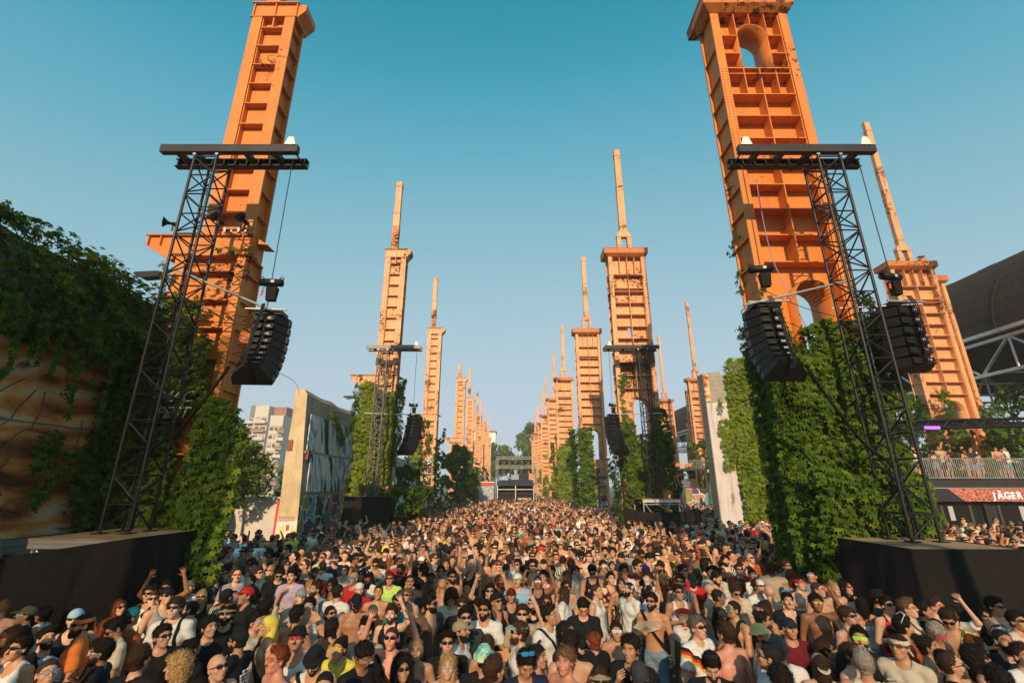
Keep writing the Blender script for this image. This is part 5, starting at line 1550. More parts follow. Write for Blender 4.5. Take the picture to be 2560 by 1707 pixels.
def hand_info(f, pose):
    (re, rw), (le, lw), hm, hy = POSES[pose]
    out = []
    for i, (e, w, right) in enumerate(((re, rw, True), (le, lw, False))):
        fw = (Vector(w) - Vector(e)).normalized()
        pn = Vector((0, -1, .1)) if w[2] > 1.5 else (Vector((.9 if right else -.9, .15, 0)) if w[2] < 1.0 else Vector((.5 if right else -.5, .5, .2)))
        out.append((Vector(w), fw, pn, hm[i], right))
    return out
M_SKIN, _nt, _b = new_mat("skin")
_oi = nd(_nt, "ObjectInfo")
_at = nd(_nt, "VertexColor", layer_name="feat")
_sp = nd(_nt, "SeparateColor", {0: _at.outputs[0]})
_c = mixc(_nt, math_n(_nt, 'MULTIPLY', noise(_nt, opos(_nt), 9, 4), .35), _oi.outputs["Color"], mixc(_nt, 1.0, _oi.outputs["Color"], (.72, .55, .5), 'MULTIPLY'))
_c = mixc(_nt, math_n(_nt, 'MULTIPLY', _sp.outputs[0], .55), _c, mixc(_nt, 1.0, _oi.outputs["Color"], (.85, .34, .36), 'MULTIPLY'))
_c = mixc(_nt, math_n(_nt, 'MULTIPLY', _sp.outputs[1], .85), _c, (.025, .016, .012))
_nt.links.new(_c, _b.inputs["Base Color"])
_b.inputs["Roughness"].default_value = .48
_b.inputs["Specular IOR Level"].default_value = .35

def feat_attr(me, verts, H, f):
    Rm = np.array(H.to_3x3()); c = np.array(H.translation)
    q = (verts - c) @ Rm / (.96 if f else 1.0)
    lips = np.exp(-((q[:, 0] / .024) ** 2 + ((q[:, 2] + .060) / .010) ** 2)) * (q[:, 1] < -.05)
    brow = np.zeros(len(q))
    for s in (-1, 1):
        brow = np.maximum(brow, np.exp(-(((q[:, 0] - s * .034) / .020) ** 4 + ((q[:, 2] - .030) / .0075) ** 2)) * (q[:, 1] < -.05))
        brow = np.maximum(brow, .85 * np.exp(-(((q[:, 0] - s * .033) / .014) ** 4 + ((q[:, 2] - .008) / .0065) ** 2)) * (q[:, 1] < -.05))
    a = me.color_attributes.new("feat", 'FLOAT_COLOR', 'POINT')
    col = np.zeros((len(me.vertices), 4), np.float32); col[:, 3] = 1
    col[:len(q), 0] = lips; col[:len(q), 1] = brow
    a.data.foreach_set("color", col.ravel())

BODY = {}
P_BODY = grid_of(*AX)
def get_body(f, pose):
    k = (f, pose)
    if k in BODY: return BODY[k]
    v, q = surface_nets(body_sdf(P_BODY, f, pose), *AX)
    mb = MB()
    for w, fw, pn, mode, right in hand_info(f, pose): add_hand(mb, w, fw, pn, mode, right)
    nv = len(v)
    V = np.concatenate([v, np.array(mb.v)])
    flat = list(q.ravel()); sizes = [4] * len(q)
    for fc in mb.f:
        flat += [i + nv for i in fc]; sizes.append(len(fc))
    me = np_mesh("person_body", V, flat, sizes, M_SKIN, True)
    feat_attr(me, v, head_matrix(f, pose), f)
    BODY[k] = me
    return me

def fold(P, amp=.005):
    return amp * (np.sin(P[:, 2] * 34 + P[:, 0] * 21 + 2 * np.sin(P[:, 0] * 13)) + np.sin(P[:, 0] * 31 - P[:, 2] * 19 + P[:, 1] * 25) * .8 + np.sin(P[:, 1] * 37 + P[:, 2] * 15) * .6)
def cloth_sdf(P, f, pose, kind):
    (re, rw), (le, lw), hm, hy = POSES[pose]
    sh = SHL.get(pose, (0, 0))
    t = torso(P, f, sh)
    hang = np.clip((1.22 - P[:, 2]) / .4, 0, 1)
    if kind in ('tee', 'shirt'):
        d = t - .016 - .022 * hang + fold(P)
        for s, e, z in ((-1, re, sh[0]), (1, le, sh[1])):
            a = Vector((s * (.165 if f else .195), .01, 1.41 + z)); e = Vector(e)
            m = a.lerp(e, .72)
            d = smin(d, rc(P, a, m, .066, .070) + fold(P, .003), .03)
            n = np.array((e - a).normalized(), np.float32)
            cut = (P - np.array(m, np.float32)) @ n
            far = (P @ np.array((s, 0, 0), np.float32)) > .13
            d = np.where(far, np.maximum(d, cut), d)
        d = smax(d, -ell(P, (0, -.03, 1.505), (.078, .10, .075) if kind == 'tee' else (.062, .12, .13)), .006)
        if kind == 'shirt': d = smax(d, -(np.abs(P[:, 0]) - .012 - np.clip(P[:, 2] - 1.2, 0, .3) * .32 + np.where(P[:, 1] > 0, 1, 0)), .004)
        d = np.maximum(d, .84 + .015 * np.sin(P[:, 0] * 20) - P[:, 2])
    elif kind in ('tank', 'sleeveless'):
        d = t - .012 - .018 * hang + fold(P, .004)
        r_ = .085 if kind == 'tank' else .045
        for s, z in ((-1, sh[0]), (1, sh[1])):
            d = smax(d, -rc(P, (s * .235, .0, 1.30), (s * .215, .0, 1.50 + z), r_, r_ + .01), .008)
        d = smax(d, -ell(P, (0, -.05, 1.49), (.085, .12, .14) if kind == 'tank' else (.08, .1, .09)), .008)
        d = np.maximum(d, .86 - P[:, 2])
    elif kind == 'bra':
        d = t - .008
        d = np.maximum(d, np.maximum(1.19 - P[:, 2], P[:, 2] - (1.29 + .02 * np.cos(P[:, 0] * 40))))
        st = np.maximum(t - .007, np.abs(np.abs(P[:, 0]) - .085 + (P[:, 2] - 1.3) * .12) - .008)
        d = np.minimum(d, np.maximum(st, 1.25 - P[:, 2]))
    elif kind == 'top':      # strappy camisole
        d = t - .009 + fold(P, .003)
        d = np.maximum(d, np.maximum(.98 - P[:, 2], P[:, 2] - (1.31 + .012 * np.cos(P[:, 0] * 40))))
        st = np.maximum(t - .008, np.abs(np.abs(P[:, 0]) - .085 + (P[:, 2] - 1.3) * .12) - .008)
        d = np.minimum(d, np.maximum(st, 1.25 - P[:, 2]))
    return d
def leg_sdf(P, kind):
    d = ell(P, (0, .008, .92), (.178, .128, .13))
    zc = .50 if kind == 'shorts' else .07
    for s in (-1, 1):
        d = smin(d, rc(P, (s * .088, .01, .88), (s * .102, -.01, .48), .102, .088 if kind == 'shorts' else .075), .02)
        if kind != 'shorts': d = smin(d, rc(P, (s * .102, -.005, .48), (s * .10, .02, .06), .075, .065), .02)
    return np.maximum(np.maximum(d + fold(P, .004), zc - P[:, 2]), P[:, 2] - .985)

def cloth_mat(name, fn=None):
    m, nt, b = new_mat(name)
    oi = nd(nt, "ObjectInfo")
    col = mixc(nt, math_n(nt, 'MULTIPLY', noise(nt, opos(nt), 7, 5), .35), oi.outputs["Color"], mixc(nt, 1.0, oi.outputs["Color"], (.7, .68, .68), 'MULTIPLY'))
    if fn: col = fn(nt, col, oi)
    nt.links.new(col, b.inputs["Base Color"])
    b.inputs["Roughness"].default_value = .85
    b.inputs["Specular IOR Level"].default_value = .2
    bump(nt, b, noise(nt, opos(nt, (1, 1, .7)), 11, 5, .6, .8), .55, .02)
    return m
def pr_floral(nt, col, oi):
    rv = nd(nt, "VectorMath", {0: opos(nt)}, operation='ADD')
    nt.links.new(oi.outputs["Random"], rv.inputs[1])
    v = nd(nt, "TexVoronoi", {"Vector": rv.outputs[0], "Scale": 17.0})
    s = nd(nt, "SeparateColor", {0: v.outputs["Color"]})
    k = ramp(nt, s.outputs[0], [(0, 1.0), (.3, 0.0)], 'CONSTANT')
    a = mixc(nt, k, col, mixc(nt, 1.0, col, (.25, .2, .22), 'MULTIPLY'))
    k2 = ramp(nt, s.outputs[1], [(0, 0.0), (.72, 1.0)], 'CONSTANT')
    return mixc(nt, k2, a, (.65, .55, .3))
def pr_bw(nt, col, oi):
    wv = nd(nt, "TexWave", {"Vector": opos(nt), "Scale": 7.0, "Distortion": 12.0, "Detail": 2.0})
    return mixc(nt, ramp(nt, wv.outputs[0], [(.45, 0.0), (.55, 1.0)]), col, (.6, .57, .5))
def pr_stripe(nt, col, oi):
    z = nd(nt, "SeparateXYZ", {0: opos(nt)})
    fr = math_n(nt, 'FRACT', math_n(nt, 'MULTIPLY', z.outputs[2], 7.0))
    return mixc(nt, ramp(nt, fr, [(0, 0.0), (.5, 1.0)], 'CONSTANT'), col, (.55, .03, .02))
def pr_pin(nt, col, oi):
    z = nd(nt, "SeparateXYZ", {0: opos(nt)})
    fr = math_n(nt, 'FRACT', math_n(nt, 'MULTIPLY', z.outputs[0], 26.0))
    return mixc(nt, ramp(nt, fr, [(0, 0.0), (.85, 1.0)], 'CONSTANT'), col, (.5, .08, .06))
def pr_band(nt, col, oi):     # white football shirt with a jagged black, red and gold band
    z = nd(nt, "SeparateXYZ", {0: opos(nt)})
    ax = math_n(nt, 'ABSOLUTE', math_n(nt, 'ADD', z.outputs[0], -.02))
    zz = math_n(nt, 'PINGPONG', math_n(nt, 'MULTIPLY', z.outputs[0], 1.0), .045)
    f = math_n(nt, 'SUBTRACT', math_n(nt, 'SUBTRACT', z.outputs[2], math_n(nt, 'MULTIPLY', ax, .85)), math_n(nt, 'MULTIPLY', zz, .7))
    k = math_n(nt, 'MULTIPLY', math_n(nt, 'SUBTRACT', f, 1.0), 2.0)
    r_ = ramp(nt, k, [(0, (.74, .73, .7)), (.20, (.75, .45, .03)), (.27, (.55, .03, .02)), (.34, (.015, .015, .015)), (.42, (.74, .73, .7))], 'CONSTANT')
    return r_
def pr_dye(nt, col, oi):
    n = noise(nt, opos(nt), 14, 2, .5, 2)
    return ramp(nt, n, [(.3, (.05, .45, .5)), (.45, (.1, .55, .6)), (.55, (.6, .7, .15)), (.65, (.65, .7, .68))])
M_CLOTH = cloth_mat("fabric")
M_PRINTS = {'floral': cloth_mat("floral_fabric", pr_floral), 'bw': cloth_mat("black_white_fabric", pr_bw), 'stripe': cloth_mat("striped_fabric", pr_stripe),
            'pin': cloth_mat("pinstripe_fabric", pr_pin), 'band': cloth_mat("banded_jersey", pr_band), 'dye': cloth_mat("tie_dye_fabric", pr_dye)}
M_HAIR, _nt, _b = new_mat("hair")
_oi = nd(_nt, "ObjectInfo")
_n = noise(_nt, opos(_nt, (1, 1, .35)), 60, 4, .6, .5)
_nt.links.new(mixc(_nt, ramp(_nt, _n, [(.35, 0.0), (.7, 1.0)]), _oi.outputs["Color"], mixc(_nt, 1.0, _oi.outputs["Color"], (2.0, 1.85, 1.7), 'MULTIPLY')), _b.inputs["Base Color"])
_b.inputs["Roughness"].default_value = .65
_b.inputs["Specular IOR Level"].default_value = .2
bump(_nt, _b, _n, 1.0, .012)
M_LENS, _nt, _b = new_mat("lens")
_oi = nd(_nt, "ObjectInfo")
_nt.links.new(_oi.outputs["Color"], _b.inputs["Base Color"])
_b.inputs["Roughness"].default_value = .12

AXC = (axis_pts((-.42, .42, .020)), axis_pts((-.34, .20, .020)), axis_pts((.80, 1.62, .020)))
P_CLOTH = grid_of(*AXC)
AXL = (axis_pts((-.26, .26, .026)), axis_pts((-.20, .20, .026)), axis_pts((0, 1.02, .03)))
TOPS = {}
def get_top(f, pose, kind, pat=None):
    pk = pose if kind in ('tee', 'shirt') or pose in SHL else 'down'
    k = (f, pk, kind, pat)
    if k not in TOPS:
        k0 = (f, pk, kind)
        if k0 not in TOPS:
            TOPS[k0] = surface_nets(cloth_sdf(P_CLOTH, f, pk, kind), *AXC)
        v, q = TOPS[k0]
        TOPS[k] = np_mesh(kind, v, q.ravel(), np.full(len(q), 4), M_PRINTS[pat] if pat else M_CLOTH, True)
    return TOPS[k]
LEGS = {}
def get_legs(kind):
    if kind not in LEGS:
        v, q = surface_nets(leg_sdf(grid_of(*AXL), kind), *AXL)
        LEGS[kind] = np_mesh(kind, v, q.ravel(), np.full(len(q), 4), M_CLOTH, True)
    return LEGS[kind]
STRAPS = {}
def get_strap(f, kind):
    if (f, kind) not in STRAPS:
        ax = (axis_pts((-.24, .24, .012)), axis_pts((-.18, .18, .012)), axis_pts((.95, 1.52, .012)))
        P = grid_of(*ax)
        t = torso(P, f)
        if kind == 'strap':
            pl = np.abs((P[:, 0] - .02) * .82 + (P[:, 2] - 1.22) * .57) - .019
            d = np.maximum(t - .030, pl)
        else:
            pl = np.abs(np.abs(P[:, 0]) - .105) - .020
            d = np.maximum(np.maximum(t - .030, pl), 1.12 - P[:, 2])
        v, q = surface_nets(d, *ax)
        STRAPS[(f, kind)] = np_mesh(kind, v, q.ravel(), np.full(len(q), 4), M_CLOTH, True)
    return STRAPS[(f, kind)]

# head things, modelled round the head's centre, face towards -y
def hair_sdf(q, kind):
    cran = np.minimum(ell(q, (0, .012, .032), (.076, .097, .088)), ell(q, (0, .02, -.03), (.066, .08, .07)))
    line = -(q[:, 1] * .9 + q[:, 2] * .75 + .018 + .006 * np.sin(q[:, 0] * 85) * np.sin(q[:, 0] * 37 + 1))           # behind and above the hair line
    low = -.075 - q[:, 2]
    n = np.sin(q[:, 0] * 150 + 3 * np.sin(q[:, 2] * 90)) * np.sin(q[:, 1] * 170 + 2 * np.sin(q[:, 0] * 80)) + np.sin(q[:, 2] * 190 + q[:, 0] * 110 + 2 * np.sin(q[:, 1] * 120)) * np.sin(q[:, 1] * 130 - q[:, 0] * 90)
    ear = -(ell(q, (0, -.055, -.03), (.11, .055, .06)))
    up = np.clip((q[:, 2] + .02) / .09, 0, 1); up = up * up * (3 - 2 * up)
    temple = -(ell(q, (0, -.085, .02), (.12, .055, .045)))
    side = np.maximum(ear, temple)
    if kind == 'buzz': return np.maximum(np.maximum(cran - .0045 - .003 * up, line), np.maximum(-.05 - q[:, 2], side))
    if kind == 'short':
        d = smin(cran - .0045 - .011 * up + .003 * n * up, ell(q, (0, -.015, .100), (.062, .085, .034)) + .004 * n, .03)
        return np.maximum(np.maximum(d, line), np.maximum(-.06 - q[:, 2], side))
    if kind == 'quiff':
        d = smin(cran - .0035 - .008 * up + .003 * n * up, ell(q, (0, -.040, .108), (.050, .062, .032)) + .006 * n, .02)
        return np.maximum(np.maximum(d, line), np.maximum(-.045 - q[:, 2], side))
    if kind == 'curly': return np.maximum(np.maximum(cran - .007 - .019 * up + .007 * n, line - .006), np.maximum(-.06 - q[:, 2], side))
    if kind == 'fringe':
        d = cran - .010 - .012 * up + .005 * n
        return np.maximum(np.maximum(d, -(q[:, 1] * .8 + q[:, 2] * .9 + .016 + .008 * np.sin(q[:, 0] * 70))), np.maximum(-.08 - q[:, 2], ear))
    if kind == 'receding': return np.maximum(np.maximum(cran - .005 - .004 * up + .002 * n, -(q[:, 1] * .9 + q[:, 2] * .5 + .0)), np.maximum(-.06 - q[:, 2], side))
    if kind in ('long', 'wavy', 'big'):
        am = {'long': .002, 'wavy': .007, 'big': .012}[kind]
        infl = {'long': .011, 'wavy': .016, 'big': .040}[kind]
        d = cran - infl + am * n
        bot = {'long': -.34, 'wavy': -.28, 'big': -.24}[kind]
        w = {'long': .084, 'wavy': .098, 'big': .125}[kind]
        cur = smax(ell(q, (0, .045, -.10), (w, .082 + infl, .26)) + am * n, bot - q[:, 2], .03)
        d = smin(d, cur, .03)
        face = ell(q, (0, -.10, -.06), (.066, .12, .145))
        d = smax(d, -face, .01)
        return np.maximum(d, line - .02 - np.clip(-q[:, 2], 0, .2) * .6)
    if kind in ('bun', 'pony', 'braid'):
        d = np.maximum(np.maximum(cran - .010 + .0015 * n, line), np.maximum(-.07 - q[:, 2], ear))
        if kind == 'bun': return smin(d, ell(q, (0, .085, .105), (.045, .045, .042)) + .004 * n, .015)
        if kind == 'pony': return smin(d, rc(q, (0, .10, .06), (0, .15, -.20), .032, .024) + .004 * n, .02)
        out = d
        for s in (-1, 1): out = smin(out, rc(q, (s * .05, .07, -.02), (s * .085, .05, -.30), .024, .014) + .006 * np.sin(q[:, 2] * 150), .015)
        return out
HAX = {'d': (axis_pts((-.17, .17, .010)), axis_pts((-.16, .21, .010)), axis_pts((-.36, .19, .010)))}
HEADS = {}
def hair_strands(v, q, kind):
    """loose locks lying over the hair surface so that it has a broken outline"""
    g_ = np.random.default_rng(len(q))
    n = {'buzz': 0, 'receding': 500, 'big': 2600, 'wavy': 2600, 'long': 2600, 'pony': 1800, 'braid': 1500}.get(kind, 1800)
    fl, sz = list(q.ravel()), [4] * len(q)
    if n == 0: return v, fl, sz
    a, b, c = v[q[:, 0]], v[q[:, 1]], v[q[:, 3]]
    nr = np.cross(b - a, c - a); ar = np.linalg.norm(nr, axis=1); nr /= ar[:, None] + 1e-12
    cen = v[q].mean(1)
    out = (cen - np.array([0, .02, .0])); flip = (nr * out).sum(1) < 0; nr[flip] *= -1
    k = g_.choice(len(q), n, p=ar / ar.sum())
    p0, N = cen[k] + g_.normal(0, .004, (n, 3)), nr[k]
    if kind in ('long', 'wavy', 'pony', 'braid'): fw = np.array([0, .15, -1.0])
    elif kind in ('bun',): fw = np.array([0, .8, .6])
    elif kind == 'fringe': fw = np.array([.25, -.6, -.2])
    else: fw = np.array([.15, -.5, .8])
    rnd_ = {'curly': 2.0, 'big': 1.6, 'wavy': .6}.get(kind, .45)
    d = fw + g_.normal(0, rnd_, (n, 3)); d -= (d * N).sum(1)[:, None] * N; d /= np.linalg.norm(d, axis=1)[:, None] + 1e-9
    L = g_.uniform(.018, .042, n) * {'long': 1.9, 'wavy': 1.6, 'pony': 1.4, 'curly': .8}.get(kind, 1.0); lift = g_.uniform(.0, .010, n) * {'curly': 1.6, 'big': 2.0, 'quiff': 1.3}.get(kind, 1.0)
    w = np.cross(N, d) * g_.uniform(.0012, .0030, n)[:, None]
    m = p0 + d * (L * .55)[:, None] + N * (lift * .9 + .002)[:, None]; t = p0 + d * L[:, None] + N * lift[:, None]
    P = np.stack([p0 - w - N * .002, p0 + w - N * .002, m + w * .9, m - w * .9, t], 1).reshape(-1, 3)
    base = len(v) + np.arange(n) * 5
    for b_ in base:
        fl += [b_, b_ + 1, b_ + 2, b_ + 3, b_ + 3, b_ + 2, b_ + 4]; sz += [4, 3]
    return np.concatenate([v, P]), fl, sz
def get_hair(kind):
    if kind not in HEADS:
        z0 = -.37 if kind in ('long', 'wavy', 'big', 'pony', 'braid') else -.11
        h_ = .0085 if z0 > -.2 else .0105
        ax = (axis_pts((-.185, .185, h_)), axis_pts((-.17, .21, h_)), axis_pts((z0, .20, h_)))
        v, q = surface_nets(hair_sdf(grid_of(*ax), kind), *ax)
        V, Fl, Sz = hair_strands(v, q, kind)
        HEADS[kind] = np_mesh("hair", V, Fl, Sz, M_HAIR, True)
    return HEADS[kind]
def hat_sdf(q, kind):
    dome = ell(q, (0, .012, .045), (.087, .108, .090))
    cut = .028 - q[:, 2] - q[:, 1] * .12
    if kind == 'cap':
        d = np.maximum(dome, cut)
        br = np.maximum(np.abs(q[:, 2] - .032 + (q[:, 1] + .1) * -.15 - (q[:, 0] ** 2) * 3.0 + .0) - .007, ell(q, (0, -.115, .03), (.068, .070, .5)))
        return np.minimum(d, np.maximum(br, q[:, 1] + .06))
    if kind == 'bucket':
        d = smax(ell(q, (0, .012, .03), (.088, .109, .126)), q[:, 2] - .134, .015)
        d = np.maximum(d, .045 - q[:, 2])
        r_ = np.sqrt(q[:, 0] ** 2 + (q[:, 1] - .01) ** 2 * .8)
        br = np.maximum(np.abs(q[:, 2] - .05 + (r_ - .09) * .62) - .008, np.maximum(r_ - .118, .075 - r_))
        return np.minimum(d, br)
    if kind == 'beanie': return np.maximum(ell(q, (0, .014, .04), (.090, .112, .108)) + .002 * np.sin(q[:, 0] * 160), .022 - q[:, 2] - q[:, 1] * .25)
    if kind == 'bandana':
        d = np.maximum(ell(q, (0, .012, .034), (.089, .110, .100)), np.abs(q[:, 2] - .055 - q[:, 1] * .2) - .024)
        d = np.maximum(d, -ell(q, (0, .012, .034), (.078, .099, .089)))
        d = np.minimum(d, rc(q, (.01, .115, .02), (.05, .15, -.06), .016, .010))
        return np.minimum(d, ell(q, (0, .118, .03), (.025, .02, .02)))
    if kind == 'scarf':
        d = np.maximum(ell(q, (0, .012, .036), (.092, .112, .102)), -(q[:, 1] * .9 + q[:, 2] * .75 + .028))
        tail = smax(ell(q, (0, .07, -.10), (.10, .07, .20)), -.24 - q[:, 2], .02)
        return smax(smin(d, tail, .03), -ell(q, (0, -.10, -.06), (.08, .12, .14)), .01)
def get_hat(kind, pat=None):
    k = (kind, pat)
    if k not in HEADS:
        ax = (axis_pts((-.18, .18, .009)), axis_pts((-.21, .20, .009)), axis_pts((-.26 if kind == 'scarf' else -.09, .17, .009)))
        v, q = surface_nets(hat_sdf(grid_of(*ax), kind), *ax)
        HEADS[k] = np_mesh(kind, v, q.ravel(), np.full(len(q), 4), M_PRINTS[pat] if pat else M_CLOTH, True)
    return HEADS[k]
def get_glasses(kind):
    k = 'gl_' + kind
    if k not in HEADS:
        mb = MB()
        hw, hh = {'sun': (.028, .0175), 'round': (.023, .020), 'visor': (.034, .020)}[kind]
        def lens(cx):
            pts = []
            for j in range(12):
                a = 2 * math.pi * j / 12; ca, sa = math.cos(a), math.sin(a)
                e = .55 if kind != 'round' else 1.0
                x = cx + hw * math.copysign(abs(ca) ** e, ca); z = .010 + hh * math.copysign(abs(sa) ** e, sa)
                pts.append((x, -.1085 + (x * x) * 5.0, z))
            n = len(pts)
            bk = [(x, y + .007, z) for x, y, z in pts]
            mb.add(pts + bk, [list(range(n)), list(range(n, 2 * n))[::-1]] + [[i, n + i, n + (i + 1) % n, (i + 1) % n] for i in range(n)])
        for s in (-1, 1): lens(s * .035)
        mb.box(-.012, .012, -.112, -.104, .012, .020)
        for s in (-1, 1):
            mb.tube([(s * .064, -.088, .016), (s * .080, -.05, .014), (s * .085, .0, .010), (s * .082, .03, .0)], .0045, 5)
        HEADS[k] = mb.mesh("sunglasses", M_LENS)
    return HEADS[k]
def get_beard(kind):
    k = 'be_' + kind
    if k not in HEADS:
        ax = (axis_pts((-.09, .09, .009)), axis_pts((-.14, .06, .009)), axis_pts((-.15, .02, .009)))
        q = grid_of(*ax)
        if kind == 'beard':
            d = smin(ell(q, (0, -.024, -.044), (.0655, .0735, .082)), ell(q, (0, -.062, -.100), (.034, .032, .034)), .02) + .002 * np.sin(q[:, 0] * 140) * np.sin(q[:, 2] * 120)
            d = np.maximum(d, q[:, 2] + .040 - np.clip(np.abs(q[:, 0]) - .035, 0, 1) * 1.8)
            d = np.maximum(d, q[:, 1] - .012)
            d = smax(d, -ell(q, (0, -.10, -.058), (.022, .03, .009)), .003)
        else:
            d = np.maximum(ell(q, (0, -.097, -.046), (.030, .012, .009)), -10 + 0 * q[:, 0])
        v, f_ = surface_nets(d, *ax)
        HEADS[k] = np_mesh(kind, v, f_.ravel(), np.full(len(f_), 4), M_HAIR, True)
    return HEADS[k]
def get_shoe():
    if 'shoe' not in HEADS:
        ax = (axis_pts((-.07, .07, .014)), axis_pts((-.21, .11, .014)), axis_pts((-.02, .13, .012)))
        q = grid_of(*ax)
        d = smin(rc(q, (0, .045, .05), (0, -.13, .038), .052, .045), rc(q, (0, .045, .05), (0, .03, .10), .05, .045), .02)
        v, f_ = surface_nets(np.maximum(d, -q[:, 2]), *ax)
        HEADS['shoe'] = np_mesh("shoe", v, f_.ravel(), np.full(len(f_), 4), M_CLOTH, True)
    return HEADS['shoe']

C_ = {'black': (.012, .012, .014), 'white': (.72, .70, .67), 'cream': (.60, .52, .40), 'grey': (.28, .28, .29), 'lilac': (.48, .40, .52), 'maroon': (.15, .014, .02), 'red': (.50, .025, .025),
      'orange': (.72, .19, .04), 'rust': (.38, .09, .03), 'neon': (.50, .80, .16), 'yellow': (.78, .62, .08), 'teal': (.03, .28, .28), 'blue': (.06, .14, .30), 'brown': (.16, .085, .06), 'pink': (.60, .30, .33),
      'khaki': (.34, .27, .15), 'olive': (.11, .11, .055), 'charcoal': (.045, .045, .05), 'navy': (.018, .022, .05), 'green': (.05, .25, .10), 'mint': (.28, .48, .36), 'beige': (.46, .36, .25), 'silver': (.45, .44, .42), 'denim': (.20, .28, .36), 'purple': (.14, .04, .26), 'gold': (.5, .33, .10), 'sky': (.30, .48, .60), 'peach': (.65, .36, .22), 'straw': (.70, .54, .22)}
SK = {'pale': (.68, .42, .30), 'light': (.62, .355, .23), 'tan': (.50, .26, .145), 'brown': (.30, .135, .068), 'dark': (.08, .037, .023), 'red': (.66, .30, .21)}
HC = {'k': (.011, .008, .007), 'b': (.040, .021, .012), 'l': (.12, .068, .034), 'y': (.34, .22, .095), 'r': (.17, .045, .016), 'g': (.10, .093, .085), 'w': (.27, .245, .21)}
GL = {'k': (.012, .012, .014), 'w': (.65, .65, .65), 'o': (.55, .16, .03), 'r': (.4, .03, .03), 'b': (.03, .22, .5), 'y': (.6, .42, .04), 'n': (.4, .75, .08), 's': (.35, .33, .3), 't': (.02, .4, .4), 'p': (.7, .08, .2), 'br': (.10, .05, .02)}

def col4(c): return (c[0], c[1], c[2], 1.0)
PEOPLE = []
def person(x, y, yaw, f, pose, skin, hair, top, label, gl=None, beard=None, strap=None, legs='shorts:black', scale=1.0, z=0.0, shoes=False, group="festival crowd", lean=0.0):
    """hair 'kind:colour' or 'hat/kind:colour:hatcolour[:pattern]'; top 'kind:colour[:pattern]' or 'bare'"""
    me = get_body(f, pose)
    o = link("person", me, None, (x, y, z), (R(lean), 0, R(yaw)), (scale,) * 3)
    jit = rnd.uniform(.88, 1.12)
    o.color = col4([c * jit for c in SK[skin]])
    tag(o, label, "person", group)
    H = head_matrix(f, pose) @ Matrix.Scale(.96 if f else 1.0, 4)
    def child(name, m, c, M=None):
        k = link(name, m, o)
        if M is not None: k.matrix_local = M
        k.color = col4(c)
        return k
    hc = HC['k']
    flip = Matrix.Rotation(math.pi, 4, 'Z')
    if hair and '/' in hair:
        hat, rest = hair.split('/')
        p = rest.split(':')
        hc = HC[p[1]]
        if p[0] != 'none': child("hair", get_hair(p[0]), hc, H)
        back = hat == 'capb'
        pat = p[3] if len(p) > 3 else None
        child("headscarf" if hat == 'scarf' else ("cap" if back else hat), get_hat('cap' if back else hat, pat), C_[p[2]], H @ flip if back else H)
    elif hair:
        p = hair.split(':'); hc = HC[p[1]]
        if p[0] != 'bald': child("hair", get_hair(p[0]), hc, H)
    if gl:
        up = gl.endswith('^'); g_ = gl.rstrip('^').split(':')
        kind = g_[1] if len(g_) > 1 else 'sun'
        M = H
        if up: M = H @ Matrix.Translation((0, .030, .088)) @ Matrix.Rotation(R(-38), 4, 'X')
        child("sunglasses", get_glasses(kind), GL[g_[0]], M)
    if beard: child("beard" if beard == 'beard' else "moustache", get_beard(beard), hc, H)
    tc = None
    if top != 'bare':
        p = top.split(':'); tc = C_[p[1]]
        child({'tee': "t_shirt", 'shirt': "shirt", 'tank': "tank_top", 'sleeveless': "sleeveless_shirt", 'bra': "bikini_top", 'top': "strappy_top"}[p[0]], get_top(f, pose, p[0], p[2] if len(p) > 2 else None), tc)
    if strap: child("bag_strap" if strap == 'strap' else "backpack_strap", get_strap(f, strap), C_['black'])
    lk, lc = legs.split(':')
    child({'shorts': "shorts", 'trousers': "trousers"}[lk], get_legs(lk), C_[lc])
    if shoes:
        for s in (-1, 1): child("shoe", get_shoe(), C_['white'], Matrix.Translation((s * .105, .0, 0)))
    PEOPLE.append(o)
    return o
def hand_world(o, f, pose, i):
    w, fw, pn, mode, right = hand_info(f, pose)[i]
    M = Matrix.Translation(o.location) @ o.rotation_euler.to_matrix().to_4x4() @ Matrix.Scale(o.scale[0], 4)
    return M @ (w + fw * .085 + pn * .03), M.to_3x3() @ fw, M.to_3x3() @ pn
# ------------------------------------------------------------------ who stands where: head position in the photograph -> place on the ground
FPX, PITCH, CH = 1137.8, R(17.6), 3.2
def ground_from(px, py, hz):
    u, v = (px - 1280) / FPX, (853.5 - py) / FPX
    yc, zc = math.cos(PITCH) - v * math.sin(PITCH), math.sin(PITCH) + v * math.cos(PITCH)
    Y = (hz - CH) * yc / zc
    return u / yc * Y, Y
def to_px(X, Y, Z):
    Z -= CH
    t = Y * math.cos(PITCH) + Z * math.sin(PITCH)
    return 1280 + X / t * FPX, 853.5 - (Z * math.cos(PITCH) - Y * math.sin(PITCH)) / t * FPX

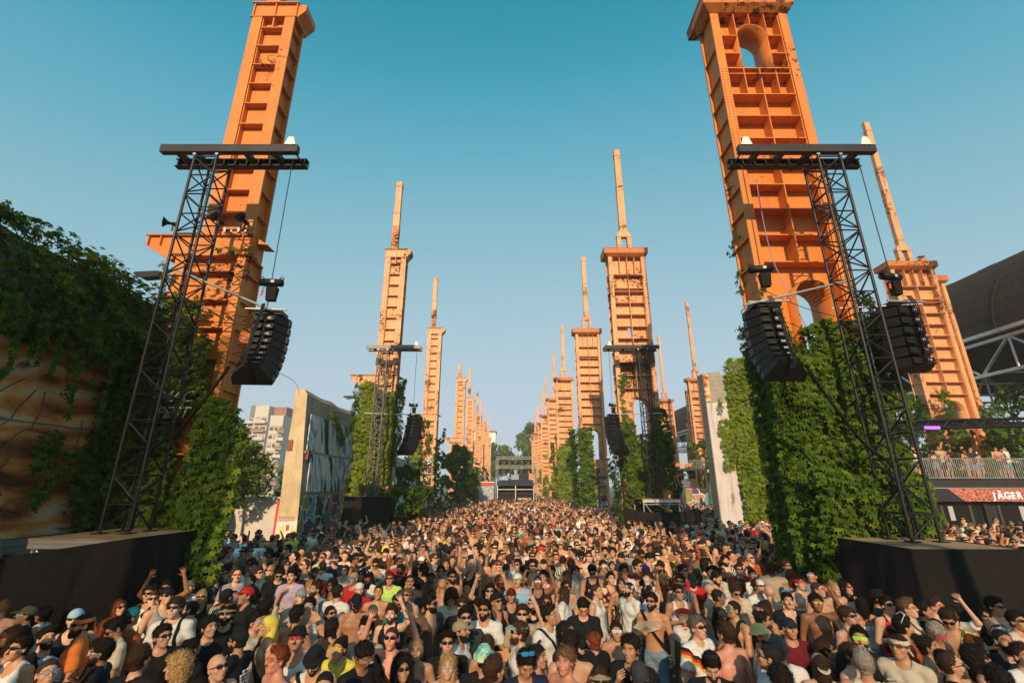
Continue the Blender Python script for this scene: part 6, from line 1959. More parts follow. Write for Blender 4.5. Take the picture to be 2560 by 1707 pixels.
SPEC = """
57,1618|-15|0|down|tan|short:k|tank:white|k|moustache||
24,1592|-20|1|down|tan|long:b|bra:black|r|||
130,1596|75|0|drink|light|short:k|tee:black||beard||fan
117,1682|65|0|drink|light|buzz:b|tee:charcoal|s:round|||cup
66,1538|-45|0|down|tan|cap/buzz:k:olive|tee:black|w:visor|||
115,1512|-75|1|cross|tan|bun:k|tank:white|k|||
10,1521|10|1|look|light|long:l|bra:white|s|||
188,1548|35|0|down|light|capb/buzz:k:sky|tank:black|k|||
216,1558|-55|0|down2|tan|bandana/buzz:k:orange|tee:orange|k|beard|strap|
276,1572|-40|0|look|tan|quiff:k|shirt:cream|k|||
254,1630|-65|0|chin|brown|short:k|tee:black|w:visor|beard||
296,1520|75|1|down|light|long:r|tee:rust|k|||
316,1548|165|0|down|tan|capb/buzz:k:teal|tee:rust||||
376,1480|-15|0|down2|tan|curly:k|tank:black|k|||
393,1434|45|0|down|pale|quiff:l|tee:white|k|||
418,1456|20|0|both|brown|short:k|tank:white|k|||
480,1434|55|0|drink|light|cap/buzz:b:olive|tee:white||beard||
482,1470|-50|1|down|tan|bun:b|top:black|k|||
438,1520|8|0|down|pale|fringe:b|tee:white|k||backpack|
476,1523|-75|0|down|light|buzz:k|bare|k|beard||
420,1590|45|0|down2|light|short:k|tee:black|k|||
438,1668|-65|1|chin|pale|big:y|top:charcoal||||
352,1650|175|0|down|light|short:b|tee:black||||
470,1618|160|1|down|tan|bun:k|tee:black||||
416,1490|60|0|down|light|cap/buzz:k:black|tank:grey|k|||
530,1405|-30|0|down|tan|short:k|tee:charcoal|k|||
551,1379|-15|0|down|tan|short:k|tee:black|k|||
570,1380|10|0|down2|light|short:k|shirt:black|k|||
593,1353|0|0|drink|light|buzz:l|tee:white|o^|||
539,1437|25|0|down|light|short:k|shirt:black|k|beard||
570,1410|150|0|down|light|short:k|shirt:grey|k|||
601,1426|0|1|down|light|wavy:b|top:brown|k|||
632,1380|15|0|one|light|short:b|shirt:cream:floral|k|||
637,1415|0|0|down|tan|cap/buzz:k:black|tee:white|b:visor|||
656,1389|-40|0|down|light|bald:b|tee:beige||||
674,1427|0|1|down|pale|wavy:y|top:black|k:round|||
692,1393|0|0|look|light|short:k|tee:black|k|||
713,1413|30|1|down2|light|wavy:b|tank:black|k:round|||
736,1392|-50|0|down|light|receding:k|tee:black||||
762,1413|-40|0|down|light|receding:b|bare|k|||
730,1440|0|0|chin|light|short:k|tee:lilac||moustache||
788,1432|-10|0|look|light|buzz:b|tee:maroon|k|||MAROON
775,1467|10|1|down|tan|fringe:y|tank:red|o|||
752,1493|25|0|phone|pale|cap/buzz:l:grey|tee:beige||||phone
837,1397|55|0|down|light|cap/buzz:b:charcoal|tee:navy|k|beard||
858,1371|-10|0|cross|light|buzz:g|tee:black|k|||
785,1379|0|0|drink|tan|bucket/buzz:k:black|tee:black|k|||
902,1392|0|0|down|tan|cap/buzz:k:black|tee:black||beard||
863,1426|-5|1|down|light|pony:k|tank:white|k|||
884,1446|-20|0|down|tan|bald:k|tee:red|b:visor|moustache||
905,1437|-10|1|down|tan|wavy:b|bra:lilac|k|||
939,1408|10|0|look|tan|buzz:k|shirt:lilac:floral|k||strap|
975,1447|5|0|down|red|quiff:r|tee:neon|k|||
1001,1397|20|0|down2|tan|cap/buzz:k:khaki|tee:beige|r|||
1019,1488|-15|1|down|light|pony:l|tank:pink|k|||
946,1480|15|0|down|tan|buzz:k|bare|o|||
881,1507|30|0|look|tan|cap/buzz:k:black|bare|k|beard||
897,1474|25|0|down|light|capb/buzz:k:white|tee:red||||
845,1480|160|0|down|light|buzz:k|tee:white||||
822,1536|60|1|down|tan|braid:k|top:black|k|||
830,1567|175|1|down|tan|braid:k|bra:black||||
780,1517|10|0|down|light|short:k|tank:white|s|beard||
748,1536|165|0|chin|tan|short:k|bare||||fan
614,1488|-35|0|down|tan|cap/buzz:k:red|tee:black||||
570,1493|170|0|down|brown|cap/buzz:k:black|tee:charcoal:bw||||
580,1537|20|0|down|light|bucket/fringe:k:khaki|tee:black|k:round|beard||
614,1557|65|0|down2|light|quiff:k|tee:cream|w|moustache||
658,1494|10|0|look|dark|buzz:k|shirt:beige:bw||||
666,1520|170|0|down|tan|short:k|tee:olive||||
671,1565|-50|0|down|light|scarf/none:k:yellow|bare|y|moustache|strap|
529,1565|45|0|down2|light|curly:k|tee:black||||
596,1602|-95|0|chin|tan|cap/buzz:k:black|tee:black|k|beard||BACKPRINT
542,1668|65|0|down|light|bald:b|tank:charcoal|k|||
695,1650|-45|0|down|red|quiff:r|bare|o:round|moustache||
744,1595|5|0|down|tan|bucket/buzz:k:black|tank:white|r:round|moustache||
788,1648|0|0|look|tan|bucket/buzz:k:black|sleeveless:white|k|beard|strap|
850,1621|-5|1|down|light|bun:k|tee:yellow|y:visor|||BRASIL
913,1576|-20|0|down|light|quiff:k|tee:beige|k^|||
905,1637|55|0|look|brown|curly:k|tee:black|s:round|||
978,1536|-10|0|one|pale|short:b|tank:black|k^|beard||
993,1510|-30|0|down|brown|short:k|shirt:teal||||
983,1597|-5|0|both|red|buzz:b|bare|k||strap|
1042,1623|5|1|down|tan|pony:y|top:silver||||
1006,1673|20|1|down|tan|big:k|tee:black|k|||
1076,1510|45|0|down2|light|short:k|shirt:brown|k|beard||
1128,1494|0|0|look|light|big:b|tee:cream||||
1156,1515|-5|0|down|light|fringe:b|tee:black|k|||
1162,1545|15|0|down|light|short:k|tee:charcoal|k|beard||
1167,1470|5|1|down|tan|bun:k|tank:black|o|||
1211,1525|-5|0|drink|tan|short:k|tee:white|k|beard||fan
1232,1480|0|0|both|light|short:k|tee:black|k|||
1240,1504|40|0|down|tan|beanie/none:k:black|tank:black|k|||
1271,1488|10|1|cross|tan|cap/pony:b:maroon|tank:black||||
1294,1451|-10|0|drink|light|cap/buzz:b:white|tee:sky|n|moustache||VALENCIA
1307,1537|-20|0|one|pale|short:b|tee:beige|k|||
1333,1512|0|0|down|light|buzz:k|tee:black||beard||
1345,1455|0|0|both|brown|buzz:k|tank:black|w|||phone2
1368,1506|-15|1|down|tan|pony:b|top:rust|k:round|||
1372,1537|45|0|down2|tan|short:k|tee:white|s||strap|
1299,1583|-75|0|drink|light|cap/short:b:mint|tee:white|k|beard||fan
1151,1579|75|0|drink|tan|cap/buzz:k:khaki|tee:white||beard||
1112,1608|5|0|down|light|quiff:k|tee:black|k|||
1120,1667|5|1|down|pale|wavy:y|top:cream|s|||
1214,1650|170|0|down|tan|bucket/buzz:k:teal:dye|tee:black||||
1240,1668|130|0|down|light|short:b|tee:charcoal||||
1302,1660|15|0|look|tan|short:k|tee:navy|b:visor^|||
1345,1640|70|0|chin|light|pony:k|tank:charcoal|k^|moustache||
1219,1612|178|1|down|tan|long:b|top:black||||
1421,1578|55|0|down|tan|pony:k|tee:black|k|||
1424,1613|175|0|down|light|short:k|bare||||
1447,1661|-55|0|down2|red|fringe:l|bare||||
1478,1604|-150|1|down|pale|bun:r|tee:black||||REDPRINT
1541,1578|-10|1|down|tan|bun:k|bra:green|w:visor|||
1577,1621|-40|0|chin|tan|curly:k|tee:black||||
1598,1690|175|0|down|light|beanie/none:k:charcoal|tee:black||||
1465,1694|0|0|down|light|bucket/short:b:khaki|tee:cream|k|||
1443,1427|65|0|down|light|cap/buzz:k:black|tee:grey|k|||shoes,legs=shorts:yellow
1474,1426|0|0|look|tan|short:k|tank:black|k|||MIAMI
1491,1478|60|0|down|light|buzz:b|tank:white|y|||legs=trousers:denim
1528,1447|15|0|drink|light|quiff:k|shirt:maroon:floral||||legs=trousers:denim
1551,1460|0|1|down|tan|long:b|bra:gold||||
1572,1473|-60|0|down|light|bandana/buzz:k:charcoal:bw|tee:white||beard||legs=trousers:denim
1428,1413|170|0|down|tan|short:k|tee:cream|||strap|
1408,1403|160|0|down|tan|beanie/none:k:black|shirt:black:bw||||
1359,1411|0|0|down|pale|cap/buzz:b:black|bare|y:visor|||
1330,1415|-5|0|down2|light|curly:k|shirt:orange:floral|k|||
1247,1413|0|0|down|light|bandana/buzz:b:red|bare|k|moustache||
1265,1424|-10|0|down|tan|cap/buzz:k:black|bare|k|||
1203,1398|-10|0|down|tan|long:b|bare||moustache||
1291,1392|-5|0|down|light|cap/buzz:b:grey|tank:charcoal||||
1190,1419|-60|0|both|pale|short:b|bare|k|||
1102,1429|5|0|down|tan|short:k|bare|k|||
1130,1442|0|0|down2|tan|short:k|bare|k|beard||
1107,1463|170|0|down|tan|bald:k|bare|k|||
1476,1393|0|0|down|pale|quiff:b|bare|k:round|||
1491,1411|5|1|down|pale|long:y|tank:peach||||
1512,1380|-5|0|down|tan|short:k|shirt:red:floral||beard||
1533,1382|-30|0|down|tan|short:k|shirt:teal:floral||||
1530,1414|0|1|down|tan|pony:k|top:khaki||||
1452,1390|0|0|look|brown|curly:k|shirt:orange|k|||
1615,1429|160|0|down|tan|beanie/none:k:purple|tank:black||||
1629,1504|-30|0|drink|tan|short:k|bare|k|beard|strap|fan,cup,legs=trousers:denim
1559,1429|10|0|down|tan|short:k|tee:white|r|||
1621,1480|55|1|one|tan|pony:k|tee:white|w^|||
1696,1481|5|0|drink|tan|short:k|tank:white|k|||PACHA,fan,legs=shorts:olive
1756,1573|25|0|down|light|short:g|tee:white:band|k|||
1802,1581|-160|0|down|red|short:b|bare|k|||
1779,1663|-15|0|look|light|short:k|tee:black|k^|beard||
1834,1523|-70|0|cross|tan|buzz:k|bare|t||backpack|
1776,1476|50|0|down|light|bald:k|tee:beige|k|beard||
1701,1455|-30|0|down|light|short:b|sleeveless:black:bw|k|||
1787,1445|45|0|look|light|receding:k|shirt:pink||beard||
1844,1424|0|0|down|light|quiff:b|tee:red|k|||
1708,1427|0|0|down2|light|short:k|tee:red|k|||
1813,1401|0|0|down|light|fringe:k|shirt:black:bw||beard||
1808,1432|10|1|down|tan|long:k|top:olive|k|||
1872,1429|-65|1|down|light|long:k|top:white||||
1849,1463|-55|1|down|light|wavy:k|tank:white||||
1836,1476|0|0|look|light|curly:b|shirt:cream|k:round|||
1896,1465|25|0|down|light|capb/fringe:b:white|tee:white|k|||
1923,1481|170|0|down|light|bald:l|bare||||
1911,1523|-80|1|down|tan|cap/long:b:black|top:black||||
1969,1502|-10|0|drink|light|short:k|shirt:black|b^|moustache||cup
2041,1508|-25|0|one|brown|curly:k|bare|y|||
2088,1473|0|1|chin|pale|bun:y|tank:brown||||
2111,1449|20|0|down|light|long:k|bare|r|moustache||
2031,1440|-55|0|down|tan|buzz:k|sleeveless:grey|w|||
1961,1408|5|0|down|light|fringe:b|shirt:grey|k|||
1979,1440|150|1|down|light|big:r|top:black||||
1937,1424|0|1|down|tan|bun:y|top:charcoal|k|||
1875,1390|15|0|down|light|bald:b|tee:rust|k|||
1909,1550|60|1|down|tan|bun:k|top:beige|k|||
1906,1591|55|0|cross|tan|bucket/buzz:k:straw|tank:white||beard||
1930,1650|-120|0|down|tan|buzz:k|tee:white|k|||
1963,1627|170|0|down|light|short:g|tee:white||||
1945,1694|178|0|down|tan|curly:k|tee:cream||||
2031,1661|160|1|down|light|capb/long:b:cream|top:black||||
2026,1583|-10|0|down|tan|cap/buzz:k:navy|tee:maroon||||
2054,1621|65|1|down|light|pony:b|tee:maroon|k|||
2111,1588|-20|0|drink|tan|quiff:k|tee:black|n:visor|beard||
2119,1541|20|0|down|light|fringe:b|tank:olive|k|||
2161,1661|150|0|down|tan|quiff:w|tank:cream||||
2129,1636|30|1|down|pale|pony:b|top:black|k|||
2217,1513|10|0|drink|light|short:k|tank:black:stripe|k|||fan
2267,1520|35|0|down|pale|quiff:l|tee:cream|o|moustache|strap|
2331,1492|35|0|drink|pale|short:b|sleeveless:white|o|moustache|strap|cup
2298,1484|60|0|down|tan|short:k|tee:black||||
2371,1501|-60|1|one|light|pony:b|tee:white||||
2479,1488|10|0|chin|tan|short:k|tank:white:pin|k|||
2258,1566|60|0|down2|light|short:k|tee:rust|w^|||
2371,1546|-45|0|look|tan|short:b|shirt:yellow:floral|k|||
2336,1581|10|1|look|tan|fringe:w|bra:red|p|||
2459,1536|-5|1|drink|light|long:k|tank:black|k|||
2236,1613|-55|0|drink|tan|bandana/buzz:k:cream|tee:cream|br|||cup
2321,1617|55|1|down|tan|bun:k|top:black||||
2496,1599|-10|0|down|tan|buzz:k|tee:black|k^|beard||TEALPRINT
2542,1553|10|0|down|tan|short:k|tee:cream|k|||
2356,1650|165|1|down|tan|bun:k|bra:black||||
2402,1670|60|0|down|light|receding:b|tee:navy|k|||
2442,1645|55|1|down|tan|big:k|top:yellow|k:round|||
2459,1621|40|1|down|light|wavy:r|top:brown||||
2471,1694|175|0|down|tan|curly:k|tee:black||||
2163,1511|160|1|down|tan|long:k|top:white||||
2187,1497|50|0|down|tan|short:k|tee:charcoal|w|||
2225,1465|170|1|down|tan|bun:k|top:black||||
2552,1638|-10|0|down|light|short:b|tee:white||||
"""
placed = []       # x, y, radius
rows = []
for ln in SPEC.strip().splitlines():
    pos, yaw, f, pose, skin, hair, top, gl, beard, strap, ext = (ln.split('|') + [''] * 3)[:11]
    px, py = map(float, pos.split(','))
    f = int(f)
    sc = rnd.gauss(.89 if f else .94, .020)
    hz = head_matrix(f, pose).translation.z * sc
    X_, Y_ = ground_from(px, py, hz)
    rows.append(dict(x=X_, y=Y_, yaw=float(yaw) + rnd.uniform(-5, 5), f=f, pose=pose, skin=skin, hair=hair, top=top, gl=gl or None, beard=beard or None, strap=strap or None, ext=ext, sc=sc))
# let bodies that would run into each other step apart a little
for it in range(40):
    for i in range(len(rows)):
        for j in range(i):
            a, b = rows[i], rows[j]
            dx, dy = a['x'] - b['x'], a['y'] - b['y']
            d = math.hypot(dx, dy)
            if d < .36:
                if d < 1e-3: dx, dy, d = .01, .01, .014
                k = (.36 - d) / d * .22
                a['x'] += dx * k * .6; b['x'] -= dx * k * .6; a['y'] += dy * k; b['y'] -= dy * k
for r_ in rows:
    # nobody inside the left or right platform drape
    for lim_ok in (lambda x, y: not (x < -5.8 and y > 7.05 + .25 * (x + 9.5)), lambda x, y: not (x > 5.85 and y > 7.45)):
        for _ in range(30):
            if lim_ok(r_['x'], r_['y']): break
            r_['x'] *= .985; r_['y'] *= .985
    placed.append((r_['x'], r_['y']))

# the rest of the crowd: spread at random over the open ground
def free_ground(x, y):
    if abs(x) > 1.16 * y + .3: return False
    if y < 4.35: return False
    if y > 60: return y < 120 and abs(x) < 5.5 and not (abs(x - .45) < 3.2 and y < 66) and x > -2.0 - (3 if y < 60 else 0)
    if x < -5.85 and 6.6 + .25 * (x + 9.5) < y < 10.4: return False
    if x > 5.75 and 7.3 < y < 10.2: return False
    if -9.0 < x < -5.5 and 9.7 < y < 11.9: return False
    if 5.45 < x < 9.2 and 9.4 < y < 11.9: return False
    if x < -6.4 and y < 7.5: return x > -9
    if x > 6 and y < 7.3: return x < 8.8
    if y < 11.9: return abs(x) < 5.8 or (x > 9.5 and y > 9.6 and x < 13)
    if x < -5.4 and (13.9 < y < 15.4): return False
    for ty in (26.3, 42): 
        if ty - 3 < y < ty + 1.3 and abs(x) > 4.9: return 9.6 < x < 18 and ty > 40
    if x < 0: return x > (-11.5 if y < 18 else -7.9)
    if y < 20.9: return x < 8.6 or 10.2 < x < 23.5
    if y < 46: return x < (19 if y > 27 else 23.5) and not (x > 15 and y > 24.4 and y < 34)
    return x < 8
cell = {}
def put(x, y, r):
    cell.setdefault((int(x // 1), int(y // 1)), []).append((x, y, r))
def clear(x, y, r):
    cx, cy = int(x // 1), int(y // 1)
    for i in (-1, 0, 1):
        for j in (-1, 0, 1):
            for (a, b, q) in cell.get((cx + i, cy + j), ()):
                if (a - x) ** 2 + (b - y) ** 2 < (.5 * (r + q)) ** 2: return False
    return True
for (x, y) in placed: put(x, y, .40)
auto = []
qr = random.Random(99)
def throw(n, x0, x1, y0, y1, rad):
    for _ in range(n):
        y = y0 + (y1 - y0) * qr.random(); x = qr.uniform(x0, x1)
        if not free_ground(x, y): continue
        # the little open gap in the crowd right of the middle
        if 1.15 < x < 2.25 and 5.9 < y < 8.3: continue
        if y > 10 and math.sin(x * 1.3 + 2 * math.sin(y * .5)) * math.sin(y * .9 + x * .4) < -.62 and qr.random() < .8: continue
        r = rad * qr.uniform(.9, 1.25)
        if y < 9.5: r = .86 - .1 * max(0, y - 7)
        if clear(x, y, r):
            put(x, y, r); auto.append((x, y))
throw(12000, -12, 12, 4.4, 16, .42)
throw(18000, -12, 24, 14, 34, .47)
throw(12000, -8, 20, 33, 61, .60)
throw(900, -6, 6, 61, 115, 1.0)
auto.sort(key=lambda p: p[1] + (3 if p[0] > 9 else 0))
NB = 12
n_ind = 300 - len(rows) - NB
TOPCH = ['tee:black'] * 9 + ['tee:white'] * 6 + ['bare'] * 8 + ['tank:black'] * 4 + ['tank:white'] * 4 + ['tee:grey', 'tee:navy', 'tee:cream', 'tee:beige', 'shirt:cream', 'tee:olive', 'shirt:teal:floral', 'shirt:black:bw', 'tank:grey', 'tee:charcoal', 'tee:charcoal', 'tee:brown', 'tee:blue', 'tee:lilac', 'sleeveless:white', 'shirt:orange:floral', 'tee:red']
TOPF = ['top:black'] * 5 + ['bra:black'] * 4 + ['top:white'] * 3 + ['tank:white'] * 2 + ['bra:white', 'top:red', 'top:pink', 'tank:black', 'tank:black', 'bra:lilac', 'top:khaki', 'top:silver', 'tee:white', 'tee:black', 'bra:rust', 'bra:green', 'top:sky']
HM = ['short:k'] * 9 + ['buzz:k'] * 6 + ['quiff:k'] * 5 + ['short:b'] * 5 + ['curly:k', 'curly:k', 'fringe:b', 'fringe:k', 'bald:b', 'bald:k', 'receding:k', 'receding:b', 'quiff:b', 'quiff:b', 'buzz:b', 'buzz:b', 'quiff:l', 'cap/buzz:k:black', 'cap/buzz:k:black', 'cap/buzz:b:white', 'capb/buzz:k:white', 'cap/buzz:k:khaki', 'bucket/buzz:b:cream', 'bandana/buzz:k:red']
HF = ['long:k'] * 5 + ['long:b'] * 4 + ['wavy:b'] * 3 + ['pony:k', 'pony:b', 'bun:k', 'bun:b', 'bun:k', 'big:k', 'wavy:y', 'long:y', 'braid:k', 'pony:l', 'cap/long:b:black', 'bucket/long:k:cream', 'long:r']
def roll(q):
    f = 1 if q.random() < .30 else 0
    yaw = q.gauss(0, 32) if q.random() < .72 else q.uniform(-180, 180)
    pose = q.choice(['down'] * 5 + ['down2'] * 4 + ['drink'] * 3 + ['chin', 'chin', 'cross', 'cross', 'look', 'look', 'phone', 'one' if q.random() < .4 else 'both'])
    if f: pose = q.choice(['down'] * 4 + ['drink', 'one', 'chin'])
    skin = q.choice(['light'] * 4 + ['tan'] * 5 + ['pale', 'brown', 'brown', 'red', 'dark'])
    return dict(f=f, yaw=yaw, pose=pose, skin=skin, hair=q.choice(HF if f else HM), top=q.choice(TOPF if f else TOPCH),
                gl=q.choice([None, None, 'k', 'k', 'k', 'k', 'k', 'k:round', 'w', 'o', 'b:visor', 's', 'r', 'y']), beard=None if f else q.choice([None, None, 'beard', 'moustache']),
                strap=q.choice([None] * 7 + ['strap', 'backpack']) if not f else None, ext='', sc=q.gauss(.89 if f else .94, .028))
for (x, y) in auto[:n_ind]:
    d = roll(qr); d.update(x=x, y=y)
    if y < 9.5 and d['pose'] in ('one', 'both'): d['pose'] = 'down2' if not d['f'] else 'down'
    rows.append(d)
stuff_pts = auto[n_ind:]
# people leaning on the terrace railing
for k in range(NB):
    d = roll(qr); d.update(x=20.9 + k * .56 + qr.uniform(-.12, .12), y=25.15 + (k % 3) * .28, z=3.56, yaw=qr.uniform(-40, 40), ext='terrace')
    if d['pose'] in ('both', 'phone'): d['pose'] = 'cross'
    rows.append(d)

# ---- labels: clothing and pose first, then the place, then a neighbour
CN = {'straw': 'pale yellow', 'sky': 'light blue', 'neon': 'neon green', 'beige': 'beige', 'khaki': 'khaki', 'charcoal': 'dark grey', 'denim': 'denim'}
def cname(c): return CN.get(c, c)
TK = {'tee': 't-shirt', 'shirt': 'shirt', 'tank': 'tank top', 'sleeveless': 'sleeveless shirt', 'bra': 'bikini top', 'top': 'strappy top'}
PT = {'floral': 'patterned', 'bw': 'black-and-white', 'stripe': 'red-and-black striped', 'pin': 'red-pinstriped', 'band': 'black-red-gold banded', 'dye': 'tie-dyed'}
def top_words(d):
    if d['top'] == 'bare': return "bare-chested person"
    p = d['top'].split(':')
    pt = PT[p[2]] + ' ' if len(p) > 2 else ''
    c = '' if len(p) > 2 and p[2] in ('bw', 'stripe') else cname(p[1]) + ' '
    return "person in " + pt + c + TK[p[0]]
def acc_words(d):
    out = []
    if '/' in (d['hair'] or ''):
        hat, rest = d['hair'].split('/'); q = rest.split(':')
        c = PT[q[3]] if len(q) > 3 else cname(q[2])
        out.append(c + ' ' + {'cap': 'cap', 'capb': 'backward cap', 'bucket': 'bucket hat', 'beanie': 'beanie', 'bandana': 'bandana', 'scarf': 'headscarf'}[hat])
    if d['gl']:
        g_ = d['gl'].rstrip('^').split(':')[0]
        c = {'k': 'dark', 'w': 'white', 'o': 'orange', 'r': 'red', 'b': 'blue', 'y': 'yellow', 'n': 'neon green', 's': 'silver', 't': 'teal', 'p': 'pink', 'br': 'brown'}[g_]
        out.append(c + ' sunglasses' + (' on head' if d['gl'].endswith('^') else ''))
    if d['strap']: out.append('bag strap' if d['strap'] == 'strap' else 'backpack straps')
    return out
PW = {'down': '', 'down2': '', 'drink': 'one hand at chest', 'both': 'both arms raised', 'one': 'one arm raised', 'chin': 'hand near face', 'cross': 'arms folded', 'phone': 'holding hands up front', 'look': 'looking down'}
def face_words(d):
    y = (d['yaw'] + 180) % 360 - 180
    if abs(y) > 125: return 'seen from behind'
    if y > 42: return 'facing right'
    if y < -42: return 'facing left'
    return ''
COLS = [(250, 'by far-left drape'), (520, 'before left drape'), (800, 'below mural wall'), (1100, 'left of centre'), (1400, 'in centre'), (1700, 'right of centre'), (2000, 'before right creeper'), (2300, 'by right platform'), (9999, 'before right drape')]
ROWS = [(1640, 'front row'), (1590, 'second row'), (1545, 'third row'), (1510, 'fourth row'), (1480, 'fifth row'), (1455, 'sixth row'), (1430, 'seventh row'), (1410, 'eighth row'), (1390, 'ninth row'), (1370, 'tenth row'), (1350, 'eleventh row'), (0, 'twelfth row')]
def place_words(d):
    px, py = to_px(d['x'], d['y'], 1.6 + d.get('z', 0))
    if d['ext'] == 'terrace': return 'on terrace', 'at the railing'
    return next(w for t_, w in COLS if px < t_), next(w for t_, w in ROWS if py >= t_)
def words(n): return len(n.replace(',', ' ').split())
def compose(d, level, near):
    t_, a = top_words(d), acc_words(d)
    ex = [w for w in (PW[d['pose']], face_words(d)) if w]
    c, r_ = place_words(d)
    s = t_ + (' with ' + ' and '.join(a[:2]) if a else '')
    if level >= 1 and ex: s += ', ' + ex[0]
    s += ' ' + c
    if level >= 2: s = s + ', ' + r_
    if level >= 3:
        s = t_ + (' with ' + a[0] if a else '') + ' ' + c + ', ' + r_
        s += ', beside ' + near[min(level - 3, len(near) - 1)]
    return s
def short_near(d):
    if '/' in (d['hair'] or ''):
        return acc_words(d)[0]
    p = d['top'].split(':')
    return 'bare chest' if p[0] == 'bare' else (PT[p[2]] if len(p) > 2 else cname(p[1])) + ' ' + TK[p[0]]
lev = [1] * len(rows)
for i, d in enumerate(rows):
    o_ = sorted(((e['x'] - d['x']) ** 2 + (e['y'] - d['y']) ** 2, j) for j, e in enumerate(rows) if j != i)[:5]
    d['near'] = []
    for _, j in o_:
        side = 'right of ' if d['x'] > rows[j]['x'] else 'left of '
        d['near'].append(short_near(rows[j]))
for it in range(12):
    lab = [compose(d, l, d['near']) for d, l in zip(rows, lev)]
    seen = {}
    for i, s in enumerate(lab): seen.setdefault(s, []).append(i)
    dup = [v for v in seen.values() if len(v) > 1]
    if not dup: break
    for v in dup:
        for i in v: lev[i] = min(lev[i] + 1, 7)
for i, s in enumerate(lab):
    while len(lab[i].replace(',', ' ').split()) > 16: lab[i] = ' '.join(lab[i].split()[:-1]).rstrip(',')
OV = {'MIAMI': 'person in black basketball tank top lettered MIAMI, looking down', 'BRASIL': 'person in yellow t-shirt lettered BRASIL with yellow glasses in front', 'PACHA': 'person in white tank top with red cherries print',
      'VALENCIA': 'person in light blue lettered t-shirt and white cap with green glasses', 'BACKPRINT': 'person in black cap and black t-shirt with white lines printed on back', 'MAROON': 'person in maroon t-shirt with white letters looking down',
      'REDPRINT': 'person seen from behind in black t-shirt with red back print', 'TEALPRINT': 'person in black t-shirt with teal chest print at right edge'}

def fan(loc, fw, pn, c1, label, rad=.21):
    fw = Vector(fw).normalized(); pn = Vector((0, -1, .15))
    fw = (fw + Vector((0, 0, 1.2))).normalized()
    sd = fw.cross(pn).normalized(); pn = sd.cross(fw).normalized()
    root = empty("hand_fan", loc); tag(root, label, "fan", "folding hand fans")
    m = _fanm.setdefault(c1, plain("fan_" + c1, C_[c1], .7, 0, .25))
    mb, st = MB(), MB()
    n = 16
    for k in range(n):
        a0, a1 = R(-72 + 144 * k / n), R(-72 + 144 * (k + 1) / n)
        def pt(a, r, o): return fw * math.cos(a) * r + sd * math.sin(a) * r + pn * o
        am = (a0 + a1) / 2
        o0 = .006
        mb.add([pt(a0, .085, -o0), pt(am, .085, o0), pt(am, rad, o0), pt(a0, rad, -o0), pt(a1, .085, -o0), pt(a1, rad, -o0)], [[0, 1, 2, 3], [1, 4, 5, 2]])
        st.tube([pt(am, -.02, .008), pt(am, .12, .008)], .003, 4)
    mb.build("fan_leaf", m, root); st.build("fan_sticks", M_BLIND, root)
    return root
_fanm = {}
m_beer = plain("beer", (.45, .18, .03), .2, 0, 0, .6); m_cup = plain("clear_cup", (.55, .5, .45), .15, 0, 0, .6)
def cup(loc, label, white=False):
    root = empty("drink_cup", loc); tag(root, label, "cup", "plastic drink cups")
    if white:
        MB().tube([(0, 0, -.05), (0, 0, .06)], [.030, .040], 12).build("cup_wall", M_WHT, root, True)
    else:
        MB().tube([(0, 0, -.06), (0, 0, .03)], [.030, .037], 12).build("beer", m_beer, root, True)
        MB().tube([(0, 0, .031), (0, 0, .07)], [.0375, .041], 12).build("cup_wall", m_cup, root, True)
def phone(loc, label):
    root = empty("mobile_phone", loc); tag(root, label, "phone", "phones held up")
    MB().box(-.037, .037, -.005, .005, -.05, .10).build("phone_body", M_SPK, root); MB().box(-.012, .0, -.008, -.0055, .06, .09).build("phone_lens", M_BADGE, root)
def shirt_text(o, s, size, z, mat, back=False, y=None, rows_=1, name="shirt_print"):
    t_ = text(name, s, size, (0, (-.140 if not back else .150) if y is None else y, z), (R(90), 0, R(180) if back else 0), mat, o, .006, 'CENTER')
    return t_
FANC = iter([('sky', 'grey-blue folding fan at far left before drape'), ('peach', 'peach folding fan held up left of centre'), ('lilac', 'pale lilac folding fan in crowd centre'), ('peach', 'orange folding fan held low in front centre'),
             ('cream', 'cream folding fan held by bare-chested person'), ('maroon', 'dark folding fan over cherries tank top'), ('white', 'narrow white folding fan before striped tank top')])
CUPC = iter([('white cup held at far left front', True), ('beer cup held beside the cream fan', False), ('dark drink cup held before black shirt', False), ('white cup held by tall person in sleeveless shirt', True), ('beer cup held beside cream bandana', False)])
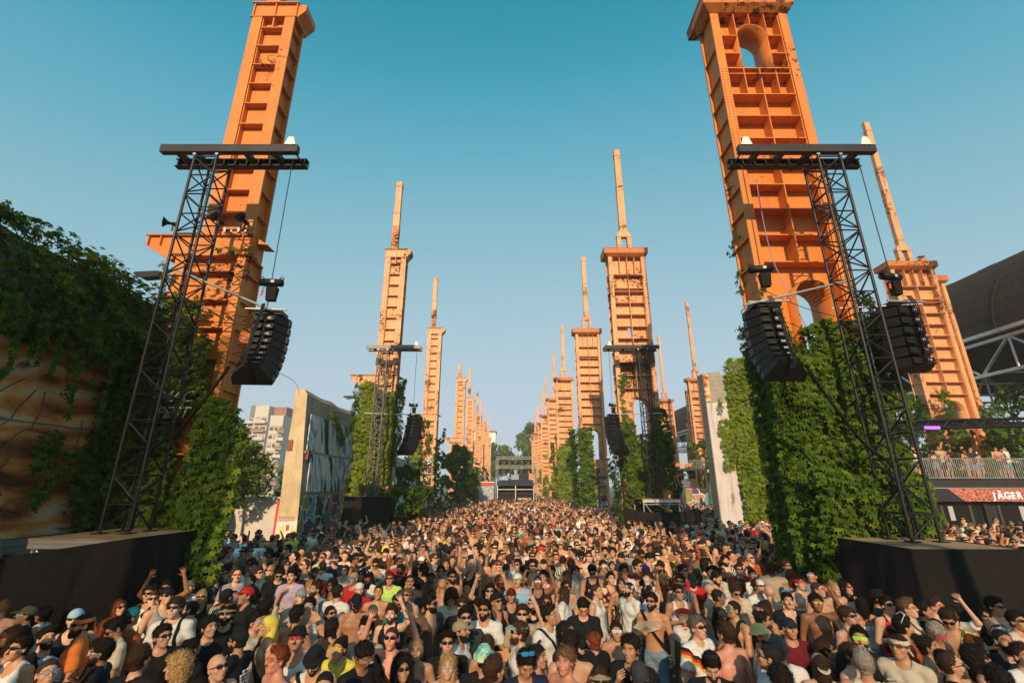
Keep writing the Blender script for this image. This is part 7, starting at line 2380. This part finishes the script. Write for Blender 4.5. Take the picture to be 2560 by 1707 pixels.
for d, lb in zip(rows, lab):
    e = d['ext']
    for k, v in OV.items():
        if k in e.split(','): lb = v
    legs = 'shorts:' + rnd.choice(['black', 'black', 'denim', 'olive', 'grey', 'navy', 'khaki'])
    for t_ in e.split(','):
        if t_.startswith('legs='): legs = t_[5:]
    o = person(d['x'], d['y'], d['yaw'], d['f'], d['pose'], d['skin'], d['hair'], d['top'], lb, d['gl'], d['beard'], d['strap'], legs, d['sc'], d.get('z', 0.0), 'shoes' in e or 'legs=' in e,
               "people on the terrace" if e == 'terrace' else "festival crowd near the stage")
    for t_ in e.split(','):
        if t_ == 'fan':
            loc, fw, pn = hand_world(o, d['f'], d['pose'], 0); c, l = next(FANC); fan(loc, fw, pn, c, l)
        elif t_ == 'cup':
            loc, fw, pn = hand_world(o, d['f'], d['pose'], 0 if 'fan' not in e else 1); l, w_ = next(CUPC)
            cup(loc + Vector((0, 0, .03)), l, w_)
        elif t_ in ('phone', 'phone2'):
            loc, fw, pn = hand_world(o, d['f'], d['pose'], 0); phone(loc + Vector((.05 if t_ == 'phone' else 0, -.02, .04)), "black phone held up by person in grey cap" if t_ == 'phone' else "black phone in raised hand near crowd centre")
        elif t_ == 'MIAMI':
            shirt_text(o, "MIAMI", .085, 1.235, M_PWHT); shirt_text(o, "2", .11, 1.12, M_PWHT, y=-.135)
        elif t_ == 'BRASIL': shirt_text(o, "BRASIL", .062, 1.20, plain("green_print", (.03, .2, .06), .7), y=-.160)
        elif t_ == 'VALENCIA': shirt_text(o, "VALENCIA", .06, 1.22, M_PWHT)
        elif t_ == 'MAROON': shirt_text(o, "IS", .075, 1.22, M_PWHT)
        elif t_ == 'PACHA':
            shirt_text(o, "PACHA", .065, 1.27, plain("grey_print", (.25, .22, .22), .7)); shirt_text(o, "IBIZA", .03, 1.08, plain("grey_print2", (.25, .22, .22), .7), y=-.135)
            mb = MB()
            for s in (-1, 1): mb.sphere((s * .034, -.128, 1.15), (.034, .012, .034))
            mb.build("cherry_print", M_RED, o); mb = MB()
            for s in (-1, 1): mb.sphere((s * .030, -.132, 1.225), (.034, .012, .014))
            mb.build("leaf_print", plain("leaf_print", (.08, .3, .06), .7), o)
        elif t_ == 'BACKPRINT': shirt_text(o, "KE - LI\nMA NO RA\nTE - DE LA\nSO MI KA\nRE LA - TI\nNA MO SE", .036, 1.33, M_PWHT, True)
        elif t_ == 'TEALPRINT':
            mb = MB(); mb.sphere((0, -.125, 1.16), (.075, .016, .06)); mb.build("shirt_print", plain("teal_print", (.02, .25, .27), .7), o)
        elif t_ == 'REDPRINT':
            mb = MB(); mb.sphere((0, .115, 1.25), (.085, .022, .075)); mb.build("shirt_print", plain("red_print", (.5, .03, .03), .7), o)

# ------------------------------------------------------------------ the far crowd, nobody could count it: one object
TSC = bpy.data.scenes.new("templates")
def thin_out(v, q, n):
    """collapse a template to about n triangles"""
    me = np_mesh("template", v, q.ravel(), np.full(len(q), q.shape[1]))
    o = bpy.data.objects.new("template", me); TSC.collection.objects.link(o)
    if len(q) * 2 > n:
        md = o.modifiers.new("thin", 'DECIMATE'); md.ratio = n / (len(q) * 2)
        md.use_collapse_triangulate = True
    else:
        o.modifiers.new("tri", 'TRIANGULATE')
    with bpy.context.temp_override(scene=TSC, view_layer=TSC.view_layers[0]):
        dg = bpy.context.evaluated_depsgraph_get()
    ev = o.evaluated_get(dg); m2 = ev.to_mesh()
    co = np.zeros(len(m2.vertices) * 3, np.float32); m2.vertices.foreach_get("co", co)
    m2.calc_loop_triangles()
    tr = np.zeros(len(m2.loop_triangles) * 3, np.int32); m2.loop_triangles.foreach_get("vertices", tr)
    ev.to_mesh_clear(); bpy.data.objects.remove(o); bpy.data.meshes.remove(me)
    return co.reshape(-1, 3).astype(float), tr.reshape(-1, 3)
def lod(level, f, pose, top, hair):
    b, h, c, hr, z0 = ((.044, .021, .046, .027, 1.0), (.075, .034, .075, .042, 1.1))[level]
    ax = (axis_pts((-.42, -.11, b), (-.11, .11, h), (.11, .42, b)), axis_pts((-.40, -.14, b), (-.14, .14, h), (.14, .2, b)), axis_pts((z0, 1.46, b), (1.46, 1.78, h), (1.78, 2.02, b)))
    P = grid_of(*ax); d = body_sdf(P, f, pose) - (.004, .012)[level]
    V, Q, I = [], [], []
    tgt = ((400, 190, 120, 9), (150, 60, 44, 9))[level]
    def add(vq, part):
        n = sum(len(a) for a in V)
        v_, t_ = thin_out(vq[0], vq[1], tgt[part])
        V.append(v_); Q.append(t_ + n); I.append(np.full(len(v_), part))
    add(surface_nets(d, *ax), 0)
    if top:
        ax = (axis_pts((-.40, .40, c)), axis_pts((-.32, .2, c)), axis_pts((z0 - .1, 1.55, c)))
        P = grid_of(*ax); add(surface_nets(cloth_sdf(P, f, pose, top) - (.006, .02)[level], *ax), 1)
    H = head_matrix(f, pose); Hm = np.array(H)
    if hair:
        z1 = -.37 if hair in ('long', 'wavy') else -.11
        ax = (axis_pts((-.16, .16, hr)), axis_pts((-.18, .2, hr)), axis_pts((z1, .19, hr)))
        if hair in ('cap', 'bucket'): dd = hat_sdf(grid_of(*ax), hair) - .008
        else: dd = hair_sdf(grid_of(*ax), hair) - (.004, .010)[level]
        v, q = surface_nets(dd, *ax)
        if len(q): add((v @ Hm[:3, :3].T + Hm[:3, 3], q), 2)
    v = np.array([(-.068, -.113, -.012), (.068, -.113, -.012), (.068, -.113, .030), (-.068, -.113, .030), (-.078, -.03, -.005), (.078, -.03, -.005), (.078, -.03, .022), (-.078, -.03, .022)])
    add((v @ Hm[:3, :3].T + Hm[:3, 3], np.array([[0, 1, 2, 3], [4, 0, 3, 7], [1, 5, 6, 2]])), 3)
    return np.concatenate(V), np.concatenate(Q), np.concatenate(I)
LODV = [(0, 'down', 'tee', 'short'), (0, 'down2', 'tee', 'quiff'), (0, 'down', None, 'short'), (0, 'drink', 'tank', 'buzz'), (0, 'both', 'tee', 'short'), (0, 'one', None, 'short'), (0, 'down2', None, 'cap'), (0, 'down', 'tee', 'cap'),
        (0, 'down', 'tee', 'bucket'), (1, 'down', 'top', 'long'), (1, 'down', 'tank', 'wavy'), (1, 'drink', 'bra', 'long'), (0, 'look', 'tee', 'short'), (0, 'chin', 'tank', 'short'), (1, 'one', 'top', 'long'), (0, 'drink', 'tee', 'fringe')]
LODC = {}
W8 = [9, 8, 8, 6, .9, .8, 1.6, 2, .8, 4, 3, 3, 4, 3, .6, 5]
SKL = list(SK.values()); SKW = [2, 5, 6, 3, 1, 1]
CTOP = [C_[k] for k in ('black', 'black', 'black', 'black', 'white', 'white', 'white', 'cream', 'grey', 'navy', 'beige', 'charcoal', 'black', 'black', 'white', 'cream', 'grey', 'beige', 'charcoal', 'navy', 'brown', 'maroon', 'olive', 'red', 'teal', 'pink', 'lilac', 'sky', 'yellow', 'rust')]
CHAT = [C_[k] for k in ('black', 'black', 'black', 'white', 'white', 'cream', 'khaki', 'charcoal', 'navy', 'red', 'beige')]
VV, QQ, CC, base = [], [], [], 0
for (x, y) in stuff_pts:
    lv = 0 if y < 24 else 1
    var = qr.choices(LODV, W8)[0]
    if (lv, var) not in LODC: LODC[(lv, var)] = lod(lv, *var)
    v, q, part = LODC[(lv, var)]
    yaw = R(qr.gauss(0, 35) if qr.random() < .62 else qr.uniform(-180, 180)); s = qr.gauss(.89 if var[0] else .94, .032)
    ca, sa = math.cos(yaw) * s, math.sin(yaw) * s
    w_ = np.stack([v[:, 0] * ca - v[:, 1] * sa + x, v[:, 0] * sa + v[:, 1] * ca + y, v[:, 2] * s], 1)
    sk = qr.choices(SKL, SKW)[0]
    hc_ = qr.choice(CHAT) if var[3] in ('cap', 'bucket') else HC[qr.choice('kkkkkkbbblyr')]
    gc = (.012, .012, .014) if qr.random() < .7 else sk
    pal = np.array([sk, qr.choice(CTOP), hc_, gc])
    VV.append(w_); QQ.append(q + base); CC.append(pal[part] * qr.uniform(.85, 1.15)); base += len(v)
m_cr, nt, bs = new_mat("far_crowd")
at = nd(nt, "VertexColor", layer_name="col")
nt.links.new(at.outputs[0], bs.inputs["Base Color"]); bs.inputs["Roughness"].default_value = .75; bs.inputs["Specular IOR Level"].default_value = .25
Q = np.concatenate(QQ)
me = np_mesh("crowd", np.concatenate(VV), Q.ravel(), np.full(len(Q), 3), m_cr, True)
at = me.color_attributes.new("col", 'FLOAT_COLOR', 'POINT')
cc4 = np.ones((len(me.vertices), 4), np.float32); cc4[:, :3] = np.concatenate(CC)
at.data.foreach_set("color", cc4.ravel())
bpy.data.scenes.remove(TSC)
tag(link("crowd", me), "dense far crowd filling the avenue between the pillars", "crowd", None, "stuff")
print("PEOPLE", len(PEOPLE), "far", len(stuff_pts), "crowd quads", len(Q), "labels uniq", len(set(lab)), max(words(l) for l in lab))
